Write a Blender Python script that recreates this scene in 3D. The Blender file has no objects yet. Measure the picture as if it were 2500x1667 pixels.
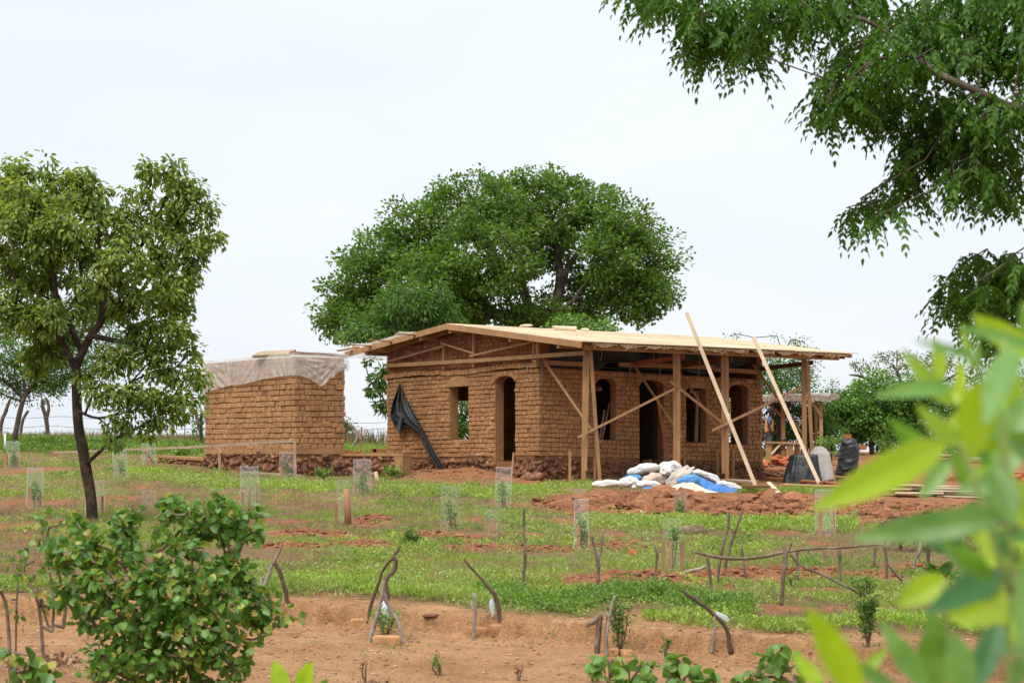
import bpy, bmesh, math, random
import numpy as np
from mathutils import Vector, Matrix
R = math.radians
C = bpy.data.collections.new('scene'); 
scn = bpy.context.scene
scn.collection.children.link(C)
# ------------------------------------------------------------ camera, world, sun
F = 5500.0; CX = 1250.0; HY = 1110.0; CZ = 1.9          # focal length in photo pixels, horizon row, eye height
cd = bpy.data.cameras.new('camera'); cam = bpy.data.objects.new('camera', cd); scn.collection.objects.link(cam)
cam.location = (0, 0, CZ); cam.rotation_euler = (R(90), 0, 0)
cd.sensor_width = 36; cd.lens = 36 * F / 2500; cd.shift_y = (HY - 833.5) / 2500
cd.clip_start = 0.1; cd.clip_end = 5000
cd.dof.use_dof = True; cd.dof.focus_distance = 50; cd.dof.aperture_fstop = 6.4
scn.camera = cam
SUN_EL, SUN_AZ = R(64), R(212)       # azimuth measured clockwise from +Y (behind the camera, to its left)
w = bpy.data.worlds.new('World'); scn.world = w; w.use_nodes = True
nt = w.node_tree; nt.nodes.clear()
out = nt.nodes.new('ShaderNodeOutputWorld')
sky = nt.nodes.new('ShaderNodeTexSky'); sky.sky_type = 'NISHITA'; sky.sun_disc = False
sky.sun_elevation = SUN_EL; sky.sun_rotation = SUN_AZ; sky.dust_density = 4
b1 = nt.nodes.new('ShaderNodeBackground'); b1.inputs[1].default_value = 0.02
nt.links.new(sky.outputs[0], b1.inputs[0])
tc = nt.nodes.new('ShaderNodeTexCoord'); mp = nt.nodes.new('ShaderNodeMapping'); mp.inputs['Scale'].default_value = (3, 3, 9)
nz = nt.nodes.new('ShaderNodeTexNoise'); nz.inputs['Scale'].default_value = 1.6; nz.inputs['Detail'].default_value = 5
cr = nt.nodes.new('ShaderNodeValToRGB')
cr.color_ramp.elements[0].position = 0.38; cr.color_ramp.elements[0].color = (0.655, 0.70, 0.752, 1)
cr.color_ramp.elements[1].position = 0.62; cr.color_ramp.elements[1].color = (0.71, 0.742, 0.778, 1)
nt.links.new(tc.outputs['Generated'], mp.inputs[0]); nt.links.new(mp.outputs[0], nz.inputs[0]); nt.links.new(nz.outputs[0], cr.inputs[0])
b2 = nt.nodes.new('ShaderNodeBackground'); b2.inputs[1].default_value = 1.0
nt.links.new(cr.outputs[0], b2.inputs[0])
ad = nt.nodes.new('ShaderNodeAddShader'); nt.links.new(b1.outputs[0], ad.inputs[0]); nt.links.new(b2.outputs[0], ad.inputs[1])
nt.links.new(ad.outputs[0], out.inputs[0])
sl = bpy.data.lights.new('sun', 'SUN'); sl.energy = 3.9; sl.angle = R(50); sl.color = (1, 0.95, 0.87)
sun = bpy.data.objects.new('sun', sl); scn.collection.objects.link(sun)
sd = Vector((math.sin(SUN_AZ) * math.cos(SUN_EL), math.cos(SUN_AZ) * math.cos(SUN_EL), math.sin(SUN_EL)))
sun.rotation_euler = sd.to_track_quat('Z', 'Y').to_euler()
scn.view_settings.view_transform = 'Standard'; scn.view_settings.look = 'None'
scn.view_settings.exposure = 0.32; scn.view_settings.gamma = 1
scn.render.engine = 'CYCLES'
scn.cycles.transparent_max_bounces = 16
# ------------------------------------------------------------ numpy noise and terrain
def _hash(ix, iy, s):
    n = (ix.astype(np.int64) * 374761393 + iy.astype(np.int64) * 668265263 + s * 1274126177) & 0xffffffff
    n = ((n ^ (n >> 13)) * 1274126177) & 0xffffffff
    n = (n ^ (n >> 16)) & 0xffffffff
    return n / 4294967295.0
def vnoise(x, y, s=0):
    x = np.asarray(x, float); y = np.asarray(y, float)
    ix = np.floor(x); iy = np.floor(y); fx = x - ix; fy = y - iy
    fx = fx * fx * (3 - 2 * fx); fy = fy * fy * (3 - 2 * fy)
    a = _hash(ix, iy, s); b = _hash(ix + 1, iy, s); c = _hash(ix, iy + 1, s); d = _hash(ix + 1, iy + 1, s)
    return (a + (b - a) * fx) * (1 - fy) + (c + (d - c) * fx) * fy
def fbm(x, y, s=0, o=4, g=0.5):
    t = 0; a = 1; n = 0
    for i in range(o):
        t = t + a * vnoise(x * 2 ** i + 17.3 * i, y * 2 ** i - 9.1 * i, s + i); n += a; a *= g
    return t / n
def sst(t): t = np.clip(t, 0, 1); return t * t * (3 - 2 * t)
def base_z(x, y):
    z = 0.0343 * (y - 19) - 0.018 * np.clip(x, -40, 40)
    z = np.where(y > 84, 0.0343 * 65 - 0.018 * np.clip(x, -40, 40) + 0.0343 * (y - 84) * np.exp(-(np.clip(y, 84, None) - 84) / 5)
                 - 0.06 * np.clip(y - 86, 0, 130), z)
    return z
def flat_hit(px, py):
    return (CZ + .652) / (.0343 + (py - HY) / F - .018 * (px - CX) / F)
def bp(px, py):
    Y = flat_hit(px, py); return ((px - CX) * Y / F, Y)
BANK = [(-400, 1440), (0, 1442), (400, 1450), (650, 1447), (760, 1451), (900, 1455), (1000, 1462), (1100, 1468), (1180, 1482), (1260, 1492), (1400, 1496), (1500, 1486), (1580, 1484), (1640, 1494), (1700, 1512), (1800, 1518), (1950, 1528), (2100, 1536), (2300, 1548), (2500, 1562), (2900, 1585)]
_bk = np.array([bp(*p) for p in BANK])
STEP = [(-400, 1462), (0, 1462), (600, 1468), (700, 1466), (900, 1475), (1040, 1483), (1180, 1500), (1340, 1506), (1430, 1517), (1560, 1530), (1640, 1536), (1800, 1545), (2000, 1560), (2150, 1574), (2500, 1600), (2900, 1625)]
_st = np.array([bp(*p) for p in STEP])
def bank_y(x): return np.interp(x, _bk[:, 0], _bk[:, 1])
def step_y(x): return np.interp(x, _st[:, 0], _st[:, 1])
def step_mask(x, y): return sst((step_y(x) + .30 * (fbm(x * 1.1, y * .2, 8, 3) - .5) + .22 * (fbm(x * 5, y * 1.5, 6, 3) - .5) - y) / .07)
# bare earth patches: centre and half sizes in photo pixels, laid flat on the ground
PATCH = [(45,1152,50,5),(130,1148,45,6),(350,1161,38,5),(408,1164,22,4),(444,1166,20,3),(45,1225,38,8),(140,1228,30,9),(285,1217,34,6),(30,1284,45,9),(135,1275,30,6),
 (715,1274,62,5),(910,1273,38,6),(765,1303,85,8),(690,1331,68,7),(870,1330,85,9),(1090,1308,75,8),(1140,1335,60,6),(1275,1306,48,6),(1260,1337,150,5),(1498,1335,50,5),(1382,1272,78,4),
 (1498,1307,25,5),(1540,1422,130,13),(1155,1269,28,4),(1265,1238,60,4),(1900,1302,70,5),(2013,1327,45,4),(1900,1408,290,11),(2290,1388,110,13),(1980,1484,170,6),(1640,1560,200,5),
 (1560,1212,240,14),(1900,1240,330,28),(1760,1230,330,18),(2250,1230,300,25),(2200,1160,380,30),(1150,1160,180,16),(1300,1172,120,10),(1500,1168,330,11),(1800,1172,250,16),(2400,1130,400,30),(640,1272,30,5),(1455,1262,20,5),(835,1390,16,4),(1040,1366,14,3),(560,1220,25,4),(690,1205,15,3),(2020,1440,90,6),(1800,1440,80,5),(350,1190,20,4),(100,1310,60,6)]
PW = []
for (a, b, c, d) in PATCH:
    X, Y = bp(a, b); PW.append((X, Y, 1.2 * c * Y / F, 1.25 * d * Y * Y / 14036.0))
def bare_mask(x, y):
    m = np.zeros_like(np.asarray(x, float))
    wob = 0.7 * (fbm(x * 1.5, y * 0.9, 40, 3) - .5) * 2
    for (X, Y, a, b) in PW:
        r = np.sqrt(((x - X) / a) ** 2 + ((y - Y) / b) ** 2) + wob
        m = np.maximum(m, sst((1.25 - r) / 0.5))
    return m
def front_mask(x, y):                       # 1 on the trodden foreground terrace
    return sst((bank_y(x) + .35 * (fbm(x * 1.3, y * 1.3, 7, 3) - .5) - y) / .3)
MOUNDS = [(1500,1243,170,.17,9),(1700,1246,130,.19,9),(1590,1240,50,.08,7),(1960,1248,170,.20,11),(2200,1252,150,.16,10),(1155,1160,110,.18,9),(1010,1165,60,.12,7),
 (910,1272,34,.06,4),(765,1303,80,.05,7),(1540,1420,120,.10,10),(1900,1405,280,.09,9),(1275,1306,45,.05,4),(1890,1220,40,.22,8),(1915,1140,60,.12,6)]
MW = []
for (a, b, c, h, d) in MOUNDS:
    X, Y = bp(a, b); MW.append((X, Y, c * Y / F, max(.25, d * Y * Y / 14036.0), h))
def gz(x, y):
    x = np.asarray(x, float); y = np.asarray(y, float)
    z = base_z(x, y)
    fm = front_mask(x, y)
    z = z - 0.03 * fm - 0.20 * step_mask(x, y)
    e2 = step_y(x) - 1.15 - .5 * fbm(x * .6, x * 0 + 3, 5, 3)
    z = z - 0.06 * sst((e2 - y) / .4) * sst((x + 1.0) / 3.0)
    near = sst((110 - y) / 30)
    z = z + near * (0.10 * (fbm(x * .45, y * .45, 1, 3) - .5) + 0.05 * (1 - .6 * fm) * (fbm(x * 1.6, y * 1.6, 2, 3) - .5))
    bm = bare_mask(x, y)
    z = z + bm * 0.06 * (fbm(x * 5, y * 5, 3, 3) - .35)
    z = z + (step_mask(x, y - .25) - step_mask(x, y + .30)) * -.16 * (fbm(x * 8, y * 8, 29, 3) - .5)
    z = z + fm * (0.026 * (fbm(x * 6, y * 6, 9, 4) - .5) + .03 * (fbm(x * 1.8, y * 3.2, 19, 3) - .5))
    for (X, Y, a, b, h) in MW:
        r = ((x - X) / a) ** 2 + ((y - Y) / b) ** 2
        z = z + h * np.exp(-r * 1.2) * (.75 + .5 * fbm(x * 3, y * 3, 11, 3))
    return z
def G(px, py, dz=0.0):                      # the point of the ground seen at a pixel of the photograph
    ys = np.exp(np.linspace(math.log(12), math.log(88), 900))
    zs = CZ - (py - HY) * ys / F; g = gz((px - CX) * ys / F, ys)
    hit = np.nonzero(zs <= g)[0]
    Y = ys[hit[0]] if len(hit) else 84.0
    if len(hit) and hit[0] > 0:
        i = hit[0]; d0 = zs[i-1] - g[i-1]; d1 = zs[i] - g[i]; Y = ys[i-1] + (ys[i] - ys[i-1]) * d0 / (d0 - d1)
    X = (px - CX) * Y / F
    return Vector((X, Y, float(gz(X, Y)) + dz))
def P(px, py, Y): return Vector(((px - CX) * Y / F, Y, CZ - (py - HY) * Y / F))
def on_ground(x, y, dz=0): return Vector((x, y, float(gz(x, y)) + dz))
# ------------------------------------------------------------ mesh helpers
class MB:
    def __init__(s): s.v = []; s.f = []; s.n = 0
    def add(s, verts, faces):
        o = s.n; s.v.extend([tuple(q) for q in verts]); s.n += len(verts)
        s.f.extend([tuple(o + i for i in f) for f in faces]); return s
    def box8(s, q):                          # q: 4 bottom then 4 top corners
        return s.add(q, [(3,2,1,0),(4,5,6,7),(0,1,5,4),(1,2,6,5),(2,3,7,6),(3,0,4,7)])
    def bar(s, a, b, wd, th, up=None):       # board from a to b, width wd along side, thickness th along up
        a = Vector(a); b = Vector(b); d = (b - a).normalized()
        up = Vector(up) if up is not None else Vector((0, -1, 0))
        sd_ = d.cross(up)
        if sd_.length < 1e-4: sd_ = d.orthogonal()
        sd_.normalize(); n = sd_.cross(d).normalized()
        x = sd_ * wd / 2; y = n * th / 2
        return s.box8([a - x - y, a + x - y, b + x - y, b - x - y, a - x + y, a + x + y, b + x + y, b - x + y])
    def tube(s, pts, rad, n=7, cap=True, wob=0, seed=0):
        rg = random.Random(seed); pts = [Vector(p) for p in pts]; m = len(pts)
        if not hasattr(rad, '__len__'): rad = [rad] * m
        vs = []; prev = None
        for i, p in enumerate(pts):
            d = (pts[min(i + 1, m - 1)] - pts[max(i - 1, 0)]).normalized()
            if prev is None: sx = d.orthogonal().normalized()
            else:
                sx = prev - d * prev.dot(d); sx = sx.normalized() if sx.length > 1e-5 else d.orthogonal().normalized()
            prev = sx; sy = d.cross(sx)
            for k in range(n):
                a = 2 * math.pi * k / n; r = rad[i] * (1 + wob * (rg.random() - .5) * 2)
                vs.append(p + (sx * math.cos(a) + sy * math.sin(a)) * r)
        fs = [(i*n+k, i*n+(k+1)%n, (i+1)*n+(k+1)%n, (i+1)*n+k) for i in range(m-1) for k in range(n)]
        if cap: fs += [tuple(range(n-1, -1, -1)), tuple(range((m-1)*n, m*n))]
        return s.add(vs, fs)
    def grid(s, fn, nu, nv, closed=False):
        vs = [fn(i / nu, j / nv) for i in range(nu + 1) for j in range(nv + 1)]
        return s.add(vs, [(i*(nv+1)+j, (i+1)*(nv+1)+j, (i+1)*(nv+1)+j+1, i*(nv+1)+j+1) for i in range(nu) for j in range(nv)])
def smooth_path(pts, sub=4):
    pts = [Vector(p) for p in pts]; o = []
    for i in range(len(pts) - 1):
        p0 = pts[max(i-1, 0)]; p1 = pts[i]; p2 = pts[i+1]; p3 = pts[min(i+2, len(pts)-1)]
        for k in range(sub):
            t = k / sub
            o.append(0.5 * ((2*p1) + (p2-p0)*t + (2*p0-5*p1+4*p2-p3)*t*t + (3*p1-p0-3*p2+p3)*t**3))
    return o + [pts[-1]]
_b = bmesh.new(); bmesh.ops.create_icosphere(_b, subdivisions=2, radius=1)
ICO_V = np.array([tuple(q.co) for q in _b.verts]); ICO_F = [tuple(q.index for q in f.verts) for f in _b.faces]; _b.free()
_b = bmesh.new(); bmesh.ops.create_icosphere(_b, subdivisions=3, radius=1)
ICO3_V = np.array([tuple(q.co) for q in _b.verts]); ICO3_F = [tuple(q.index for q in f.verts) for f in _b.faces]; _b.free()
def lump(mb, c, r, rng, rough=.22, hi=False):
    V = ICO3_V if hi else ICO_V; Fc = ICO3_F if hi else ICO_F
    ax = rng.normal(size=(5, 3)); ax /= np.linalg.norm(ax, axis=1)[:, None]
    s = 1 + np.zeros(len(V))
    for a in ax: s += rough * (np.clip(V @ a, .2, 1) - .5) * rng.uniform(-1, .6)
    s += rng.normal(scale=rough * .12, size=len(V))
    mb.add(V * s[:, None] * np.array(r) + np.array(c), Fc)
def link(o, parent):
    C.objects.link(o)
    if parent is not None:
        o.parent = parent; o.matrix_parent_inverse = Matrix.Translation(-parent.location) if parent.type == 'EMPTY' else Matrix()
def tag(o, label=None, cat=None, group=None, kind=None):
    if label: o['label'] = label
    if cat: o['category'] = cat
    if group: o['group'] = group
    if kind: o['kind'] = kind
    return o
def obj(name, mb, m, parent=None, smooth=False, label=None, cat=None, group=None, kind=None):
    me = bpy.data.meshes.new(name); me.from_pydata([tuple(map(float, q)) for q in mb.v], [], mb.f); me.materials.append(m)
    if smooth: me.polygons.foreach_set('use_smooth', [True] * len(me.polygons))
    me.update(); o = bpy.data.objects.new(name, me); link(o, parent)
    return tag(o, label, cat, group, kind)
def thing(name, label, cat, loc, group=None):
    o = bpy.data.objects.new(name, None); C.objects.link(o); o.location = loc; o.empty_display_size = .1
    return tag(o, label, cat, group)
def np_mesh(name, V, loops, size, m, parent=None, smooth=False, **kw):
    me = bpy.data.meshes.new(name); nf = len(loops) // size if np.isscalar(size) else len(size)
    me.vertices.add(len(V)); me.vertices.foreach_set('co', np.ascontiguousarray(V, dtype=np.float32).ravel())
    me.loops.add(len(loops)); me.loops.foreach_set('vertex_index', np.ascontiguousarray(loops, dtype=np.int32).ravel())
    st = np.arange(nf) * size if np.isscalar(size) else np.concatenate([[0], np.cumsum(size)[:-1]])
    me.polygons.add(nf); me.polygons.foreach_set('loop_start', st.astype(np.int32))
    if smooth: me.polygons.foreach_set('use_smooth', np.ones(nf, dtype=bool))
    me.update(calc_edges=True); me.validate(); me.materials.append(m)
    o = bpy.data.objects.new(name, me); link(o, parent); return tag(o, **kw)
def unit(a): return a / np.maximum(np.linalg.norm(a, axis=-1, keepdims=True), 1e-9)
SHAPES = {'diamond': [(.5, .5)], 'oval': [(.22, .40), (.55, .5), (.85, .25)], 'lance': [(.3, .5), (.65, .36)],
          'heart': [(-.1, .28), (.12, .5), (.45, .52), (.8, .3)]}
def leaf_mesh(name, base, axis, side, length, width, shape, m, parent=None, fold=.25, **kw):
    base = np.asarray(base, float); N = len(base); axis = unit(axis); side = unit(side - axis * (side * axis).sum(1)[:, None])
    nrm = np.cross(axis, side); length = np.broadcast_to(length, (N,))[:, None]; width = np.broadcast_to(width, (N,))[:, None]
    pts = [base, base + axis * length - nrm * length * .08]
    half = SHAPES[shape]; k = len(half)
    for sgn in (1, -1):
        for (t, w_) in half: pts.append(base + axis * length * t + side * width * w_ * sgn + nrm * width * w_ * fold)
    V = np.stack(pts, 1); nv = 2 + 2 * k
    f1 = [0] + list(range(2, 2 + k)) + [1]; f2 = [1] + list(range(2 + 2 * k - 1, 1 + k, -1)) + [0]
    lp = np.array(f1 + f2)[None, :] + (np.arange(N) * nv)[:, None]
    return np_mesh(name, V.reshape(-1, 3), lp.ravel(), k + 2, m, parent, **kw)
# ------------------------------------------------------------ materials
def newmat(name):
    m = bpy.data.materials.new(name); m.use_nodes = True; n = m.node_tree; n.nodes.clear()
    o = n.nodes.new('ShaderNodeOutputMaterial'); return m, n, o
def N(n, t, **kw):
    x = n.nodes.new(t)
    for k, v in kw.items():
        if k in x.inputs: x.inputs[k].default_value = v
        else: setattr(x, k, v)
    return x
def ramp(n, src, stops):
    r = n.nodes.new('ShaderNodeValToRGB'); e = r.color_ramp.elements
    while len(e) < len(stops): e.new(.5)
    for q, (p, c) in zip(e, stops): q.position = p; q.color = (*c, 1)
    n.links.new(src, r.inputs[0]); return r.outputs[0]
def mixc(n, f, a, b, mode='MIX'):
    x = n.nodes.new('ShaderNodeMix'); x.data_type = 'RGBA'; x.blend_type = mode
    for s, i in ((f, 0), (a, 6), (b, 7)):
        if isinstance(s, (int, float)): x.inputs[i].default_value = s
        elif isinstance(s, tuple): x.inputs[i].default_value = (*s, 1)
        else: n.links.new(s, x.inputs[i])
    return x.outputs[2]
def noise(n, scale, detail=4, rough=.55, vec=None, stretch=None):
    t = n.nodes.new('ShaderNodeTexNoise'); t.inputs['Scale'].default_value = scale; t.inputs['Detail'].default_value = detail; t.inputs['Roughness'].default_value = rough
    c = n.nodes.new('ShaderNodeTexCoord'); src = c.outputs['Object'] if vec is None else vec
    if stretch:
        mpp = n.nodes.new('ShaderNodeMapping'); mpp.inputs['Scale'].default_value = stretch; n.links.new(src, mpp.inputs[0]); src = mpp.outputs[0]
    n.links.new(src, t.inputs['Vector']); return t.outputs[0]
def island(n): return n.nodes.new('ShaderNodeNewGeometry').outputs['Random Per Island']
def bump(n, h, strength=.5, dist=.02):
    b = n.nodes.new('ShaderNodeBump'); b.inputs['Strength'].default_value = strength; b.inputs['Distance'].default_value = dist
    n.links.new(h, b.inputs['Height']); return b.outputs[0]
def solid(name, cols, spots=None, scale=8, rough=.85, bs=.4, bd=.01, isl=.5, stretch=None, spec=.25):
    """cols: list of colours spread over per-piece randomness; a noise darkens and lightens; spots: colour of blotches"""
    m, n, o = newmat(name)
    c = ramp(n, island(n), [(i / max(1, len(cols) - 1), q) for i, q in enumerate(cols)]) if len(cols) > 1 else None
    nz_ = noise(n, scale, 5, .6, stretch=stretch)
    dk = ramp(n, nz_, [(.25, (1 - isl,) * 3), (.75, (1 + .25 * isl,) * 3)])
    c = mixc(n, 1.0, c if c is not None else cols[0], dk, 'MULTIPLY')
    c = mixc(n, 1.0, c, ramp(n, noise(n, .8, 5, .65), [(.33, (.80, .79, .78)), (.55, (1, 1, 1)), (.75, (1.1, 1.1, 1.08))]), 'MULTIPLY')
    if spots:
        s2 = ramp(n, noise(n, scale * .35, 4), [(.48, (0, 0, 0)), (.66, (1, 1, 1))])
        c = mixc(n, s2, c, spots)
    p = N(n, 'ShaderNodeBsdfPrincipled', Roughness=rough); p.inputs['Specular IOR Level'].default_value = spec
    n.links.new(c, p.inputs['Base Color'])
    if bs: n.links.new(bump(n, noise(n, scale * 3, 4, .6, stretch=stretch), bs, bd), p.inputs['Normal'])
    n.links.new(p.outputs[0], o.inputs[0]); return m
def leafmat(name, cols, trans=.35, rough=.45, spec=.35, alt=None):
    m, n, o = newmat(name)
    c = ramp(n, island(n), [(i / (len(cols) - 1), q) for i, q in enumerate(cols)])
    big = ramp(n, noise(n, 1.1, 3), [(.3, (.75, .78, .75)), (.7, (1.2, 1.15, 1.1))])
    c = mixc(n, 1.0, c, big, 'MULTIPLY')
    if alt: c = mixc(n, 1.0, c, ramp(n, noise(n, 3.4, 4, .6), [(.32, (.60, .66, .62)), (.5, (1, 1, 1)), (.68, (1.22, 1.15, 1.1))]), 'MULTIPLY')
    if alt: c = mixc(n, ramp(n, noise(n, .42, 5, .65), [(.40, (0, 0, 0)), (.62, (.85, .85, .85))]), c, alt)
    p = N(n, 'ShaderNodeBsdfPrincipled', Roughness=rough); p.inputs['Specular IOR Level'].default_value = spec
    n.links.new(c, p.inputs['Base Color'])
    t = n.nodes.new('ShaderNodeBsdfTranslucent'); c2 = mixc(n, 1.0, c, (1.5, 1.6, .6), 'MULTIPLY'); n.links.new(c2, t.inputs[0])
    mx = n.nodes.new('ShaderNodeMixShader'); mx.inputs[0].default_value = trans
    n.links.new(p.outputs[0], mx.inputs[1]); n.links.new(t.outputs[0], mx.inputs[2]); n.links.new(mx.outputs[0], o.inputs[0]); return m
M = {}
M['brick'] = solid('mud_brick', [(.40,.206,.092),(.44,.234,.106),(.36,.18,.08),(.47,.257,.12),(.41,.214,.097)], spots=(.31,.152,.07), scale=9, rough=.95, bs=.8, bd=.012, isl=.35)
M['brick2'] = solid('mud_brick_pale', [(.41,.215,.097),(.455,.245,.113),(.38,.193,.087),(.485,.27,.128)], spots=(.32,.17,.078), scale=7, rough=.95, bs=.9, bd=.015, isl=.4)
M['redbrick'] = solid('fired_brick', [(.30,.115,.052),(.35,.14,.062),(.26,.10,.045),(.38,.155,.07)], spots=(.22,.09,.042), scale=9, rough=.95, bs=.7, isl=.35)
M['orangebrick'] = solid('orange_brick', [(.42,.13,.05),(.48,.16,.065),(.36,.10,.04)], scale=9, rough=.95, bs=.6, isl=.3)
M['mortar'] = solid('mud_mortar', [(.25,.125,.055)], scale=12, rough=1, bs=1, bd=.02, isl=.4)
M['plaster'] = solid('earth_plaster', [(.38,.21,.095)], spots=(.27,.15,.07), scale=5, rough=.95, bs=.4, isl=.3)
M['stone'] = solid('laterite_stone', [(.17,.078,.05),(.22,.10,.062),(.14,.062,.044),(.27,.125,.075),(.19,.09,.06)], spots=(.28,.15,.085), scale=10, rough=.95, bs=1, bd=.02, isl=.5)
M['wood'] = solid('sawn_timber', [(.40,.22,.105),(.50,.30,.155),(.36,.19,.09),(.45,.255,.13)], scale=5, rough=.7, bs=.3, isl=.3, stretch=(1, 1, .3))
M['woodpale'] = solid('pale_pine', [(.74,.62,.45),(.77,.68,.52),(.66,.51,.34),(.75,.63,.47)], scale=5, rough=.65, bs=.2, isl=.15)
M['woodred'] = solid('red_timber', [(.33,.12,.045),(.37,.14,.055)], scale=5, rough=.7, bs=.3, isl=.3)
M['wooddark'] = solid('dark_timber', [(.13,.06,.035),(.18,.085,.045),(.11,.05,.03)], scale=5, rough=.8, bs=.3, isl=.4)
M['woodgrey'] = solid('weathered_board', [(.36,.26,.18),(.42,.31,.22)], scale=6, rough=.85, bs=.3, isl=.3)
M['bark'] = solid('dark_bark', [(.045,.032,.024)], spots=(.10,.065,.04), scale=14, rough=.95, bs=1, bd=.02, isl=.6)
M['barktree'] = solid('brown_bark', [(.10,.078,.06)], spots=(.20,.165,.13), scale=8, rough=.95, bs=1, bd=.03, isl=.6)
M['stick'] = solid('brown_stick', [(.18,.125,.088)], spots=(.24,.18,.14), scale=22, rough=.95, bs=.8, isl=.5)
M['stickgrey'] = solid('bleached_stick', [(.34,.29,.25)], spots=(.18,.14,.11), scale=26, rough=.95, bs=.8, isl=.4)
M['stickdark'] = solid('dark_stick', [(.11,.078,.058)], spots=(.14,.09,.06), scale=22, rough=.95, bs=.8, isl=.5)
M['straw'] = solid('dry_thatch', [(.40,.34,.27),(.30,.25,.20),(.50,.43,.35)], scale=16, rough=.95, bs=.6, isl=.4)
M['strawdark'] = solid('dark_straw', [(.15,.10,.075),(.22,.16,.12),(.10,.07,.05)], scale=16, rough=.95, bs=.5, isl=.4)
M['mat'] = solid('burlap', [(.50,.38,.24)], scale=20, rough=.95, bs=.6, isl=.4)
M['clod'] = solid('earth_clod', [(.25,.105,.052),(.31,.135,.066),(.20,.085,.042),(.36,.165,.085)], scale=9, rough=1, bs=1, bd=.02, isl=.4)
M['pebble'] = solid('pebble', [(.36,.2,.12),(.25,.12,.07),(.5,.36,.25)], scale=9, rough=1, bs=.5, isl=.3)
M['drystuff'] = solid('dry_leaf_litter', [(.30,.17,.10),(.42,.27,.17),(.2,.1,.06),(.5,.34,.22)], scale=9, rough=.9, bs=.2, isl=.2)
M['white'] = solid('woven_sack_white', [(.66,.65,.62)], spots=(.52,.49,.44), scale=6, rough=.75, bs=.3, isl=.12)
M['cream'] = solid('cream_cloth', [(.68,.56,.42)], spots=(.55,.42,.30), scale=4, rough=.85, bs=.3, isl=.12)
M['tan'] = solid('tan_sack', [(.52,.40,.32)], spots=(.40,.28,.20), scale=5, rough=.85, bs=.3, isl=.15)
M['greysack'] = solid('grey_sack', [(.50,.45,.40)], spots=(.38,.32,.27), scale=5, rough=.85, bs=.3, isl=.15)
M['blue'] = solid('blue_tarp', [(.05,.19,.50)], spots=(.035,.13,.38), scale=4, rough=.5, bs=.3, isl=.2, spec=.4)
M['bluesack'] = solid('blue_sack', [(.08,.29,.62)], scale=5, rough=.45, bs=.1, isl=.1, spec=.4)
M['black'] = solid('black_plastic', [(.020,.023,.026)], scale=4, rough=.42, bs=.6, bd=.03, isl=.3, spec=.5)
M['interior'] = solid('shaded_interior_mud', [(.05,.028,.016)], scale=4, rough=1, bs=.3, isl=.3)  # mud colour darkened, indoor shade put into the base colour
M['metal'] = solid('grey_metal', [(.45,.47,.48)], scale=4, rough=.4, bs=.1, isl=.2, spec=.5)
M['wire'] = solid('rusty_wire', [(.22,.2,.19)], scale=8, rough=.6, bs=0, isl=.1)
M['skin'] = solid('dark_skin', [(.045,.024,.016)], scale=6, rough=.5, bs=0, isl=.1)
M['shirtblue'] = solid('faded_blue_shirt', [(.10,.12,.18)], scale=8, rough=.9, bs=.3, isl=.3)
M['trousers'] = solid('grey_trousers', [(.09,.10,.10)], scale=8, rough=.9, bs=.3, isl=.3)
M['cap'] = solid('dark_cap', [(.02,.02,.022)], scale=8, rough=.9, bs=.1, isl=.1)
M['grass'] = leafmat('grass_blade', [(.17,.29,.035),(.24,.38,.05),(.28,.43,.06),(.19,.31,.055),(.35,.47,.085),(.31,.32,.11)], .32, alt=(.28,.32,.11))
M['weed'] = leafmat('weed_leaf', [(.10,.185,.035),(.15,.26,.045),(.20,.33,.055),(.085,.15,.034)], .32)
M['drygrass'] = leafmat('dry_grass', [(.24,.17,.10),(.34,.27,.15),(.18,.13,.09),(.30,.28,.13)], .2, .7)
M['leafmain'] = leafmat('broad_crown_leaf', [(.068,.14,.022),(.095,.195,.03),(.058,.125,.022),(.13,.235,.036),(.075,.155,.024),(.20,.30,.045)], .38)
M['leafleft'] = leafmat('olive_leaf', [(.125,.20,.034),(.09,.165,.032),(.19,.27,.048),(.105,.175,.034),(.33,.37,.075),(.16,.235,.04)], .45)
M['leafover'] = leafmat('pinnate_leaf', [(.042,.115,.012),(.058,.15,.015),(.032,.09,.011),(.085,.185,.02)], .36, .55, .25)
M['leafbright'] = leafmat('bright_leaf', [(.09,.20,.03),(.14,.28,.05),(.07,.17,.03),(.19,.32,.06)], .3)
M['leafmid'] = leafmat('mid_green_leaf', [(.07,.16,.03),(.10,.21,.038),(.055,.13,.026),(.14,.26,.045)], .36)
M['leafpale'] = leafmat('dusty_leaf', [(.10,.15,.05),(.14,.19,.07),(.08,.12,.04),(.17,.21,.08)], .3)
M['leafshrub'] = leafmat('round_shrub_leaf', [(.075,.18,.04),(.105,.24,.045),(.065,.165,.045),(.16,.28,.04),(.095,.22,.042),(.11,.24,.035),(.10,.22,.04),(.08,.18,.04),(.24,.31,.045),(.34,.29,.07)], .3, .4, .4)
M['flower'] = leafmat('pink_leaf', [(.40,.16,.13),(.30,.10,.09),(.2,.2,.06)], .2)
def nearleaf(name, c1, c2):
    m, n, o = newmat(name)
    c = mixc(n, ramp(n, noise(n, 14, 3), [(.35, (0, 0, 0)), (.65, (1, 1, 1))]), c1, c2)
    p = N(n, 'ShaderNodeBsdfPrincipled', Roughness=.35); n.links.new(c, p.inputs['Base Color'])
    t = n.nodes.new('ShaderNodeBsdfTranslucent'); n.links.new(mixc(n, 1.0, c, (1.35, 1.4, .5), 'MULTIPLY'), t.inputs[0])
    mx = n.nodes.new('ShaderNodeMixShader'); mx.inputs[0].default_value = .45
    n.links.new(p.outputs[0], mx.inputs[1]); n.links.new(t.outputs[0], mx.inputs[2]); n.links.new(mx.outputs[0], o.inputs[0]); return m
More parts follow.
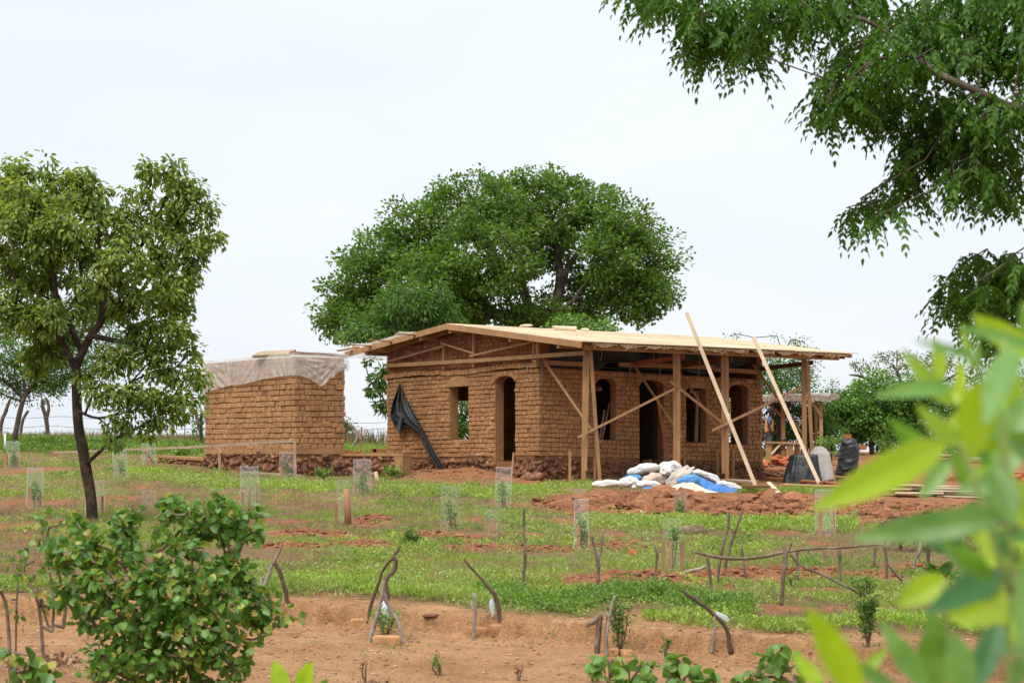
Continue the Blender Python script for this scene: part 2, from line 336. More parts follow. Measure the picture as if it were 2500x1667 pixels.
M['near_y'] = nearleaf('young_leaf', (.27,.43,.015), (.35,.50,.03))
M['near_g'] = nearleaf('green_leaf', (.10,.24,.04), (.17,.34,.08))
M['near_p'] = nearleaf('pale_leaf', (.25,.42,.06), (.31,.47,.09))
M['near_d'] = nearleaf('dark_leaf', (.05,.17,.06), (.08,.22,.08))
M['near_s'] = nearleaf('leaf_stem', (.30,.42,.14), (.36,.44,.18))
def sheer(name, col, alpha, rough=.35, gridsc=None, bumpd=.03, spec=.5):
    m, n, o = newmat(name)
    p = N(n, 'ShaderNodeBsdfPrincipled', Roughness=rough); p.inputs['Base Color'].default_value = (*col, 1); p.inputs['Specular IOR Level'].default_value = spec
    tl = n.nodes.new('ShaderNodeBsdfTranslucent'); tl.inputs[0].default_value = (*col, 1)
    m1 = n.nodes.new('ShaderNodeMixShader'); m1.inputs[0].default_value = .4; n.links.new(p.outputs[0], m1.inputs[1]); n.links.new(tl.outputs[0], m1.inputs[2])
    tr = n.nodes.new('ShaderNodeBsdfTransparent')
    m2 = n.nodes.new('ShaderNodeMixShader'); n.links.new(tr.outputs[0], m2.inputs[1]); n.links.new(m1.outputs[0], m2.inputs[2])
    a = ramp(n, noise(n, gridsc or 5, 4, .6), [(.3, (alpha * .72,) * 3), (.7, (min(1, alpha * 1.3),) * 3)]); n.links.new(a, m2.inputs[0])
    if bumpd: n.links.new(bump(n, noise(n, 9, 4), .6, bumpd), p.inputs['Normal'])
    n.links.new(m2.outputs[0], o.inputs[0]); return m
M['sleeve'] = sheer('mesh_sleeve', (.76,.78,.82), .095, .5, 5, .0)
M['sleevefaint'] = sheer('thin_sleeve', (.74,.76,.78), .055, .5, 5, .0)
M['sleeve_rim'] = sheer('sleeve_edge', (.78,.80,.84), .2, .4, 5, 0)
M['clearplastic'] = sheer('milky_plastic', (.78,.75,.71), .54, .3, 3.5)
M['milk'] = sheer('milky_sheet', (.70,.66,.60), .9, .35, 4)
M['bottle'] = sheer('clear_bottle', (.75,.85,.92), .5, .15, 9, .005)
def stripes(name, c1, c2):
    m, n, o = newmat(name); wv = n.nodes.new('ShaderNodeTexWave'); wv.inputs['Scale'].default_value = 9; wv.bands_direction = 'DIAGONAL'
    wv.inputs['Distortion'].default_value = 1.5
    tcx = n.nodes.new('ShaderNodeTexCoord'); n.links.new(tcx.outputs['Object'], wv.inputs[0])
    c = mixc(n, ramp(n, wv.outputs[0], [(.78, (0, 0, 0)), (.9, (1, 1, 1))]), c1, c2)
    p = N(n, 'ShaderNodeBsdfPrincipled', Roughness=.9); n.links.new(c, p.inputs['Base Color']); n.links.new(p.outputs[0], o.inputs[0]); return m
M['shirt'] = stripes('orange_patterned_shirt', (.52,.24,.10), (.16,.09,.07))
def sackprint():
    m, n, o = newmat('printed_white_sack')
    tcx = n.nodes.new('ShaderNodeTexCoord'); mpn = n.nodes.new('ShaderNodeMapping'); mpn.inputs['Location'].default_value = (-.5, -.5, -.5)
    n.links.new(tcx.outputs['Generated'], mpn.inputs[0])
    wv = n.nodes.new('ShaderNodeTexWave'); wv.wave_type = 'RINGS'; wv.rings_direction = 'SPHERICAL'; wv.inputs['Scale'].default_value = 1.6; wv.inputs['Distortion'].default_value = 3; wv.inputs['Detail Scale'].default_value = 2
    n.links.new(mpn.outputs[0], wv.inputs[0])
    k = ramp(n, wv.outputs[0], [(.55, (0, 0, 0)), (.7, (1, 1, 1)), (.8, (0, 0, 0))])
    k2 = ramp(n, noise(n, 7, 3), [(.45, (0, 0, 0)), (.6, (1, 1, 1))])
    kk = mixc(n, 1.0, k, k2, 'MULTIPLY')
    c = mixc(n, kk, (.66, .65, .63), (.25, .20, .42))
    p = N(n, 'ShaderNodeBsdfPrincipled', Roughness=.75); n.links.new(c, p.inputs['Base Color'])
    n.links.new(bump(n, noise(n, 16, 4), .3, .01), p.inputs['Normal']); n.links.new(p.outputs[0], o.inputs[0]); return m
M['sackprint'] = sackprint()
def ground_mat():
    m, n, o = newmat('soil')
    at = n.nodes.new('ShaderNodeAttribute'); at.attribute_name = 'soil'
    sp = n.nodes.new('ShaderNodeSeparateColor'); n.links.new(at.outputs['Color'], sp.inputs[0])
    red = mixc(n, ramp(n, noise(n, 1.2, 6, .65), [(.3, (0, 0, 0)), (.7, (1, 1, 1))]), (.28, .118, .058), (.37, .178, .09))
    tan = mixc(n, ramp(n, noise(n, .9, 7, .7), [(.3, (0, 0, 0)), (.7, (1, 1, 1))]), (.36, .185, .085), (.53, .31, .16))
    dirt = mixc(n, ramp(n, noise(n, 2.2, 6, .7), [(.3, (0, 0, 0)), (.7, (1, 1, 1))]), (.20, .115, .06), (.31, .19, .11))
    green = mixc(n, ramp(n, noise(n, 7, 6, .7), [(.35, (0, 0, 0)), (.65, (1, 1, 1))]), (.085, .14, .032), (.17, .24, .06))
    c = mixc(n, sp.outputs[0], dirt, red); c = mixc(n, sp.outputs[1], c, tan)
    gm = ramp(n, noise(n, 1.6, 5, .7), [(.46, (0, 0, 0)), (.62, (.6, .6, .6))])
    c = mixc(n, mixc(n, 1.0, gm, sp.outputs[2], 'MULTIPLY'), c, green)
    c = mixc(n, 1.0, c, ramp(n, noise(n, 3.1, 6, .7), [(.32, (.74, .72, .70)), (.5, (1, 1, 1)), (.7, (1.12, 1.12, 1.12))]), 'MULTIPLY')
    fine = ramp(n, noise(n, 26, 6, .75), [(.3, (.58, .56, .54)), (.5, (1, 1, 1)), (.72, (1.35, 1.32, 1.28))])
    c = mixc(n, 1.0, c, fine, 'MULTIPLY')
    p = N(n, 'ShaderNodeBsdfPrincipled', Roughness=.97); p.inputs['Specular IOR Level'].default_value = .15
    n.links.new(c, p.inputs['Base Color'])
    h = n.nodes.new('ShaderNodeMath'); h.operation = 'ADD'; n.links.new(noise(n, 9, 8, .7), h.inputs[0])
    n.links.new(noise(n, 45, 5, .7), h.inputs[1])
    n.links.new(bump(n, h.outputs[0], 1.0, .05), p.inputs['Normal']); n.links.new(p.outputs[0], o.inputs[0]); return m
M['ground'] = ground_mat()
# ------------------------------------------------------------ ground sheet
def build_ground():
    ys = np.concatenate([np.linspace(-60, 10, 15), np.exp(np.linspace(math.log(11), math.log(17.9), 60)), np.linspace(18, 29.95, 420), np.exp(np.linspace(math.log(30), math.log(95), 420)), np.array([100, 108, 120, 140, 180, 250, 400, 700, 1200, 2500])])
    ks = np.concatenate([-np.exp(np.linspace(math.log(9), math.log(.32), 26)), np.linspace(-.30, .30, 620), np.exp(np.linspace(math.log(.32), math.log(9), 26))])
    Yg, K = np.meshgrid(ys, ks, indexing='ij'); Xg = K * (np.abs(Yg) * .9 + 4)
    Z = gz(Xg.ravel(), Yg.ravel())
    V = np.stack([Xg.ravel(), Yg.ravel(), Z], 1); a, b = Yg.shape
    i = (np.arange(a - 1)[:, None] * b + np.arange(b - 1)[None, :]).ravel()
    lp = np.stack([i, i + 1, i + b + 1, i + b], 1).ravel()
    o = np_mesh('ground', V, lp, 4, M['ground'], smooth=True, kind='structure')
    fm = front_mask(V[:, 0], V[:, 1]); bm = bare_mask(V[:, 0], V[:, 1])
    soft = fbm(V[:, 0] * .5, V[:, 1] * .3, 60, 4)
    col = np.stack([np.clip(bm + .35 * sst((soft - .5) / .2), 0, 1), fm * (1 - bm * .3), (1 - fm) * (1 - bm), np.ones(len(V))], 1)
    at = o.data.color_attributes.new('soil', 'FLOAT_COLOR', 'POINT'); at.data.foreach_set('color', col.astype(np.float32).ravel())
build_ground()
# ------------------------------------------------------------ brick building helpers
AL = R(33); UD = Vector((math.cos(AL), math.sin(AL), 0)); VD = Vector((-math.sin(AL), math.cos(AL), 0)); ZZ = Vector((0, 0, 1))
def half_at(op, h):
    w_ = (op['u1'] - op['u0']) / 2
    if h < op['h0'] or h > op['ha']: return 0
    if h <= op['hs']: return w_
    return w_ * math.sqrt(max(0, 1 - ((h - op['hs']) / (op['ha'] - op['hs'])) ** 2))
def wall_pt(O, ud, nd, k, u, h, d): return O + ud * u + ZZ * (h + k * u) + nd * d
def brick_wall(mb, O, ud, nd, W, k, h0, h1, ops, rng, course=.114, thick=.28, top=None, ring=True, amp=.012, ragged=.012, ls=.235, lh=.135):
    nc = int(round((h1 - h0) / course)); ch = (h1 - h0) / nc
    def one(u0, u1, hb, ht, dep, fo):
        g = .0065 + .004 * rng.random(); u0 += g; u1 -= g; hb += g * .8; ht -= g * 1.1; o_ = fo
        j = lambda s=.006: rng.normal() * s
        q = []
        for (d, ins) in ((-dep, 0), (o_ - .014, 0), (o_, .012)):
            for (uu, hh) in ((u0 + ins, hb + ins), (u1 - ins, hb + ins), (u1 - ins, ht - ins), (u0 + ins, ht - ins)):
                q.append(wall_pt(O, ud, nd, k, uu + j(.005), hh + j(.004), d + j(.003)))
        mb.add(q, [(8, 9, 10, 11), (4, 5, 9, 8), (5, 6, 10, 9), (6, 7, 11, 10), (7, 4, 8, 11), (0, 1, 5, 4), (1, 2, 6, 5), (2, 3, 7, 6), (3, 0, 4, 7)])
    for c in range(nc):
        hb = h0 + c * ch; ht = hb + ch; hm = (hb + ht) / 2; iv = [(-.01, W + .01)]
        for op in ops:
            pad = .0
            if ring and hm > op['hs'] - .03: pad = .115
            ww = half_at(op, hm); m_ = (op['u0'] + op['u1']) / 2
            if hm > op['ha'] and pad and hm < op['ha'] + .10: ww = .28; pad = 0
            if ww <= 0: continue
            a, b = m_ - ww - pad, m_ + ww + pad; ni = []
            for (x0, x1) in iv:
                if b <= x0 or a >= x1: ni.append((x0, x1)); continue
                if a - x0 > .03: ni.append((x0, a))
                if x1 - b > .03: ni.append((b, x1))
            iv = ni
        for (x0, x1) in iv:
            u = x0 + (0 if c % 2 else 0); first = True
            wave = .012 * math.sin(c * 2.1 + x0)
            while u < x1 - .02:
                L = (ls if c % 2 == 0 else lh) * (1 + rng.normal() * .10)
                if rng.random() < .12: L = lh if c % 2 == 0 else ls
                e = u + L
                if x1 - e < .07: e = x1
                if top is not None:
                    tt = min(top(u), top(e))
                    if hb + .03 > tt: u = e; continue
                    ht2 = min(ht, tt)
                else: ht2 = ht
                ends = (abs(u - x0) < 1e-6 and x0 > .0) or (abs(e - x1) < 1e-6 and x1 < W - .01)
                rag = rng.normal() * ragged if (abs(u - x0) < 1e-6 or e == x1) else 0
                dz = .006 * math.sin(u * 3 + c * 1.7) + rng.normal() * .003
                one(u - (rag if abs(u - x0) < 1e-6 and x0 < 0 else 0), e + (rag if e == x1 and x1 > W else 0), hb + dz, ht2 + dz, thick if ends else .10, rng.normal() * amp * .6 + .004)
                u = e
    if ring:
        for op in ops:
            if op['ha'] - op['hs'] < .02: continue
            m_ = (op['u0'] + op['u1']) / 2; w_ = (op['u1'] - op['u0']) / 2; hh = op['ha'] - op['hs']
            nvo = max(7, int((w_ * 3.1) / .085))
            for i in range(nvo):
                a0 = math.pi * i / nvo + .015; a1 = math.pi * (i + 1) / nvo - .015; q = []
                for d in (-thick, .018 + rng.normal() * .006):
                    for (a, r) in ((a0, 0), (a1, 0), (a1, .115), (a0, .115)):
                        q.append(wall_pt(O, ud, nd, k, m_ - math.cos(a) * (w_ + r), op['hs'] + math.sin(a) * (hh + r), d))
                mb.box8(q)
def core(mb, O, ud, nd, W, k, h0, h1, ops, thick=.27, front=-.02, top=None, e0=0, e1=0):
    cuts = {0 + e0, W - e1}
    for op in ops:
        n = 10 if op['ha'] - op['hs'] > .02 else 1
        for i in range(n + 1): cuts.add(op['u0'] + (op['u1'] - op['u0']) * i / n)
    if top is not None:
        for i in range(1, 30): cuts.add(W * i / 30)
    cuts = sorted(cuts)
    def blk(a, b, lo, hi):
        if hi - lo < .01: return
        mb.box8([wall_pt(O, ud, nd, k, u, h, d) for h in (lo, hi) for (u, d) in ((a, -thick), (b, -thick), (b, front), (a, front))])
    for a, b in zip(cuts[:-1], cuts[1:]):
        if b - a < 1e-4 or a < e0 - 1e-6 or b > W - e1 + 1e-6: continue
        m_ = (a + b) / 2; H = h1 if top is None else min(h1, top(m_)); op = next((o for o in ops if o['u0'] < m_ < o['u1']), None)
        if op is None: blk(a, b, h0, H)
        else:
            c = (op['u0'] + op['u1']) / 2; w_ = (op['u1'] - op['u0']) / 2
            ah = op['hs'] + (op['ha'] - op['hs']) * math.sqrt(max(0, 1 - ((m_ - c) / w_) ** 2))
            blk(a, b, h0, op['h0']); blk(a, b, ah + .01, H)
def rubble(mb, O, ud, nd, W, k, h0, h1, rng, size=.15, ops=()):
    n = int(W * (h1 - h0) / (size * size * .16)); u_ = rng.uniform(0, W, n); h_ = rng.uniform(h0, h1, n); placed = []
    for u, h in sorted(zip(u_, h_), key=lambda q: rng.random()):
        s = size * rng.uniform(.55, 1.5)
        if any(abs(u - a) < (s + c) * .27 and abs(h - b) < (s + c) * .24 for a, b, c in placed[-400:]): continue
        if any(o['u0'] < u < o['u1'] and h > o['h0'] - .1 for o in ops) or h + s * .4 > h1 + .05: continue
        placed.append((u, h, s)); c = wall_pt(O, ud, nd, k, u, h, -.025 + rng.normal() * .018)
        V = ICO_V; sc = np.array([s * .58, .09 * rng.uniform(.7, 1.3), s * .46 * rng.uniform(.75, 1.25)])
        ax = unit(rng.normal(size=(6, 3))); f = 1 + sum(.8 * np.minimum(0, .62 - np.clip(V @ a, .0, 1)) for a in ax) + rng.normal(size=len(V)) * .035
        q = V * f[:, None] * sc; rot = rng.uniform(-.5, .5); q = np.stack([q[:, 0] * math.cos(rot) - q[:, 2] * math.sin(rot), q[:, 1], q[:, 0] * math.sin(rot) + q[:, 2] * math.cos(rot)], 1)
        mb.add([c + ud * x + nd * y + ZZ * z for (x, y, z) in q], ICO_F)
def plane_map(O, ud, nd):                   # ray through a photo pixel onto a vertical wall plane -> (u, z)
    def f(px, py):
        d = Vector(((px - CX) / F, 1, -(py - HY) / F)); o = Vector((0, 0, CZ))
        t = (O - o).dot(nd) / d.dot(nd); q = o + d * t
        return q
    return f
def uz(O, ud, q): return (q - O).dot(ud), q.z
# ------------------------------------------------------------ the long mud brick house
HC = P(1316, 1110, 56); HC.z = 0
Z0 = 1.257; HO = Vector((HC.x, HC.y, Z0)); WF = 7.14; WG = 7.58; KF = -.025; KG = -.009
house = thing('brick_house', 'long unfinished mud brick house with arched openings and pale timber roof', 'house', HO)
rng = np.random.default_rng(3)
fm_ = plane_map(HO, UD, -VD); gm_ = plane_map(HO, VD, -UD)
def fo(px, py, off=0):                      # pixel -> point on plane parallel to the front wall, off metres in front
    return plane_map(HO - VD * off, UD, -VD)(px, py)
def go(px, py, off=0): return plane_map(HO - UD * off, VD, -UD)(px, py)
def fop(x0, x1, sill, spring, apex):
    (u0, _), (u1, _) = uz(HO, UD, fm_(x0, sill)), uz(HO, UD, fm_(x1, sill)); xm = (x0 + x1) / 2; um = (u0 + u1) / 2
    h = [fm_(xm, y).z - Z0 - KF * um for y in (sill, spring, apex)]
    return dict(u0=u0, u1=u1, h0=h[0], hs=h[1], ha=h[2])
def gop(x0, x1, sill, spring, apex):
    (u1, _), (u0, _) = uz(HO, VD, gm_(x0, sill)), uz(HO, VD, gm_(x1, sill)); xm = (x0 + x1) / 2; um = (u0 + u1) / 2
    h = [gm_(xm, y).z - Z0 - KG * um for y in (sill, spring, apex)]
    return dict(u0=u0, u1=u1, h0=h[0], hs=h[1], ha=h[2])
FOPS = [fop(1454, 1505, 1073, 938, 923), fop(1562, 1620, 1134, 942, 927), fop(1676, 1725, 1080, 947, 947.5), fop(1780, 1827, 1084, 953, 939)]
GOPS = [gop(1097, 1143, 1073, 943, 943.3), gop(1208, 1257, 1126, 933, 917)]
HF = .62; HT = 2.80
rear_ops = [dict(u0=WF - 3.2, u1=WF - 1.9 + .6, h0=.95, hs=2.0, ha=2.05)]
for_rear = [dict(u0=1.75, u1=3.35, h0=.95, hs=2.15, ha=2.16)]
for_right = [dict(u0=1.0, u1=2.3, h0=1.0, hs=2.2, ha=2.21)]
def up(ops): return ops
mb = MB()
brick_wall(mb, HO, UD, -VD, WF, KF, HF, HT, FOPS, rng); obj('front_wall', mb, M['brick'], house)
mb = MB(); brick_wall(mb, HO, VD, -UD, WG, KG, HF, HT, GOPS, rng)
# the protruding ledge course on top
for cc in range(1):
    u = -.03
    while u < WG:
        L = .20 * (1 + rng.normal() * .08); q = []
        ho = HT + .01 + rng.normal() * .008 + .03 * math.sin(u * 1.3)
        for h in (ho, ho + .12):
            for (uu, d) in ((u + .008, -.2), (u + L - .008, -.2), (u + L - .008, .05 + rng.normal() * .008), (u + .008, .05 + rng.normal() * .008)):
                q.append(wall_pt(HO, VD, -UD, KG, uu, h, d))
        mb.box8(q); u += L
obj('gable_end_wall', mb, M['brick'], house)
mb = MB()
core(mb, HO, UD, -VD, WF, KF, 0, HT + .02, FOPS, e0=.02, e1=.02); core(mb, HO, VD, -UD, WG, KG, 0, HT + .01, GOPS, e0=.021, e1=.02)
obj('mortar_joints', mb, M['mortar'], house)
# ridge and eave geometry of the roof, as heights above Z0 at (u, v)
EV, RV, BV = -2.61, 3.54, 8.95
UE0, UE1 = -.5, 7.97
def roof_z(u, v):
    t = (u - UE0) / (UE1 - UE0)
    ze = 4.60 - .076 * t; zr = 5.325 - .105 * t; zb = 4.80 - .10 * t
    return ze + (zr - ze) * (v - EV) / (RV - EV) if v < RV else zr + (zb - zr) * (v - RV) / (BV - RV)
def H(u, v, z): return HO + UD * u + VD * v + ZZ * (z - Z0)
mb = MB(); topf = lambda v: roof_z(0, v) - Z0 - .17 - KG * v
brick_wall(mb, HO - UD * -.03, VD, -UD, WG - .02, KG, HT + .14, HT + 1.12, [dict(u0=-1, u1=.03, h0=HT, hs=HT+2, ha=HT+2.01)], rng, course=.118, top=topf, ring=False, ls=.24, lh=.24, amp=.02)
core(mb, HO + UD * .03, VD, -UD, WG, KG, HT + .11, HT + 1.12, [], top=lambda v: topf(v) - .01, thick=.2, e0=.05)
obj('gable_infill', mb, M['redbrick'], house)
mb = MB(); brick_wall(mb, HO + UD * WF + VD * WG, -UD, VD, WF, 0, HF - .2, HT - .15, for_rear_ := [dict(u0=WF - 3.35, u1=WF - 1.75, h0=.95, hs=2.15, ha=2.16)], rng, ring=False)
core(mb, HO + UD * WF + VD * WG, -UD, VD, WF, 0, 0, HT - .15, for_rear_, e0=.022, e1=.3)
obj('rear_wall', mb, M['brick'], house)
mb = MB(); brick_wall(mb, HO + UD * WF, VD, UD, WG, -.02, HF - .2, HT - .15, for_right, rng, ring=False)
core(mb, HO + UD * WF, VD, UD, WG, -.02, 0, HT - .15, for_right, e0=.3, e1=.3)
obj('side_wall', mb, M['brick'], house)
mb = MB()
for (u0, u1, v0, v1) in ((.3, WF - .3, 2.9, 3.05), (3.75, 3.9, .3, 2.9), (3.2, 3.35, 3.05, WG - .3)):
    pass
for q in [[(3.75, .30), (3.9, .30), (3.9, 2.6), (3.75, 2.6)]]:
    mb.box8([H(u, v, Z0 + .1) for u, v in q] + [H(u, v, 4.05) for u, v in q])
obj('light_block_partition', mb, M['interior'], house)  # added inner wall, there to keep the inside dark
topr = lambda v: roof_z(UE1, v) - Z0 - .15
mb = MB(); core(mb, HO + UD * WF, VD, UD, WG, 0, HT - .16, HT + 1.3, [], thick=.2, top=topr); obj('side_infill', mb, M['redbrick'], house)
mb = MB(); core(mb, HO + UD * WF + VD * WG, -UD, VD, WF, 0, HT - .16, HT + 1.3, [], thick=.2, top=lambda u: roof_z(WF - u, WG) - Z0 - .14, e1=.1, e0=.21); obj('rear_infill', mb, M['redbrick'], house)
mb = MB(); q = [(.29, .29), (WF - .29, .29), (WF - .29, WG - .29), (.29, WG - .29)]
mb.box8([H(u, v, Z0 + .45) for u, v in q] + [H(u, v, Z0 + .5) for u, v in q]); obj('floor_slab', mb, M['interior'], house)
# foundation of rubble
mb = MB()
rubble(mb, HO + ZZ * -.12, UD, -VD, WF, -.03, 0, HF + .10, rng, .20)
rubble(mb, HO + ZZ * -.05, VD, -UD, WG, KG, 0, HF - .02, rng, .19, [dict(u0=GOPS[1]['u0'], u1=GOPS[1]['u1'], h0=.5)])
for i in range(30): lump(mb, HO - UD * rng.uniform(.02, .35) - VD * rng.uniform(-.5, .35) + ZZ * rng.uniform(-.1, .12), (.12, .12, .1), rng)
obj('foundation', mb, M['stone'], house)
# tympanum boards over the two flat-topped windows
def tympanum(O, ud, nd, k, op, name='tympanum'):
    mb = MB(); m_ = (op['u0'] + op['u1']) / 2; w_ = (op['u1'] - op['u0']) / 2 + .05; n = 14
    fr = [wall_pt(O, ud, nd, k, m_ - math.cos(math.pi * i / n) * w_, op['ha'] + .0 + math.sin(math.pi * i / n) * .18, .03) for i in range(n + 1)]
    bk = [p - nd * .25 for p in fr]; N_ = n + 1
    mb.add(fr + bk, [tuple(range(N_)), tuple(range(2 * N_ - 1, N_ - 1, -1))] + [(i, i + 1, N_ + i + 1, N_ + i) for i in range(n)] + [(n, 0, N_, 2 * N_ - 1)])
    ty = obj(name, mb, M['plaster'], house)
    mb = MB()
    for i in range(9):
        a0 = math.pi * i / 9 + .02; a1 = math.pi * (i + 1) / 9 - .02; q = []
        for d in (-.1, .022):
            for (a, r) in ((a0, .005), (a1, .005), (a1, .10), (a0, .10)): q.append(wall_pt(O, ud, nd, k, m_ - math.cos(a) * (w_ + r), op['ha'] + math.sin(a) * (.18 + r), d))
        mb.box8(q)
    obj('relieving_arch', mb, M['brick'], ty)
tympanum(HO, UD, -VD, KF, FOPS[2]); tympanum(HO, VD, -UD, KG, GOPS[0])
# plastered jambs inside openings
for (O, ud, nd, k, op, right) in ((HO, UD, -VD, KF, FOPS[0], 1), (HO, UD, -VD, KF, FOPS[2], 1), (HO, UD, -VD, KF, FOPS[3], 1), (HO, VD, -UD, KG, GOPS[0], 1), (HO, VD, -UD, KG, GOPS[1], 1)):
    u = op['u1']; hi = op['hs'] - .02; mb = MB()
    mb.box8([wall_pt(O, ud, nd, k, u + a, h, d) for h in (op['h0'] + .004, hi) for (a, d) in ((-.008, -.26), (.03, -.26), (.03, -.015), (-.008, -.015))])
    obj('jamb', mb, M['brick2'], house)
mb = MB(); d1 = FOPS[1]; mb.bar(H(d1['u0'] + .2, .5, Z0 + .4), H(d1['u0'] + .35, .6, Z0 + 1.6), .05, .05)
b0 = fo(1707, 1078, -.2); b1_ = fo(1702, 957, -.2); obj('inner_frame_post', mb, M['wooddark'], house)
mb = MB(); mb.bar(fo(1699, 1079, -.30), fo(1703, 957, -.30), .10, .05, -VD); mb.bar(fo(1682, 957, -.30), fo(1711, 957, -.30), .05, .05, -VD); obj('window_frame', mb, M['wood'], house)
mb = MB(); mb.bar(fo(1470, 1073, -.45), fo(1488, 985, -.45), .045, .04); mb.bar(fo(1464, 1073, -.5), fo(1476, 1000, -.5), .05, .04); obj('propped_batten', mb, M['woodgrey'], house)
mb = MB(); mb.bar(fo(1562, 1138, .02), fo(1620, 1137, .02), .06, .3); obj('threshold', mb, M['mortar'], house)
# ---- roof
mb = MB(); nb = 30; rg = random.Random(5)
for i in range(nb):
    a = EV + (RV - EV) * i / nb; b = EV + (RV - EV) * (i + 1) / nb
    cut = [UE0 - .02 + rg.uniform(-.01, .01), rg.uniform(1.5, 3.5), rg.uniform(4.4, 6.5), UE1 + rg.uniform(-.02, .10) + (.12 if i < 2 else 0)]
    for c0, c1 in zip(cut[:-1], cut[1:]):
        lift = rg.uniform(0, .008); q = []
        for dz in (-.022, 0):
            for (u, v) in ((c0 + .003, a + .003), (c1 - .003, a + .003), (c1 - .003, b + (.02)), (c0 + .003, b + .02)):
                q.append(H(u, v, roof_z(u, v) + dz + lift + (.006 if v == a + .003 else -.002)))
        mb.box8(q)
SHE = obj('roof_sheathing', mb, M['woodpale'], house, label='pale new pine boards of the front roof slope')
mb = MB()
for i in range(24):
    a = RV + .02 + (BV - RV) * i / 24; b = RV + .015 + (BV - RV) * (i + 1) / 24; q = []
    for dz in (-.022, 0):
        for (u, v) in ((UE0, a), (UE1, a), (UE1, b), (UE0, b)): q.append(H(u, v, roof_z(u, v) + dz))
    mb.box8(q)
obj('rear_roof_slope', mb, M['wood'], house)
def rbar(name, a, b, wd, th, m='wood', up=(0, 0, 1), par=house, **kw):
    mb = MB(); mb.bar(a, b, wd, th, up); return obj(name, mb, M[m], par, **kw)
fa = lambda v, dz=0: H(UE0 - .03, v, roof_z(UE0, v) + dz)
# fascia boards of the gable (vertical boards: thickness along -UD)
for (va, vb) in ((EV, RV), (RV, BV + .05)):
    rbar('fascia_board', fa(va, -.085), fa(vb, -.085), .15, .035, up=-UD)
for (va, vb) in ((EV + .1, RV - .05), (RV + .05, WG)):
    rbar('rafter', H(-.06, va, roof_z(0, va) - .10), H(-.06, vb, roof_z(0, vb) - .10), .14, .05, up=-UD)
for u in (1.7, 2.81 + .08, 4.33 + .08, 5.7, 7.06, 7.82):
    rbar('rafter', H(u, EV + .12, roof_z(u, EV + .12) - .10), H(u, RV, roof_z(u, RV) - .10), .14, .05, m='wooddark', up=UD)
for px in (1026, 1098, 1244, 1362, 893):
    r = (px - CX) / F; x0 = HO.x + UE0 * UD.x; y0 = HO.y + UE0 * UD.y
    v = (r * y0 - x0) / (VD.x - r * VD.y)
    rbar('purlin', H(UE0 + .0, v, roof_z(UE0, v) - .20), H(UE1 - .2, v, roof_z(UE1 - .2, v) - .20), .10, .10)
# joist ends along the front eave, each over a strip of hanging burlap
njo = 10
for i in range(njo):
    u = .22 + i * .86
    rbar('rafter_end', H(u, EV + .015, roof_z(u, EV) - .075), H(u, EV + .7, roof_z(u, EV + .7) - .075), .06, .10)
rbar('eave_beam', H(UE0 + .25, EV + .30, roof_z(0, EV + .3) - .165), H(UE1 - .2, EV + .30, roof_z(UE1, EV + .3) - .165), .10, .07, up=-VD)
mb = MB()
def hang(s, t):
    u = UE0 + .3 + s * (UE1 - UE0 - .35); sag = abs(math.sin(s * math.pi * njo)) ** .6
    return H(u, EV + .03 + .03 * t + .01 * math.sin(u * 17), roof_z(u, EV) - .03 - t * (.025 + .055 * sag + .02 * math.sin(u * 9)))
mb.grid(hang, 160, 3); mb.v += [tuple(Vector(q) + VD * .006) for q in mb.v[:]]; nn = mb.n; mb.f += [tuple(i + nn for i in reversed(f)) for f in mb.f[:]]; mb.n *= 2
rg = random.Random(8)
for i in range(26):
    u = rg.uniform(0, 7.6); z = roof_z(u, EV) - .06; mb.bar(H(u, EV - .01, z), H(u + rg.uniform(-.25, .25), EV - .02, z - rg.uniform(.02, .12)), .010, .006)
obj('eave_burlap', mb, M['mat'], SHE)
# gable truss
def gbar(name, p0, p1, wd, off=.08, th=.05, m='wood'):
    mb = MB(); mb.bar(go(*p0, off), go(*p1, off), wd, th, -UD); return obj(name, mb, M[m], house)
gbar('truss_chord', (944, 892.5), (1160, 880), .10, .15); gbar('truss_chord', (1150, 881), (1425, 861.5), .10, .155)
gbar('truss_post', (1083.5, 842), (1083, 902), .06, .10); gbar('truss_post', (1157, 814), (1156, 896), .07, .10); gbar('truss_post', (1304.5, 832), (1303, 884), .06, .10)
gbar('truss_diagonal', (945, 883), (1085, 844), .05, .16, .03); gbar('truss_diagonal', (1076, 837), (1158, 863), .045, .21, .03); gbar('truss_diagonal', (1147, 869), (1306, 833), .05, .21, .03)
gbar('infill_batten', (947, 905), (948, 870), .05, .08); gbar('truss_post', (1313, 830), (1312, 885), .12, .07)
# wall plates above the front wall
for (x0, x1, y0, y1) in ((1306, 1420, 884, 889), (1512, 1650, 890, 894), (1650, 1742, 893, 897), (1742, 1850, 902, 908)):
    mb = MB(); mb.bar(fo(x0, y0, .03), fo(x1, y1, .03), .11, .09, -VD); obj('wall_plate', mb, M['wood'], house)
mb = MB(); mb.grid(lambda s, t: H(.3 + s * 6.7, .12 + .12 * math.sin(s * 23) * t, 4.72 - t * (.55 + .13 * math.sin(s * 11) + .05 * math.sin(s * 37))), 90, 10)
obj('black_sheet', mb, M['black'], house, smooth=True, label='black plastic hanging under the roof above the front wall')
mb = MB(); q = [(.25, .25), (WF - .25, .25), (WF - .25, WG - .25), (.25, WG - .25)]; mb.box8([H(u, v, 4.10) for u, v in q] + [H(u, v, 4.12) for u, v in q]); obj('light_block_sheet', mb, M['black'], house)  # unseen black sheet added to hold daylight out of the rooms
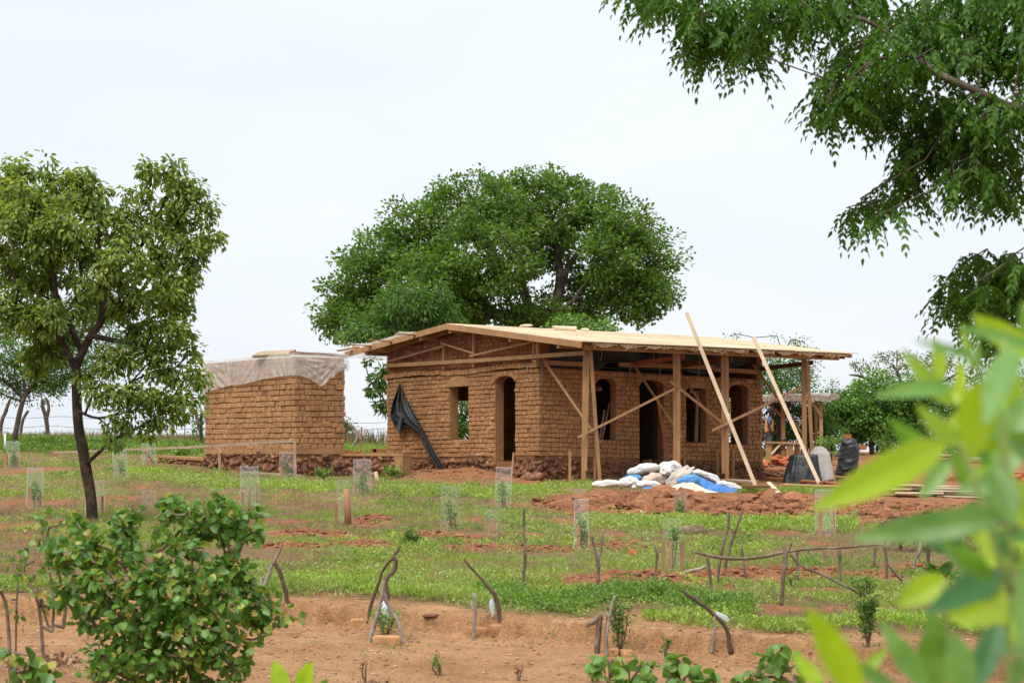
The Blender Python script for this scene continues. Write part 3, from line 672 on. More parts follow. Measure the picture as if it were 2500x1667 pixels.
for (px, py) in ((1323, 880), (1536, 893), (1853, 905), (1284, 892)):
    mb = MB()
    for j in range(3):
        s = fo(px + j * 2, py, .09); pts = [s + Vector((.02 * math.sin(i * 1.3 + j), 0, -.11 * i)) for i in range(5 if px != 1284 else 2)]; mb.tube(pts, .008, 5)
    obj('tie_wire', mb, M['wire'], house)
# porch posts, ties and braces
PV = -1.94
def post(px_pairs, u, name='porch_post'):
    pt = None
for (u, xs, ytop, ybots) in ((0.0, [(1429, 1424, 11, 850, 1182, 0), (1436.5, 1430, 6, 850, 1149, .05)], 0, 0), (2.81, [(1647.5, 1648, 9, 855, 1165, 0), (1656.5, 1656, 9.5, 855, 1168, .06)], 0, 0),
                             (4.33, [(1764.5, 1766, 9, 858, 1156, 0), (1774.5, 1775, 9, 858, 1168, .06)], 0, 0), (6.99, [(1963, 1964, 12, 876, 1130, 0), ], 0, 0)):
    for (xt, xb, wpx, yt, yb, of) in xs:
        a = fo(xt, yt, 1.94 + of); b = fo(xb, yb, 1.94 + of)
        if of == 0 or u > 2: b.z = min(b.z, float(gz(b.x, b.y)) - .02) if yb != 1156 else b.z
        if yb == 1182: b.z = float(gz(b.x, b.y)) - .03
        mb = MB(); mb.bar(b, a, wpx * 55 / F, .07, Vector((0, -1, 0))); obj('porch_post', mb, M['wood'], house)
for (p0, p1, wpx) in (((1441, 850), (1465, 1175), 9), ((1971, 880), (1986, 1120), 9)):
    a = fo(*p0, 2.04); b = fo(*p1, 2.04); b.z = min(b.z, float(gz(b.x, b.y)) - .02); mb = MB(); mb.bar(b, a, wpx * 55 / F, .06, Vector((0, -1, 0))); obj('slanted_prop', mb, M['wood'], house)
for u, m_ in ((2.81, 'woodred'), (4.33, 'wooddark'), (6.99, 'wooddark')):
    zt = H(u, 0, 0); a = H(u + .10, .1, 4.27 - .03 * u / 3 - .02); b = H(u + .10, PV - .15, 4.37 - .03 * u / 3 - .02); rbar('tie_beam', a, b, .11, .05, m_, up=UD)
def brace(p0, off0, p1, off1, wd=.06, m='wood', th=.035, name='brace'):
    mb = MB(); mb.bar(fo(*p0, off0), fo(*p1, off1), wd, th, Vector((0, -1, 0))); obj(name, mb, M[m], house)
for (p0, p1) in (((1324, 875), (1445, 1050)), ((1545, 888), (1666, 1069)), ((1662, 912), (1774, 1078)), ((1839, 890), (1965, 1067))): brace(p0, .1, p1, 1.83)
brace((1411, 1067), 2.07, (1648, 948), 2.07, .055); brace((1636, 930), 2.03, (1791, 1053), 2.03, .065); brace((1738, 1051), 2.08, (1958, 945), 2.08, .065)
rg = random.Random(4)
for (px, y0, y1) in ((1467, 850, 880), (1610, 850, 931), (1594, 855, 880), (1705, 850, 930)):
    mb = MB(); mb.tube([fo(px, y0, 1.8), fo(px + 3, (y0 + y1) / 2, 1.8), fo(px - 1, y1, 1.8)], .006, 5); obj('hanging_wire', mb, M['straw'], house)
# white sheet and boards on the rear eave, seen past the gable
shm = MB(); shm.grid(lambda s, t: H(UE0 - .06 + t * 2.4, BV + .28 - s * 3.3, roof_z(UE0, BV - s * 3.2) + .035 + .03 * math.sin(s * 25 + t * 3) * math.sin(t * 9) + .10 * max(0, math.sin(s * 7.5)) ** 4 * (1 - t) - (.22 * (1 - s * 12) if s < .08 else 0)), 60, 12)
tag(obj('plastic_sheet', shm, M['clearplastic'], None, True), 'crumpled whitish plastic sheet lying on the rear left roof edge', 'sheet')
for i, (p0, p1, t, lab) in enumerate([((826, 856), (856, 851), .05, 'short board end jutting from the lowest left roof corner'), ((838, 840), (884, 843), .02, 'thin pale batten jutting out over the left roof edge'), ((903, 829), (935, 832), .02, 'thin batten on the plastic sheet halfway up the left roof slope'), ((968, 815), (998, 817), .025, 'pale batten lying highest on the left roof slope near the ridge')]):
    a = P(*p0, 62.6 - i * 1.0); b = P(*p1, 62.9 - i * 1.0); b2 = b + (b - a) * .6
    mb = MB(); mb.bar(a, b2, .14, t, ZZ); tag(obj('roof_board', mb, M['wood']), lab, 'board', 'loose boards on the left roof edge')
def on_roof(px, py, dz):                    # point on the front roof surface under a pixel, by walking up the slope
    best = None
    for i in range(400):
        v = EV + (RV - EV) * i / 400; q0 = H(0, v, 0); r = (px - CX) / F; u = (r * q0.y - q0.x) / (UD.x - r * UD.y); z = roof_z(u, v); q = H(u, v, z)
        e = abs(HY - (z - CZ) * F / q.y - py)
        if best is None or e < best[0]: best = (e, q, u, v)
    return best[1] + ZZ * dz
def ring_tube(mb, a, b, ro, ri, n=18):
    a = Vector(a); b = Vector(b); d = (b - a).normalized(); sx = d.orthogonal().normalized(); sy = d.cross(sx)
    c = lambda p, r: [p + (sx * math.cos(2 * math.pi * k / n) + sy * math.sin(2 * math.pi * k / n)) * r for k in range(n)]
    vs = c(a, ro) + c(b, ro) + c(b, ri) + c(a, ri)
    mb.add(vs, [(i * n + k, i * n + (k + 1) % n, ((i + 1) % 4) * n + (k + 1) % n, ((i + 1) % 4) * n + k) for i in range(4) for k in range(n)])
for (x0, x1, y, r, lab) in ((1351, 1403, 806, .06, 'long roll of pale matting lying on the roof near the ridge'), (1420, 1435, 809, .045, 'short roll end of pale matting on the roof right of the long roll')):
    a = on_roof(x0, y, r); b = H(0, 0, 0); b = a + UD * ((x1 - x0) * a.y / F / .79); b.z += .0
    mb = MB(); ring_tube(mb, a, b, r, r * .62); tag(obj('roll', mb, M['woodpale']), lab, 'roll')
mb = MB(); c = on_roof(1285, 799, .02); rngr = np.random.default_rng(9)
for i in range(4): lump(mb, (c.x + i * .06 - .09, c.y, c.z + .02 + .012 * (i % 2)), (.09, .10, .03), rngr, .6)
tag(obj('crumpled_paper', mb, M['cream'], None, True), 'small crumpled pale paper bundle on the roof ridge', 'bundle')
# loose timbers leaning on or in front of the house
def loose(name, lab, cat, a, b, wd, th, m, group=None, up=(0, -1, 0)):
    mb = MB(); mb.bar(a, b, wd, th, up); return tag(obj(name, mb, M[m]), lab, cat, group)
a = G(1845, 1184, -.03); b = fo(1676, 763, 2.85); loose('long_pole', 'tall pale pole leaning across the eave, top high above the roof, left of two', 'pole', a, b, .09, .05, 'woodpale', 'long poles leaning on the eave')
a = G(2003, 1184, -.03); b = fo(1839, 823, 2.95); loose('long_pole', 'pale pole leaning on the roof edge with its foot at the black plastic pile', 'pole', a, b, .09, .05, 'woodpale', 'long poles leaning on the eave')
a = fo(1633, 1132, .7); b = fo(1605, 968, .25); loose('leaning_board', 'narrow reddish board leaning by the dark front doorway', 'board', a, b, .075, .03, 'woodred')
# black sheet hanging down the gable end wall
def drape(s, t):
    L = [(926, 935), (958, 1010), (1010, 1045), (1040, 1100), (1062, 1140), (1072, 1143)]; A = [(975, 933), (963, 960), (952, 1005), (950, 1030)]
    top = Vector((977, 932)); k = [(977, 932, 977, 932), (968, 955, 983, 955), (957, 985, 992, 975), (952, 1015, 1006, 1000), (970, 1030, 1018, 1020), (1020, 1056, 1028, 1040), (1035, 1090, 1046, 1075), (1050, 1120, 1066, 1110), (1068, 1143, 1086, 1142)]
    x = t * (len(k) - 1); i = min(int(x), len(k) - 2); f = x - i; q = [k[i][j] * (1 - f) + k[i + 1][j] * f for j in range(4)]
    px = q[0] + (q[2] - q[0]) * s; py = q[1] + (q[3] - q[1]) * s
    return go(px, py, .10 + .05 * math.sin(s * 17 + t * 5) * min(1, t * 5) + .12 * t)
mb = MB(); mb.grid(drape, 26, 40)
def flap(s, t):
    px = 948 + s * 40 + t * 14 * (1 - s) ; py = 1012 + t * 40 * math.sin(math.pi * min(1, s * .9 + .08)) ** .5 + s * 8
    return go(px, py, .18 + .05 * math.sin(s * 9 + t * 3))
mb.grid(flap, 14, 10)
tag(obj('black_sheet', mb, M['black'], None, True), 'black plastic sheet hanging twisted down the left end wall of the house', 'sheet')
def crumple(name, lab, c, r, m, seed, cat='sheet'):
    rg = np.random.default_rng(seed); mb = MB()
    for i in range(5): lump(mb, np.array(c) + rg.uniform(-1, 1, 3) * np.array(r) * (.6, .5, .3), np.array(r) * .65, rg, .9, True)
    return tag(obj(name, mb, M[m], None, True), lab, cat)
crumple('crumpled_sheet', 'small heap of crumpled black plastic on the ground below the side door', G(1205, 1146, .06) , (.28, .2, .09), 'black', 4)
mb = MB(); mb.bar(go(1161, 1111, .12), go(1177, 1105, .12), .03, .02); tag(obj('white_stick', mb, M['white']), 'tiny white strip on the end wall between window and side door', 'strip')
# ------------------------------------------------------------ the small store building
SO = P(719, 1110, 56); SO.z = 0; SZ = 1.32; SO.z = SZ; WS = 1.42; GS = 5.2
SO = Vector((SO.x, SO.y, SZ)); small = thing('brick_store', 'small roofless mud brick store topped with milky plastic sheeting', 'building', SO)
SH0 = .72; SH1 = 3.02
mb = MB(); brick_wall(mb, SO, UD, -VD, WS, 0, SH0, SH1, [], rng, course=.138, amp=.016, ragged=.02, ls=.24, lh=.15); brick_wall(mb, SO, VD, -UD, GS, 0, SH0, SH1, [], rng, course=.138, amp=.016, ragged=.02, lh=.155, ls=.27)
obj('brick_wall', mb, M['brick2'], small)
mb = MB(); core(mb, SO, UD, -VD, WS, 0, -.1, SH1, [], e0=.02, e1=.02); core(mb, SO, VD, -UD, GS, 0, -.1, SH1, [], e0=.022, e1=.02)
core(mb, SO + UD * WS + VD * GS, -UD, VD, WS, 0, -.1, SH1, [], e0=.3, e1=.3); core(mb, SO + UD * WS, VD, UD, GS, 0, -.1, SH1, [], e0=.3, e1=.02)
obj('mortar_joints', mb, M['mortar'], small)
mb = MB()
for (O, ud, nd, W_) in ((SO, UD, -VD, WS), (SO, VD, -UD, GS)):
    mb.box8([wall_pt(O, ud, nd, 0, u, h, d) for h in (.60, .735) for (u, d) in ((.003, -.2), (W_ + .02, -.2), (W_ + .02, .016), (-.012, .016))])
obj('plaster_band', mb, M['plaster'], small)
mb = MB(); rubble(mb, SO - ZZ * .15, UD, -VD, WS, 0, 0, .78, rng, .22); rubble(mb, SO - ZZ * .15, VD, -UD, GS, 0, 0, .78, rng, .19); obj('foundation', mb, M['stone'], small)
# plastic cover: pinned points lower edge traced on each face
def face_cover(O, ud, nd, W_, left, pts_px, ex=.05):
    pm = plane_map(O, ud, nd); us = []
    for (px, py) in pts_px:
        u, z = uz(O, ud, pm(px, py)); us.append((u, z - SZ))
    us.sort(); U = [a for a, _ in us]; Hh = [b for _, b in us]
    return lambda u: float(np.interp(u, U, Hh))
fl = face_cover(SO, VD, -UD, GS, 1, [(497, 960), (522, 954), (574, 938), (589, 937), (662, 924), (719, 916)])
fr = face_cover(SO, UD, -VD, WS, 0, [(719, 916), (740, 920), (754, 926), (781, 944), (800, 928), (827, 905)])
def pinch(u, h, nodes):
    s = 0
    for (nu, nh) in nodes:
        a = math.atan2(h - nh, u - nu); r = math.hypot(u - nu, h - nh); s += math.sin(a * 26 + nu * 7) * min(1, r * 2.2) * math.exp(-r * .8)
    return s * .017 + .012 * math.sin(u * 9 + h * 3)
def cov_left(s, t):
    u = -.06 + s * (GS + .12); lo = fl(u); h = SH1 + .07 + min(1, s * 12) * (-.02 * s + .015 * math.sin(s * 9)) - t * (SH1 + .07 - lo)
    return wall_pt(SO, VD, -UD, 0, u, h, .06 + min(1, s * 12) * (.03 * t + pinch(u, h, [(3.3, 2.1), (0, 2.0), (4.9, 3.0)])))
def cov_right(s, t):
    u = -.06 + s * (WS + .14); lo = fr(u); h = SH1 + .07 - t * (SH1 + .07 - lo)
    return wall_pt(SO, UD, -VD, 0, u, h, .06 + min(1, s * 5) * (.03 * t + pinch(u, h, [(.45, 2.1), (1.2, 2.9), (.0, 3.0)])))
def cov_top(s, t):
    u = -.06 + s * (WS + .14); v = -.04 + t * (GS + .10)
    return SO + UD * u + VD * v + ZZ * (SH1 + .07 + .03 * math.sin(u * 5 + v * 2) * math.sin(math.pi * s) * math.sin(math.pi * t) + .07 * math.sin(math.pi * s))
cover = thing('plastic_cover', 'milky plastic sheet draped over the top of the small brick store', 'sheet', SO + ZZ * SH1)
for nm, fn, a, b in (('side_drape', cov_left, 120, 26), ('front_drape', cov_right, 60, 26), ('top_sheet', cov_top, 16, 50)):
    mb = MB(); mb.grid(fn, a, b); obj(nm, mb, M['clearplastic'], cover, True)
loose('plank', 'brown plank lying on the plastic over the left part of the small store', 'plank', P(625, 866, 57.5), P(714, 861, 56.8), .30, .07, 'woodgrey', 'planks holding the plastic down', (0, -.5, 1))
loose('plank', 'thin dark plank on the right top of the small store reaching towards the house roof', 'plank', P(710, 861, 56.6), P(846, 868.5, 57.1), .16, .035, 'wooddark', 'planks holding the plastic down', (0, -.4, 1))
# low rubble wall between the two buildings, and the low footing on the left
LW = SO + UD * WS; 
def low_wall(name, lab, A, B, h, endcap, par=None, seed=1, thick=.3, sz=.17):
    A = Vector(A); B = Vector(B); L = (B - A).length; ud = (B - A).normalized(); nd = Vector((ud.y, -ud.x, 0)); rg = np.random.default_rng(seed)
    k = (B.z - A.z) / L; ud = Vector((ud.x, ud.y, 0)).normalized(); t = thing(name, lab, 'low wall', A)
    mb = MB(); rubble(mb, A - ZZ * .12, ud, nd, L - (endcap or 0), k, 0, h + .06, rg, sz); obj('rubble', mb, M['stone'], t)
    mb = MB(); core(mb, A, ud, nd, L - (endcap or 0), k, -.2, h - .02, [], thick=thick); obj('mortar_core', mb, M['mortar'], t)
    mb = MB(); mb.box8([wall_pt(A, ud, nd, k, u, hh, d) for hh in (h - .03, h + .04) for (u, d) in ((0, -thick - .01), (L, -thick - .01), (L, .03), (0, .03))])
    if endcap: mb.box8([wall_pt(A, ud, nd, k, u, hh, d) for hh in (-.2, h - .032) for (u, d) in ((L - endcap, -thick), (L - .01, -thick), (L - .01, .022), (L - endcap, .022))])
    obj('plaster_top', mb, M['plaster'], t); return t
A = P(823, 1170, 56.8); B = P(985, 1175, 55.6); A.z = float(gz(A.x, A.y)); B.z = float(gz(B.x, B.y))
low_wall('rubble_wall', 'low rubble wall with pale plastered end between store and house', A, B, (1175 - 1122) * 55.6 / F, .28, seed=4)
A = P(385, 1148, 62); B = P(500, 1153, 60.6); A.z = float(gz(A.x, A.y)); B.z = float(gz(B.x, B.y))
low_wall('rubble_footing', 'low brown rubble footing running left from the small store', A, B, .18, 0, seed=5, sz=.14)
# ------------------------------------------------------------ stakes and profile boards
def stake_mesh(px, yt, yb, wpx, m='wood', dx=0, parent=None, name='stake', **kw):
    b = G(px + dx, yb, -.03); Y = b.y; t = P(px, yt, Y); w_ = wpx * Y / F; mb = MB(); mb.bar(b, t, w_, w_ * .6, Vector((.15, -1, 0))); return obj(name, mb, M[m], parent, **kw)
def profile(lab, stakes, boards, Y0=None, group='profile boards in front of the house', m='wood'):
    b = G(stakes[0][0], stakes[0][2]); t = thing('profile_board', lab, 'profile board', b, group)
    for s in stakes: stake_mesh(s[0], s[1], s[2], s[3], m, s[4] if len(s) > 4 else 0, t)
    ys = [(s[0], G(s[0], s[2]).y) for s in stakes]; ys.sort()
    Yat = lambda px: float(np.interp(px, [a for a, _ in ys], [c for _, c in ys])) if len(ys) > 1 else ys[0][1]
    for (x0, y0, x1, y1, wp) in boards:
        a = P(x0, y0, Yat(x0) + .06); c = P(x1, y1, Yat(x1) + .06); mb = MB(); mb.bar(a, c, wp * a.y / F, .03, Vector((0, -1, 0))); obj('cross_board', mb, M[m], t)
    return t
profile('pair of pale stakes with a cross board at the left porch post', [(1391, 1101, 1183, 6), (1452, 1101, 1175, 6)], [(1393, 1107, 1450, 1107, 12)])
profile('pair of short stakes with a cross board behind the sack heap', [(1623, 1108, 1172, 6), (1671, 1108, 1172, 5)], [(1624, 1113, 1670, 1112, 9)])
profile('pair of pale stakes with a cross board by the double post right of the sacks', [(1751, 1095, 1170, 6, 2), (1790, 1096, 1171, 6)], [(1752, 1101, 1789, 1100, 8)])
loose('ground_board', 'thin pale board lying along the foundation behind the left porch post', 'board', G(1379, 1176, .05), G(1512, 1174, .05), .04, .05, 'wood')
profile('long grey profile board crossing in front of the small brick store', [(719, 1078, 1170, 7, 2), (536, 1092, 1152, 6), (237, 1105, 1131, 6), (336, 1108, 1136, 6), (358, 1098, 1131, 7)],
        [(133, 1104, 500, 1090, 5), (460, 1091, 719, 1076, 6)], group=None, m='woodgrey')
loose('brace_stake', 'slanting brace leaning on the profile post before the store', 'stake', G(555, 1148, -.03), P(539, 1104, G(536, 1152).y - .1), .06, .03, 'wood')
loose('brace_stake', 'slanting pale brace inside the clear sleeve left of the store', 'stake', G(378, 1130, -.03), P(352, 1100, G(358, 1131).y - .1), .05, .03, 'wood')
loose('short_board', 'short pale board block at the left end of the grey profile board', 'board', G(126, 1118, .12), G(144, 1118, .12), .20, .04, 'wood')
loose('ground_board', 'thin board lying at the foot of the store foundation', 'board', G(592, 1158, .06), G(737, 1165, .04), .06, .05, 'woodgrey')
loose('thin_stake', 'thin upright stake beside the side door of the house', 'stake', G(1247, 1178, -.03), P(1254, 1104, G(1247, 1178).y), .045, .03, 'wood')
loose('white_stake', 'short pale stake leaning at the foot of the low rubble wall', 'stake', G(923, 1172, -.03), P(916, 1151, G(923, 1172).y), .09, .03, 'woodpale')
loose('ground_board', 'thin pale batten lying on the red soil below the end wall', 'board', G(1000, 1166, .07), G(1125, 1171, .06), .03, .02, 'wood')
loose('ground_board', 'grey board lying in the grass left of the sacks', 'board', G(1358, 1199, .05), G(1432, 1205, .04), .11, .03, 'woodgrey')
loose('white_stake', 'short pale stake in front of the clod heap', 'stake', G(1563, 1266, -.03), P(1566, 1245, G(1563, 1266).y), .055, .03, 'woodpale')
# ------------------------------------------------------------ tree guards
def guard(lab, x0, x1, yt, yb, stakes, faint=0, lean=0, top=None):
    c = G((x0 + x1) / 2, yb); Y = c.y; w_ = (x1 - x0) * Y / F; h = (yb - yt) * Y / F
    t = thing('tree_guard', lab, 'tree guard', c, 'clear tree guards in the field'); mb = MB(); rg = random.Random(x0)
    def f(s, q):
        a = 2 * math.pi * s; ex = 2.6
        cx = math.copysign(abs(math.cos(a)) ** (2 / ex), math.cos(a)); sy = math.copysign(abs(math.sin(a)) ** (2 / ex), math.sin(a))
        ww = w_ / 2 * (1 - .05 * q + .02 * math.sin(a * 3 + q * 4))
        return Vector((c.x + cx * ww + lean * q * h, c.y + sy * ww * .8, c.z + q * h + .012 * math.sin(a * 2) * (q > .9)))
    mb.grid(f, 28, 10)
    slv = obj('sleeve', mb, M['sleevefaint' if faint else 'sleeve'], t, True)
    mb = MB()
    for q in (0.0, 1.0): mb.tube([f(i / 28, q) for i in range(29)], .005, 4, cap=False)
    if not faint:
        for i in (0, 14): mb.tube([f(i / 28, q / 6) for q in range(7)], .008, 4)
    obj('sleeve_edge', mb, M['sleeve_rim' if not faint else 'sleevefaint'], slv)
    for i, (px, a, b, wp) in enumerate(stakes):
        bY = Y - w_ * .3 + .12 * i; z = float(gz((px - CX) * bY / F, bY)) - .03
        bb = P(px, b, bY); bb.z = min(bb.z, z); tt = P(px + rg.uniform(-1.5, 1.5), a, bY); mb = MB(); mb.bar(bb, tt, wp * bY / F, wp * .7 * bY / F, Vector((rg.uniform(-.4, .4), -1, 0))); obj('stake', mb, M['wood'], t)
    if int(x0) in (64, 278, 682, 862, 1206, 1402, 1641, 1074, 16):
        rp = np.random.default_rng(int(x0)); n = 90; bs = np.stack([c.x + rp.normal(size=n) * w_ * .13, c.y + rp.normal(size=n) * .06, c.z + rp.uniform(.1, .62, n) * h], 1); mb = MB(); mb.tube([c - ZZ * .02, c + ZZ * h * .55], [.012, .005], 5); stm = obj('seedling_stem', mb, M['stick'], t)
        global SEED; SEED.append((t, bs))
    return t
SEED = []
GU = [('clear sleeve at the far left edge behind a red soil patch, two stakes', 16, 48, 1078, 1141, [(14, 1107, 1142, 9), (38, 1123, 1147, 6), (44, 1106, 1143, 5)], 0, 0),
 ('tall whitish sleeve left of the leaning tree trunk', 64, 104, 1143, 1236, [(73, 1190, 1240, 8), (98, 1195, 1230, 5)], 0, .03),
 ('leaning clear sleeve right of the leaning tree trunk under its low leaves', 278, 313, 1095, 1171, [(284, 1165, 1192, 6), (314, 1164, 1173, 5)], 0, -.06),
 ('clear sleeve standing half behind the trunk of the left tree', 207, 255, 1174, 1257, [(250, 1210, 1268, 6)], 0, 0),
 ('clear sleeve around the slanting brace under the grey board', 345, 380, 1083, 1131, [(365, 1118, 1133, 5)], 0, 0),
 ('faint sleeve half hidden behind the round-leaved shrub', 344, 384, 1197, 1246, [], 1, 0),
 ('clear sleeve with three stakes in front of the store foundation', 586, 632, 1139, 1238, [(591, 1200, 1242, 6), (608, 1196, 1240, 6), (628, 1178, 1232, 5)], 0, 0),
 ('small clear sleeve beside the right post of the grey profile board', 682, 719, 1104, 1167, [(687, 1141, 1169, 6)], 0, 0),
 ('clear sleeve in front of the low rubble wall with three short stakes', 862, 906, 1122, 1206, [(867, 1178, 1200, 5), (889, 1192, 1210, 6), (897, 1184, 1207, 6)], 0, 0),
 ('barely visible sleeve beside the thickest round stake', 821, 862, 1171, 1278, [(821, 1227, 1283, 6)], 1, 0),
 ('wide faint sleeve with two short stakes in the middle of the field', 1074, 1126, 1186, 1294, [(1091, 1280, 1307, 6), (1108, 1265, 1307, 10)], 1, 0),
 ('leaning clear sleeve in front of the side door mound', 1206, 1246, 1141, 1242, [(1206, 1218, 1243, 5), (1232, 1222, 1246, 8)], 0, .05),
 ('faint sleeve holding three stakes left of the straight bark pole', 1181, 1224, 1243, 1318, [(1187, 1270, 1318, 5), (1203, 1264, 1320, 9), (1219, 1270, 1319, 6)], 1, 0),
 ('clear sleeve with a weathered pale stake left of the forked stick', 1402, 1437, 1219, 1339, [(1413, 1283, 1341, 9), (1433, 1296, 1339, 7)], 0, 0),
 ('faint sleeve in front of the red clods below the sacks', 1641, 1680, 1196, 1263, [(1646, 1214, 1263, 5), (1672, 1212, 1263, 8)], 1, 0),
 ('faint sleeve with three tall stakes and a yellow-green sapling', 1615, 1666, 1267, 1397, [(1621, 1320, 1396, 8), (1637, 1312, 1398, 9), (1665, 1323, 1396, 8)], 1, 0),
 ('clear sleeve at the right edge of the soil heap behind blurred leaves', 1990, 2040, 1196, 1304, [(2003, 1242, 1308, 9), (2036, 1248, 1310, 5)], 0, 0)]
for g in GU: guard(*g[:6], faint=g[6], lean=g[7])
mb = MB(); b = G(850, 1281, -.05); t_ = P(845, 1193, b.y); mb.tube([b, (b + t_) / 2 + Vector((.01, 0, 0)), t_], [.062, .056, .048], 10, wob=.05); tag(obj('thick_stake', mb, M['wood'], None, True), 'thick round peeled stake standing in the grass, the stoutest one', 'stake')
mb = MB(); b = G(13, 1106, -.03); t_ = P(12, 1058, b.y); mb.tube([b, t_], [.035, .03], 8); tag(obj('white_pipe', mb, M['white'], None, True), 'thin white pipe upright at the far left edge', 'pipe')
# ------------------------------------------------------------ rough sticks
def stick(name, lab, cat, branches, m='stick', group=None, bury=True, dY=0, wob=.12):
    """branches: lists of (px, py, radius px); the first starts at the ground, all share its depth"""
    b = G(branches[0][0][0], branches[0][0][1]); Y = b.y + dY; mb = MB()
    for j, br in enumerate(branches):
        pts = [P(x, y, Y + .10 * j * (i / max(1, len(br) - 1))) for i, (x, y, r) in enumerate(br)]
        if (j == 0 or (len(br[0]) and br[0][1] > branches[0][0][1] - 12)) and bury: pts[0] = pts[0] - Vector((0, 0, .06))
        sp = smooth_path(pts, 4); rr = np.interp(np.linspace(0, len(br) - 1, len(sp)), range(len(br)), [.86 * r * Y / F for (_, _, r) in br])
        sp = [q + Vector((vnoise(i * .9, j, 3) - .5, 0, vnoise(i * .9, j, 4) - .5)) * .02 for i, q in enumerate(sp)]
        mb.tube(sp, list(rr), 8, wob=wob, seed=int(br[0][0]) + j)
    return tag(obj(name, mb, M[m], None, True), lab, cat, group)
SG = 'rough branch posts in the field'
stick('branch_prop', 'pale forked branch leaning left against a dark one behind the shrub', 'stick', [[(640, 1452, 6), (645, 1430, 6), (655, 1402, 5.5), (664, 1375, 5), (682, 1345, 4), (693, 1314, 2)], [(638, 1448, 4), (637, 1420, 4), (641, 1408, 3)]], 'stickgrey', SG)
stick('branch_prop', 'dark thick branch bent against the pale forked one behind the shrub', 'stick', [[(705, 1470, 7), (697, 1446, 6.5), (689, 1420, 6), (681, 1392, 6), (668, 1374, 6)]], 'stickdark', SG)
TP = 'branch tripod around the small plant'
stick('tripod_branch', 'long dark branch with curved top, left leg of the tripod', 'stick', [[(899, 1508, 5), (905, 1476, 5), (925, 1418, 4.5), (936, 1386, 4), (957, 1364, 4), (969, 1345, 3.5), (979, 1334, 2)]], 'stickdark', TP)
stick('tripod_branch', 'dark twisted thick branch, back leg of the tripod', 'stick', [[(944, 1500, 6), (945, 1455, 6), (941, 1418, 6.5), (961, 1390, 6), (966, 1370, 5), (958, 1358, 4)]], 'stickdark', TP)
stick('tripod_branch', 'bleached grey forked branch straddling the plant as two front legs', 'stick', [[(899, 1566, 6), (911, 1532, 6), (922, 1494, 6), (931, 1452, 7), (935, 1418, 5)], [(983, 1566, 6.5), (971, 1514, 6), (953, 1487, 6), (934, 1448, 6)]], 'stickgrey', TP)
mb = MB(); b = G(941, 1548); mb.tube([P(942, 1515, b.y), P(936, 1464, b.y + .1)], [.04, .038], 12); tag(obj('plastic_tube', mb, M['bottle'], None, True), 'pale plastic bottle upside down inside the branch tripod', 'bottle')
stick('forked_peg', 'short white peeled forked peg in front of two mud bricks', 'stick', [[(1156, 1562, 4.5), (1157, 1520, 4.5), (1160, 1480, 4.5), (1158, 1446, 3.5)], [(1158, 1488, 3), (1147, 1470, 2.5)]], 'stickgrey')
stick('bent_branch', 'dark bent branch leaning left over the two mud bricks', 'stick', [[(1224, 1519, 6), (1216, 1488, 6.5), (1209, 1458, 6.5), (1187, 1427, 4.5), (1157, 1395, 3.5), (1140, 1374, 3), (1132, 1364, 2)], [(1211, 1465, 6), (1202, 1466, 3)]], 'stickdark')
mb = MB(); b = G(1222, 1519); Y = b.y; pts = [(1194 + 7, 1460, .5), (1201, 1466, 6.5), (1201, 1484, 7), (1202, 1494, 4.5), (1202, 1500, 2.5), (1202, 1505, 2.5)]
mb.tube([P(x, y, Y) for x, y, r in pts], [max(.005, r * Y / F) for x, y, r in pts], 12); tag(obj('hanging_bottle', mb, M['bottle'], None, True), 'cut clear plastic bottle hung upside down on the bent branch', 'bottle')
mb = MB(); mb.tube([P(1191, 1465, Y), P(1190, 1530, Y)], .006, 4); tag(obj('thin_wire', mb, M['wire']), 'thin wire hanging down beside the hung bottle', 'wire')
stick('straight_pole', 'tall thin straight bark pole standing alone in mid field', 'stick', [[(1276, 1428, 4.5), (1280, 1380, 5), (1281, 1340, 4), (1277, 1300, 4), (1278, 1270, 3.5), (1280, 1237, 3)]], 'stick', SG)
stick('forked_stick', 'Y-shaped forked stick standing alone in mid field', 'stick', [[(1456, 1450, 5), (1458, 1420, 5), (1460, 1378, 6), (1451, 1342, 4), (1443, 1309, 3)], [(1460, 1378, 5), (1467, 1334, 4), (1472, 1292, 3)]], 'stick', SG)
stick('gnarled_post', 'short gnarled post with a thick bent top like a beak', 'stick', [[(1455, 1594, 9), (1459, 1560, 8.5), (1462, 1518, 8), (1468, 1503, 10), (1450, 1516, 9), (1431, 1529, 4)]], 'stick')
stick('gnarled_post', 'brown split post top standing behind the thin grey stick', 'stick', [[(1482, 1582, 4), (1480, 1530, 4), (1484, 1500, 6), (1486, 1482, 6)]], 'stick')
stick('thin_stick', 'thin bleached grey stick leaning at the gnarled post', 'stick', [[(1481, 1590, 4.5), (1480, 1555, 4.5), (1488, 1500, 4.5), (1500, 1452, 3)], [(1488, 1505, 3.5), (1478, 1493, 3)]], 'stickgrey', dY=-.3)
stick('leaning_branch', 'dark twisted branch leaning right towards a flattened bottle', 'stick', [[(1784, 1580, 9), (1778, 1556, 6), (1768, 1529, 6), (1742, 1498, 6), (1711, 1475, 5), (1688, 1457, 5), (1655, 1438, 2.5)], [(1711, 1475, 4), (1706, 1455, 3)]], 'stickdark')
stick('support_stick', 'thin grey stick propping up the leaning twisted branch', 'stick', [[(1735, 1583, 5), (1742, 1552, 3.5), (1743, 1505, 3)]], 'stickgrey')
mb = MB(); b = G(1784, 1580); Y = b.y - .1; pts = [(1748, 1494, 3), (1754, 1498, 5), (1772, 1508, 6.5), (1781, 1515, 2)]; mb.tube([P(x, y, Y) for x, y, r in pts], [r * Y / F for x, y, r in pts], 12)
tag(obj('bottle', mb, M['bottle'], None, True), 'clear bottle lying on the leaning twisted branch', 'bottle')
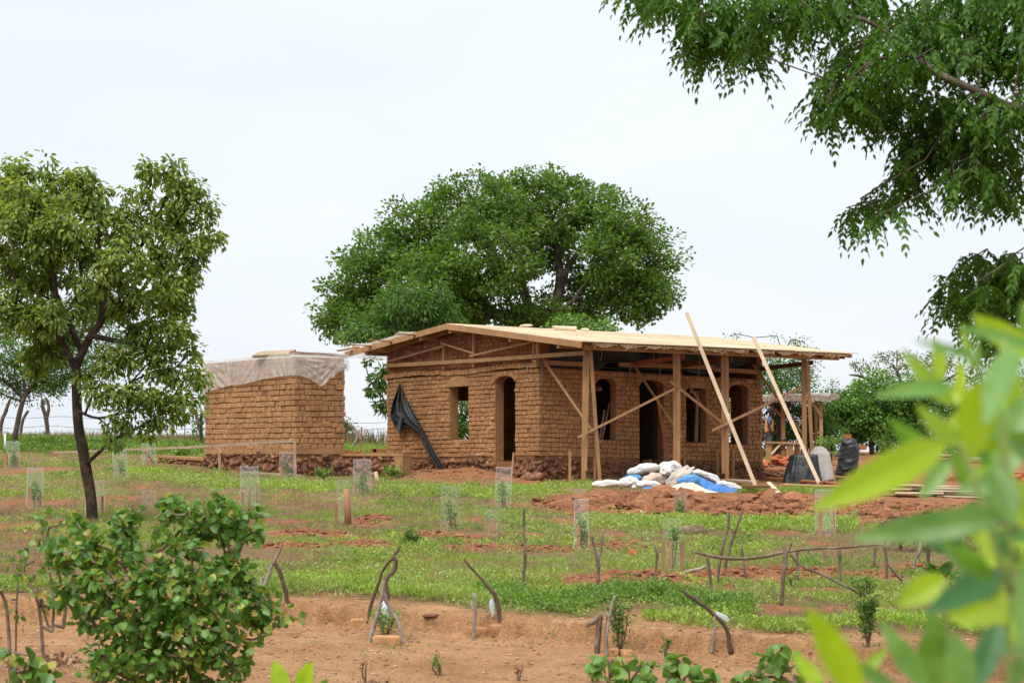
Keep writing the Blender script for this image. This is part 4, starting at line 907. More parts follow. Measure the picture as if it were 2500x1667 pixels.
stick('small_forked_twig', 'small greyish forked twig left of the three-stake sleeve', 'stick', [[(1600, 1416, 3), (1601, 1380, 3), (1603, 1358, 4), (1597, 1330, 2)], [(1603, 1358, 3), (1616, 1340, 1.5)]], 'stick')
stick('leaning_pole', 'taller of two poles leaning right together behind the branch rail', 'stick', [[(1766, 1397, 4.5), (1772, 1370, 5), (1785, 1322, 5), (1800, 1278, 4.5), (1814, 1238, 3)], [(1801, 1278, 3), (1810, 1262, 2)]], 'stick', SG)
stick('leaning_pole', 'shorter, more upright of the two poles behind the branch rail', 'stick', [[(1751, 1427, 4), (1757, 1370, 4), (1768, 1315, 4), (1777, 1285, 4.5), (1778, 1250, 4)]], 'stick', SG)
stick('fallen_branch', 'grey branch lying on the soil left of the branch rail', 'stick', [[(1646, 1402, 3), (1685, 1394, 5), (1724, 1383, 4)]], 'stickgrey', bury=False)
# branch rail on forked posts
b0 = G(1740, 1453); rt = thing('branch_rail', 'low crooked branch rail carried on forked sticks', 'rail', b0)
def rail_part(name, brs, Y0, m='stick'):
    mb = MB()
    for br in brs:
        sp = smooth_path([P(x, y, Y0 if len(q) == 0 else q[0]) for (x, y, r, *q) in br], 4); rr = np.interp(np.linspace(0, len(br) - 1, len(sp)), range(len(br)), [p[2] * Y0 / F for p in br])
        mb.tube(sp, list(rr), 7, wob=.12, seed=int(br[0][0]))
    obj(name, mb, M[m], rt, True)
Yr = G(1740, 1453).y; Yb = G(1948, 1419).y
rail_part('rail', [[(1696, 1347, 3), (1753, 1360, 4.5), (1814, 1363, 4), (1868, 1357, 4), (1914, 1347, 4), (1983, 1339, 3), (2059, 1336, 3), (2110, 1331, 3), (2157, 1328, 3)]], Yr + .3)
for br in ([(1740, 1455, 3.5), (1733, 1400, 3.5), (1726, 1358, 4)], [(1820, 1416, 3.5), (1815, 1370, 3), (1810, 1335, 4)], [(1948, 1420, 3.5), (1946, 1375, 3.5), (1946, 1343, 4)], [(2050, 1420, 4), (2050, 1375, 4), (2048, 1337, 5)], [(2134, 1385, 3.5), (2136, 1332, 3)], [(2164, 1427, 3.5), (2165, 1380, 4), (2159, 1330, 4)]):
    g = G(br[0][0], br[0][1], -.05); rail_part('post', [[(x, y, r, g.y) for (x, y, r) in br]], g.y)
g = G(1907, 1477, -.05).y; rail_part('forked_post', [[(1907, 1478, 5, g), (1911, 1420, 5, g), (1917, 1360, 6, g), (1912, 1330, 3, g)], [(1917, 1356, 5, g), (1933, 1324, 3, g)]], g)
stick('leaning_stick', 'long thin stick slanting down from the forked post to a leafy sapling', 'stick', [[(2120, 1464, 3), (2080, 1440, 3), (2020, 1410, 3.5), (1960, 1382, 3), (1925, 1352, 3)]], 'stick', bury=False)
stick('leaning_stick', 'curved stick slanting down from the right end post of the rail', 'stick', [[(2231, 1427, 3), (2210, 1422, 4), (2185, 1400, 4), (2166, 1376, 3)]], 'stick', bury=False)
stick('crooked_post', 'light crooked post behind the right leaves, left of a dark one', 'stick', [[(2233, 1398, 4), (2233, 1368, 4), (2246, 1340, 5), (2248, 1296, 5)]], 'stickgrey', SG)
stick('crooked_post', 'dark crooked post behind the right leaves beside the light one', 'stick', [[(2270, 1397, 4.5), (2265, 1345, 5), (2268, 1300, 6)]], 'stickdark', SG)
mb = MB(); c = G(2340, 1345); rg = random.Random(2)
for i in range(420):
    x0 = rg.uniform(-1.1, 1.1); s = Vector((c.x + x0, c.y + rg.uniform(-.3, .3), c.z + .50 + rg.uniform(-.04, .1) - .06 * abs(x0))); d = Vector((rg.uniform(-.35, .35), rg.uniform(-.25, .1), -rg.uniform(.05, .38)))
    mb.bar(s, s + d, .016, .008)
shd = thing('straw_shade', 'low dark straw shade on short posts behind the blurred leaves on the right', 'shade', c); obj('thatch', mb, M['strawdark'], shd)
for x0 in (-.9, -.3, .35, .9): mb = MB(); mb.tube([(c.x + x0, c.y, c.z - .05), (c.x + x0 + .03, c.y, c.z + .5)], .03, 6); obj('post', mb, M['stick'], shd, True)
# ------------------------------------------------------------ mud bricks around the plants
def mudbrick(name, lab, x0, x1, yt, yb, m='brick2', group=None, yaw=0, seed=1):
    g = G((x0 + x1) / 2, yb, 0); w_ = (x1 - x0) * g.y / F; h = (yb - yt) * g.y / F * .85; mb = MB(); rg = np.random.default_rng(seed)
    V = ICO3_V; q = np.sign(V) * np.abs(V) ** .32; q = q / np.abs(q).max(0); q = q * np.array([w_ / 2, .10, h / 2 + .02]) + rg.normal(size=V.shape) * .003
    cy, sy = math.cos(yaw), math.sin(yaw); mb.add([(g.x + a * cy - b * sy, g.y + .08 + a * sy + b * cy, g.z + h / 2 - .02 + c_) for a, b, c_ in q], ICO3_F)
    return tag(obj(name, mb, M[m], None, True), lab, 'brick', group)
BG = 'mud bricks around the plants'
mudbrick('mud_brick', 'mud brick lying left of the branch tripod', 854, 903, 1496, 1520, group=BG)
mudbrick('mud_brick', 'cracked mud brick at the foot of the tripod plant', 908, 978, 1548, 1574, 'brick', BG, .05, 2)
mudbrick('mud_brick', 'left mud brick behind the white forked peg', 1136, 1194, 1524, 1553, group=BG, yaw=-.1, seed=3)
mudbrick('mud_brick', 'right mud brick at the foot of the dark bent branch', 1193, 1232, 1517, 1546, group=BG, yaw=.2, seed=4)
mudbrick('mud_brick', 'rounded mud brick left of the green plant stem by the gnarled post', 1488, 1512, 1580, 1602, group=BG, seed=5)
mudbrick('mud_brick', 'crumbling mud brick right of the green plant stem', 1515, 1546, 1584, 1603, group=BG, yaw=.15, seed=6)
def rock(name, lab, px, py, r, m='clod', cat='clod', seed=1, rough=.6):
    g = G(px, py); mb = MB(); lump(mb, (g.x, g.y + .05, g.z + r[2] * .5), r, np.random.default_rng(seed), rough, True); return tag(obj(name, mb, M[m], None, True), lab, cat)
rock('soil_clod', 'rust-red clod in the grass above the earth bank on the left', 722, 1430, (.075, .06, .05), seed=3)
rock('flat_stone', 'flat dark stone on the bare soil right of the tripod', 1056, 1512, (.10, .06, .03), 'stone', 'stone', 4)
rock('root_stump', 'reddish weathered log stump lying in the grass right of the three-stake sleeve', 1688, 1303, (.24, .08, .09), 'stick', 'stump', 5)
rock('soil_clod', 'small pale orange clod lying in mid field grass', 1546, 1362, (.06, .05, .07), 'orangebrick', 'clod', 6)
rock('brick_piece', 'broken brick piece in the grass above the tripod', 1000, 1438, (.055, .04, .035), 'orangebrick', 'brick', 7)
rock('brick_piece', 'tilted dark brick piece in the grass, right one of two', 1033, 1432, (.035, .03, .045), 'redbrick', 'brick', 8)
rock('grey_stone', 'pale stone at the bottom left corner', 24, 1608, (.035, .03, .03), 'pebble', 'stone', 9)
rock('dark_clod', 'dark brown weed root clod in front of the sleeve stakes', 1176, 1292, (.09, .06, .05), 'stick', 'clod', 10)
# ------------------------------------------------------------ sacks
def sack(name, lab, x0, y0, x1, y1, wpx, m, Y=None, flat=.75, seed=1, cat='sack', group='heap of sacks', sag=.15, tie=0, lift=0):
    if Y is None: Y = G((x0 + x1) / 2, max(y0, y1) + wpx * .5).y
    a = P(x0, y0, Y); b = P(x1, y1, Y); d = b - a; L = d.length; ux = d.normalized(); uy = Vector((0, 1, 0)); uz_ = ux.cross(uy) * -1
    if uz_.z < 0: uz_ = -uz_
    w_ = wpx * Y / F / 2; mb = MB(); rg = random.Random(seed); ph = [rg.uniform(0, 6) for _ in range(6)]
    def f(s, t):
        th = 2 * math.pi * t; x = (s - .5) * L; e = 1 - abs(2 * s - 1) ** 3.2; e = max(e, 0) ** .55
        if tie and s > .88: e = max(e * .4, .25 - (s - .88))
        wr = 1 + .15 * (vnoise(s * 7 + ph[4], math.cos(th) * 2.5 + seed, seed) - .5) * 2 + .06 * (vnoise(s * 13 + 3 * math.sin(th), math.cos(th) * 6 + seed, seed + 5) - .5) * 2 + .14 * (vnoise(s * 3 + math.sin(th) * 1.5, seed + math.cos(th), 5) - .5) * 2 + .05 * math.sin(th * 5 + s * 9 + ph[0]) + .05 * math.sin(s * 14 + ph[1] + 2 * math.sin(th)) + .035 * math.sin(th * 11 + s * 23 + ph[2]) + .09 * math.sin(th * 2 + s * 4 + ph[3])
        cy = math.copysign(abs(math.cos(th)) ** .85, math.cos(th)); cz = math.copysign(abs(math.sin(th)) ** .85, math.sin(th))
        return (a + b) / 2 + ux * x + uy * (cy * w_ * 1.25 * e * wr) + uz_ * (cz * w_ * e * wr * (1 if cz > 0 else flat)) - ZZ * (sag * w_ * (2 * s - 1) ** 2)
    mb.grid(f, 44, 32); return tag(obj(name, mb, M[m], None, True), lab, cat, group)
Ys = 51.6
sack('sack', 'white stained sack with a dark hole, lying top left on the heap', 1530, 1152, 1612, 1140, 27, 'white', Ys + .7, seed=2)
sack('sack', 'plump white sack forming the top of the heap', 1605, 1142, 1666, 1140, 30, 'white', Ys + .9, seed=3)
sack('sack', 'small crumpled white and green sack between the top sack and the tan one', 1610, 1150, 1642, 1152, 26, 'white', Ys + .35, seed=31)
sack('sack', 'tan full sack in the middle of the heap', 1567, 1171, 1632, 1170, 32, 'tan', Ys + .4, seed=4, flat=1)
sack('sack', 'flat white sack sticking out at the far left of the heap', 1442, 1182, 1520, 1180, 19, 'white', Ys + .1, seed=5)
sack('sack', 'white sack with faded purple print at the lower left', 1508, 1180, 1562, 1176, 27, 'sackprint', Ys, seed=6)
sack('sack', 'cream white sack at the front beneath the tan sack', 1552, 1180, 1616, 1186, 22, 'white', Ys - .1, seed=7)
sack('sack', 'grey-white sack tilted upright with its tied neck pointing up right', 1628, 1190, 1696, 1140, 34, 'greysack', Ys - .1, seed=8, tie=1, sag=0)
sack('sack', 'round bright blue sack on the right half of the heap', 1650, 1169, 1710, 1170, 27, 'bluesack', Ys - .2, seed=9, flat=1)
sack('sack', 'long white wrinkled sack on the right shoulder of the heap', 1688, 1150, 1758, 1174, 24, 'white', Ys + .3, seed=10)
sack('sack', 'white sack lying lowest at the far right of the heap', 1748, 1178, 1812, 1192, 19, 'white', Ys + .2, seed=11)
sack('sack', 'flat blue sack showing between two white sacks on the left', 1522, 1168, 1568, 1166, 17, 'bluesack', Ys + .5, seed=12)
sack('sack', 'tiny white bundle end lying on the grass before the heap', 1542, 1189, 1553, 1188, 9, 'white', Ys - .5, seed=13)
def cloth(name, lab, outline_top, outline_bot, Y, m, seed=1, cat='cloth', fold=.03, rise=.5, **kw):
    mb = MB(); rg = random.Random(seed)
    def f(s, t):
        xs = np.linspace(0, 1, len(outline_top)); tx = np.interp(s, xs, [p[0] for p in outline_top]); ty = np.interp(s, xs, [p[1] for p in outline_top])
        xb = np.linspace(0, 1, len(outline_bot)); bx = np.interp(s, xb, [p[0] for p in outline_bot]); by = np.interp(s, xb, [p[1] for p in outline_bot])
        px = tx + (bx - tx) * t; py = ty + (by - ty) * t
        return P(px, py, Y - rise * t + fold * (math.sin(s * 21 + t * 4 + seed) + .6 * math.sin(s * 47 + seed * 2 + t * 7)) * (.3 + t))
    mb.grid(f, 60, 16); return tag(obj(name, mb, M[m], None, True), lab, cat)
cloth('blue_tarp', 'blue tarpaulin spilling from the right front of the sack heap', [(1640, 1178), (1700, 1160), (1720, 1168), (1745, 1180), (1775, 1186), (1800, 1192)], [(1628, 1200), (1690, 1204), (1735, 1203), (1755, 1200), (1780, 1203), (1798, 1201)], Ys + .1, 'blue', 2, 'tarp', .05)
cloth('cream_cloth', 'cream cloth spread over the front of the sack heap, peaked in the middle', [(1622, 1192), (1655, 1180), (1684, 1167), (1700, 1178), (1716, 1192)], [(1640, 1199), (1664, 1201), (1690, 1202), (1712, 1203), (1755, 1202)], Ys - .25, 'cream', 3, 'cloth', .035)
cloth('blue_tarp', 'narrow blue tarpaulin edge on the grass below the cream sack', [(1570, 1189), (1600, 1187), (1640, 1189)], [(1568, 1192), (1604, 1195), (1650, 1199)], Ys - .35, 'blue', 4, 'tarp', .02, .15)
# ------------------------------------------------------------ covered piles right of the house
def draped(name, lab, topx, basex, yt, yb, m, Y, depth=1.0, seed=1, round_=0, cat='covered pile', amp=.05):
    rg = random.Random(seed); z0 = float(gz((sum(basex) / 2 - CX) * Y / F, Y)); mb = MB(); c = (sum(topx) / 2 - CX) * Y / F; cb = (sum(basex) / 2 - CX) * Y / F
    wt = (topx[1] - topx[0]) / 2 * Y / F; wb = (basex[1] - basex[0]) / 2 * Y / F; zt = CZ - (yt - HY) * Y / F
    def f(s, t):
        th = 2 * math.pi * s; ex = 3.5 - 1.2 * t; cx = math.copysign(abs(math.cos(th)) ** (2 / ex), math.cos(th)); sy = math.copysign(abs(math.sin(th)) ** (2 / ex), math.sin(th))
        if t < .25: k = t / .25; r = k ** .9; x = c + cx * wt * r; y = Y + sy * depth * .38 * r; z = zt - .04 * r ** 4 - round_ * .12 * r * r + .015 * math.sin(th * 5 + r * 4) * r
        else:
            k = (t - .25) / .75; fo_ = amp * 3.2 * ((vnoise(math.cos(th) * 2.2 + seed + k * .5, math.sin(th) * 2.2 + seed, seed) - .5) + .7 * (vnoise(math.cos(th) * 5 + k * 1.6, math.sin(th) * 5 + k, seed + 1) - .5) + .35 * (vnoise(math.cos(th) * 11 + k * 4, math.sin(th) * 11 + k * 3, seed + 2) - .5)) * (.35 + .8 * k)
            ww = wt + (wb - wt) * k ** 1.2; x = c + (cb - c) * k + cx * (ww + fo_); y = Y + sy * (depth * .38 + depth * .2 * k + fo_); z = zt - .04 - round_ * .12 + (z0 - .03 - zt) * k
        return Vector((x, y, z))
    mb.grid(f, 110, 34); return tag(obj(name, mb, M[m], None, True), lab, cat)
Yp = G(1950, 1180).y
draped('covered_pile', 'waist-high pile under black plastic right of the house', (1929, 1997), (1912, 2006), 1108, 1178, 'black', Yp, .9, 3, amp=.045)
draped('covered_pile', 'taller pile under whitish plastic just right of the black one', (1975, 2022), (1966, 2038), 1089, 1176, 'milk', Yp + .9, .8, 5, 1, amp=.04)
mb = MB(); c = G(2066, 1160); Y = c.y
def wrapf(s, t):
    th = 2 * math.pi * s; prof = [(2062, 2078), (2054, 2091), (2050, 2097), (2047, 2098), (2043, 2094), (2037, 2086)]; yy = [1070, 1073, 1092, 1115, 1140, 1157]
    x = t * 5; i = min(int(x), 4); f_ = x - i; l = prof[i][0] * (1 - f_) + prof[i + 1][0] * f_; r = prof[i][1] * (1 - f_) + prof[i + 1][1] * f_; py = yy[i] * (1 - f_) + yy[i + 1] * f_
    cx = (l + r) / 2; w_ = (r - l) / 2 * (1 + .16 * (vnoise(t * 13 + 2 * math.sin(th), th * .8, 7) - .5) + .12 * (vnoise(t * 31 + 3 * math.cos(th), th * 1.3, 9) - .5)); q = P(cx + w_ * math.cos(th), py + 2 * math.sin(th * 3 + t * 9), Y); q.y = Y + math.sin(th) * w_ * Y / F; return q
mb.grid(wrapf, 60, 46); q = [wrapf(i / 60, 0) for i in range(60)]; mb.add(q, [tuple(range(60))])
tag(obj('wrapped_stack', mb, M['black'], None, True), 'tall brick stack wrapped tightly in black plastic, right of both piles', 'wrapped stack')
def red(lab, x0, x1, yt, yb, Y, seed, group=None, m='orangebrick', name='red_brick', cat='brick'):
    a = P(x0, yb, Y); b = P(x1, yt, Y); mb = MB(); q = [(a.x, Y - .06, a.z), (b.x, Y - .08, a.z), (b.x, Y + .12, a.z), (a.x, Y + .12, a.z)]; mb.box8(q + [(x, y, b.z) for x, y, _ in q]); return tag(obj(name, mb, M[m]), lab, cat, group)
red('single red brick lying on top of the black wrapped stack', 2061, 2078, 1060, 1071, Y, 1)
red('red brick course showing under the black wrapped stack, upper one', 2037, 2062, 1152, 1160, Y, 2, 'bricks under the wrapped stack'); red('red brick course showing under the black wrapped stack, lower one', 2040, 2068, 1161, 1169, Y, 3, 'bricks under the wrapped stack')
red('red brick block sticking out right of the black wrapped stack', 2099, 2114, 1085, 1098, Y + .4, 4)
rngc = np.random.default_rng(21)
def heap(name, lab, px, py, rx, ry, n, sz, m, seed, kind=None, cat='heap', hz=.15, flat=.7):
    c = G(px, py); rg = np.random.default_rng(seed); mb = MB()
    for i in range(n):
        a = rg.uniform(0, 6.28); r = rg.uniform() ** .5; x = c.x + math.cos(a) * r * rx; y = c.y + math.sin(a) * r * ry; s = sz * rg.uniform(.5, 1.4)
        lump(mb, (x, y, float(gz(x, y)) + hz * (1 - r * r) * rg.uniform(.3, 1) + s * .25), (s * rg.uniform(.8, 1.4), s, s * flat), rg, .7)
    return tag(obj(name, mb, M[m], None, False), lab, cat, None, kind)
def brickheap(name, lab, px, py, rx, ry, n, seed, m='orangebrick', hz=.25):
    c = G(px, py); rg = np.random.default_rng(seed); mb = MB()
    for i in range(n):
        a = rg.uniform(0, 6.28); r = rg.uniform() ** .5; x = c.x + math.cos(a) * r * rx; y = c.y + math.sin(a) * r * ry; z = float(gz(x, y)) + hz * (1 - r) * rg.uniform(0, 1) + .05
        d = unit(rg.normal(size=3) * np.array([1, 1, .3])); mb.bar(Vector((x, y, z)) - Vector(d) * .11, Vector((x, y, z)) + Vector(d) * .11, .11, .08, Vector(rg.normal(size=3)))
    return tag(obj(name, mb, M[m]), lab, 'brick heap')
brickheap('brick_heap', 'heap of orange-red bricks between the house corner and the work bench', 1900, 1136, .65, .5, 34, 5)
brickheap('brick_heap', 'long low heap of broken red bricks at the right behind the leaves', 2400, 1172, 1.6, .7, 60, 6)
brickheap('brick_rubble', 'flat scatter of broken reddish bricks between the clear pile and the wrapped stack', 2045, 1118, .5, 2.0, 40, 8, 'brick2', .1)
# clods of the earth heap
def clods():
    rg = np.random.default_rng(12); mb = MB()
    def sp(px, py, sx, sy, n, s0, s1):
        for i in range(n):
            X = px + rg.normal() * sx; Yy = py + rg.normal() * sy; fy = flat_hit(X, Yy); x = (X - CX) * fy / F; y = fy; s = s0 + (s1 - s0) * rg.uniform() ** 2.5
            lump(mb, (x, y, float(gz(x, y)) + s * .2), (s * rg.uniform(.8, 1.5), s, s * .72), rg, 1.5)
    sp(1560, 1242, 110, 8, 1100, .015, .13); sp(1500, 1236, 70, 8, 160, .03, .12); sp(1700, 1246, 110, 8, 1000, .015, .12); sp(1590, 1232, 45, 5, 60, .05, .15); sp(1880, 1250, 140, 10, 600, .01, .06); sp(2150, 1250, 130, 10, 500, .015, .08)
    sp(1400, 1245, 60, 6, 160, .02, .08); sp(1560, 1418, 110, 7, 260, .012, .05); sp(1900, 1405, 190, 6, 300, .012, .045); sp(1900, 1160, 60, 8, 200, .02, .08)
    for (px, py, w_) in ((765, 1303, 60), (690, 1331, 50), (1090, 1308, 50), (1260, 1337, 90), (860, 1332, 60), (1110, 1165, 80), (2270, 1390, 80), (910, 1273, 20), (400, 1163, 30), (1500, 1335, 30)): sp(px, py, w_, 4, 110, .01, .045)
    return tag(obj('earth_clods', mb, M['clod'], None, False), 'loose red earth clods heaped in a bank below the sacks', 'soil clods', None, 'stuff')
clods()
mb = MB(); rg = np.random.default_rng(5)
for i in range(5200):
    y = rg.uniform(17, 27.5); x = rg.uniform(-.24, .24) * y
    if front_mask(x, y) < .6: continue
    s = .005 + .020 * rg.uniform() ** 4; ax = unit(rg.normal(size=3)); c = np.array([x, y, float(gz(x, y)) + s * .3])
    mb.add([c + s * np.array(q) * (1.3, 1, .7) for q in ((1, 0, 0), (-1, .2, 0), (0, 1, .1), (.1, -1, 0), (0, 0, 1), (0, .1, -1))], [(0, 2, 4), (2, 1, 4), (1, 3, 4), (3, 0, 4), (2, 0, 5), (1, 2, 5), (3, 1, 5), (0, 3, 5)])
tag(obj('pebbles', mb, M['pebble']), 'small pale pebbles scattered over the bare foreground soil', 'pebbles', None, 'stuff')
# ------------------------------------------------------------ planks on the ground
PL = [((1866, 1172), (2048, 1187), .16, .05, 'woodred', 'long reddish plank lying in front of the black plastic pile'), ((1912, 1190), (2075, 1197), .14, .06, 'wood', 'brown plank just in front of the reddish one'),
 ((1876, 1184), (1900, 1212), .10, .04, 'woodpale', 'short pale plank end pointing down into the grass'), ((1800, 1194), (1870, 1196), .2, .05, 'wooddark', 'dark flat plank just right of the sacks'),
 ((1760, 1177), (1842, 1183), .22, .05, 'woodgrey', 'rounded grey plank on the ground left of the long pole foot'), ((2003, 1186), (2032, 1178), .10, .06, 'wooddark', 'short dark plank at the foot of the second long pole'),
 ((2015, 1170), (2060, 1175), .08, .05, 'wooddark', 'dark batten at the foot of the whitish pile'), ((1866, 1160), (1905, 1170), .1, .05, 'woodred', 'reddish board on the soil behind the long plank')]
for a, b, w_, t, m, lab in PL: loose('plank', lab, 'plank', G(*a, .06), G(*b, .07), w_, t, m, 'planks on the ground', (0, -.25, 1))
st = thing('timber_stack', 'low spread stack of pale and brown planks behind the leaves on the right', 'timber stack', G(2300, 1210)); rg = random.Random(6)
for i in range(44):
    k = i // 11; x0 = rg.uniform(2120, 2330) ; x1 = x0 + rg.uniform(90, 230); py = 1216 - k * 7 - (i % 11) * .6; Y = flat_hit(2300, 1218) + (i % 11) * .13
    a = P(x0, py, Y); b = P(min(x1, 2520), py + rg.uniform(-2, 2), Y + rg.uniform(-.1, .1)); base = float(gz(a.x, a.y)); a.z = base + .04 + k * .062; b.z = float(gz(b.x, b.y)) + .04 + k * .062
    mb = MB(); mb.bar(a, b, .12, .035, ZZ); obj('plank', mb, M[rg.choice(['woodpale', 'woodpale', 'wood', 'wooddark', 'woodgrey'])], st)
loose('metal_sheet', 'pale grey metal sheet lying far right behind the leaves', 'sheet', G(2350, 1128, .15), G(2420, 1130, .15), .5, .02, 'metal', None, (0, -.1, 1))
loose('white_board', 'pale cement board lying left of the metal sheet', 'board', G(2290, 1124, .2), G(2330, 1127, .2), .6, .03, 'woodgrey', None, (0, -.1, 1))
for (p0, p1, lab) in (((2204, 1062), (2199, 1021), 'lone yellowish timber post before the right bushes'), ((2251, 1075), (2230, 1019), 'timber post of a frame standing right of the lone one')):
    g = G(p0[0], 1105); loose('timber_post', lab, 'post', P(p0[0], 1112, g.y), P(*p1, g.y), .09, .09, 'wood')
loose('timber_brace', 'slanting timber brace at the far right post', 'brace', P(2218, 1060, G(2240, 1105).y), P(2236, 1035, G(2240, 1105).y), .05, .05, 'wood')
# ------------------------------------------------------------ work bench, shelter and person behind the house
Yb = 73.0
def zg(px, Y): return float(gz((px - CX) * Y / F, Y))
def pg(px, Y, dz=0): x = (px - CX) * Y / F; return Vector((x, Y, zg(px, Y) + dz))
bench = thing('work_bench', 'rough timber work bench with crossed braces behind the house', 'bench', pg(1905, Yb))
def bb(name, a, b, wd, th, m='wood', up=(0, -1, 0), par=bench): mb = MB(); mb.bar(a, b, wd, th, up); obj(name, mb, M[m], par)
bb('bench_top', P(1868, 1079.5, Yb), P(1953, 1081, Yb), .7, .05, up=ZZ)
for x, w_, dy in ((1877, .19, -.25), (1928, .22, -.25), (1946, .18, .3), (1890, .1, .3)): a = pg(x, Yb + dy, -.02); bb('leg', a, Vector((a.x, a.y, P(x, 1081, Yb).z - .03)), w_, .06)
bb('brace', P(1883, 1108, Yb - .28), P(1906, 1083, Yb - .28), .06, .04, 'woodpale'); bb('brace', P(1896, 1115, Yb + .1), P(1920, 1083, Yb + .1), .06, .04); bb('brace', P(1904, 1083, Yb + .05), P(1926, 1106, Yb + .05), .06, .04)
mb = MB(); c = P(1912, 1075, Yb); rgt = np.random.default_rng(4)
for i in range(4): lump(mb, (c.x + rgt.uniform(-.08, .08), c.y, c.z + rgt.uniform(-.02, .04)), (.05, .04, .04), rgt, .9)
tag(obj('hand_tool', mb, M['black'], None, True), 'small dark power tool standing on the work bench', 'tool')
Yh = 76.0; sh = thing('thatched_shelter', 'open timber shelter with a flat grey straw roof behind the house', 'shelter', pg(1920, Yh + 1))
for (x, dy, w_) in ((1789, 0, .13), (1912.5, 0, .13), (2005, -.6, .11), (1900, 3.2, .12), (1993, 3, .11)): a = pg(x, Yh + dy, -.05); bb('post', a, P(x - 1, 982, Yh + dy), w_, w_, par=sh)
bb('brace', P(1983, 982, Yh - .7), P(2006, 1016, Yh - .7), .09, .06, par=sh); bb('brace', P(1876, 984, Yh - .1), P(1911, 1018, Yh - .1), .09, .06, 'woodred', par=sh); bb('brace', P(1931, 984, Yh + .1), P(1913, 1014, Yh + .1), .09, .06, 'wooddark', par=sh)
bb('beam', P(1780, 981, Yh), P(2012, 979, Yh - .5), .08, .08, 'wooddark', par=sh); bb('beam', P(1880, 980, Yh + 3), P(2000, 979, Yh + 2.6), .08, .08, 'wooddark', par=sh)
mb = MB()
def thatch(s, t): q = P(1776 + s * 250, 966.5 - s * 2 - t * 2, Yh - .9 + t * 4.6); q.z += .03 * math.sin(s * 31 + t * 9) - .0; return q
mb.grid(thatch, 60, 14); nn = mb.n; mb.v += [tuple(Vector(q) - ZZ * (.14 + .03 * math.sin(i * 1.3))) for i, q in enumerate(mb.v[:nn])]; mb.f += [tuple(i + nn for i in reversed(f)) for f in mb.f[:]]; mb.n *= 2
rg = random.Random(3)
for i in range(900):
    s = rg.random(); q = thatch(s, -.01) - ZZ * rg.uniform(0, .14); mb.bar(q, q + Vector((rg.uniform(-.25, .25), -.03, rg.uniform(-.09, .02))), .02, .01)
for i in range(120):
    q = thatch(1, rg.random()) - ZZ * rg.uniform(0, .14); mb.bar(q, q + Vector((rg.uniform(.1, .35), 0, rg.uniform(-.06, .04))), .02, .01)
obj('straw_roof', mb, M['straw'], sh)
# person: one skinned body, clothes and cap over it
def skin_body(name, bones, m, parent, root=0, sub=2):
    vs = [b[0] for b in bones]; ed = [(i, b[2]) for i, b in enumerate(bones) if b[2] is not None]
    me = bpy.data.meshes.new(name); me.from_pydata([tuple(v) for v in vs], ed, []); me.materials.append(m); o = bpy.data.objects.new(name, me); link(o, parent)
    sk = o.modifiers.new('skin', 'SKIN'); sk.use_smooth_shade = True
    for i, b in enumerate(bones):
        r = b[1]; me.skin_vertices[0].data[i].radius = (r, r) if not isinstance(r, tuple) else r; me.skin_vertices[0].data[i].use_root = (i == root)
    ss = o.modifiers.new('sub', 'SUBSURF'); ss.levels = sub; ss.render_levels = sub; return o
PB = pg(1877, Yb + 1.3); per = thing('person', 'person in a dark cap and orange patterned shirt standing behind the work bench', 'person', PB)
S = 1.66
def B(x, y, z): return PB + Vector((x, y, z * S))          # x right, y away; faces right (+x) and slightly down
bones = [(B(0, 0, .52), (.13, .11), None), (B(0, 0, .60), (.115, .10), 0), (B(.01, 0, .70), (.13, .11), 1), (B(.02, 0, .78), (.14, .10), 2), (B(.03, 0, .845), .05, 3), (B(.055, 0, .875), .052, 4),
  (B(.06, 0, .915), (.088, .078), 5), (B(.055, 0, .96), (.092, .08), 6),
  (B(.02, -.17, .80), .055, 3), (B(-.04, -.21, .66), .042, 8), (B(.06, -.20, .56), .034, 9), (B(.10, -.19, .53), .028, 10),
  (B(.03, .17, .80), .055, 3), (B(.05, .22, .66), .042, 12), (B(.20, .16, .57), .034, 13), (B(.26, .14, .55), .028, 14),
  (B(0, -.09, .47), .085, 0), (B(.03, -.10, .27), .06, 16), (B(0, -.10, .05), .042, 17), (B(.12, -.10, .02), .035, 18),
  (B(0, .09, .47), .085, 0), (B(.01, .10, .27), .06, 20), (B(-.04, .10, .05), .042, 21), (B(.08, .10, .02), .035, 22),
  (B(.155, 0, .895), .018, 6), (B(.135, 0, .868), .03, 5)]
for h_, (bx, by, bz) in ((11, (.10, -.19, .53)), (15, (.26, .14, .55))):
    for fi in range(4):
        n0 = len(bones); bones.append((B(bx + .04, by - .02 + .013 * fi, bz - .012), .010, h_)); bones.append((B(bx + .055 + .006 * (fi % 2), by - .022 + .015 * fi, bz - .035), .008, n0))
    n0 = len(bones); bones.append((B(bx + .015, by + .035, bz - .015), .011, h_)); bones.append((B(bx + .03, by + .045, bz - .03), .009, n0))
skin_body('body', bones, M['skin'], per)
skin_body('shirt', [(B(0, 0, .50), (.17, .13), None), (B(0, 0, .60), (.16, .125), 0), (B(.01, 0, .70), (.165, .13), 1), (B(.02, 0, .79), (.15, .115), 2), (B(.028, 0, .825), (.075, .07), 3)], M['shirt'], per)
skin_body('sleeves', [(B(.02, 0, .795), .09, None), (B(.02, -.17, .80), .075, 0), (B(-.03, -.205, .69), .065, 1), (B(.03, .17, .80), .075, 0), (B(.05, .21, .69), .065, 3)], M['shirtblue'], per)
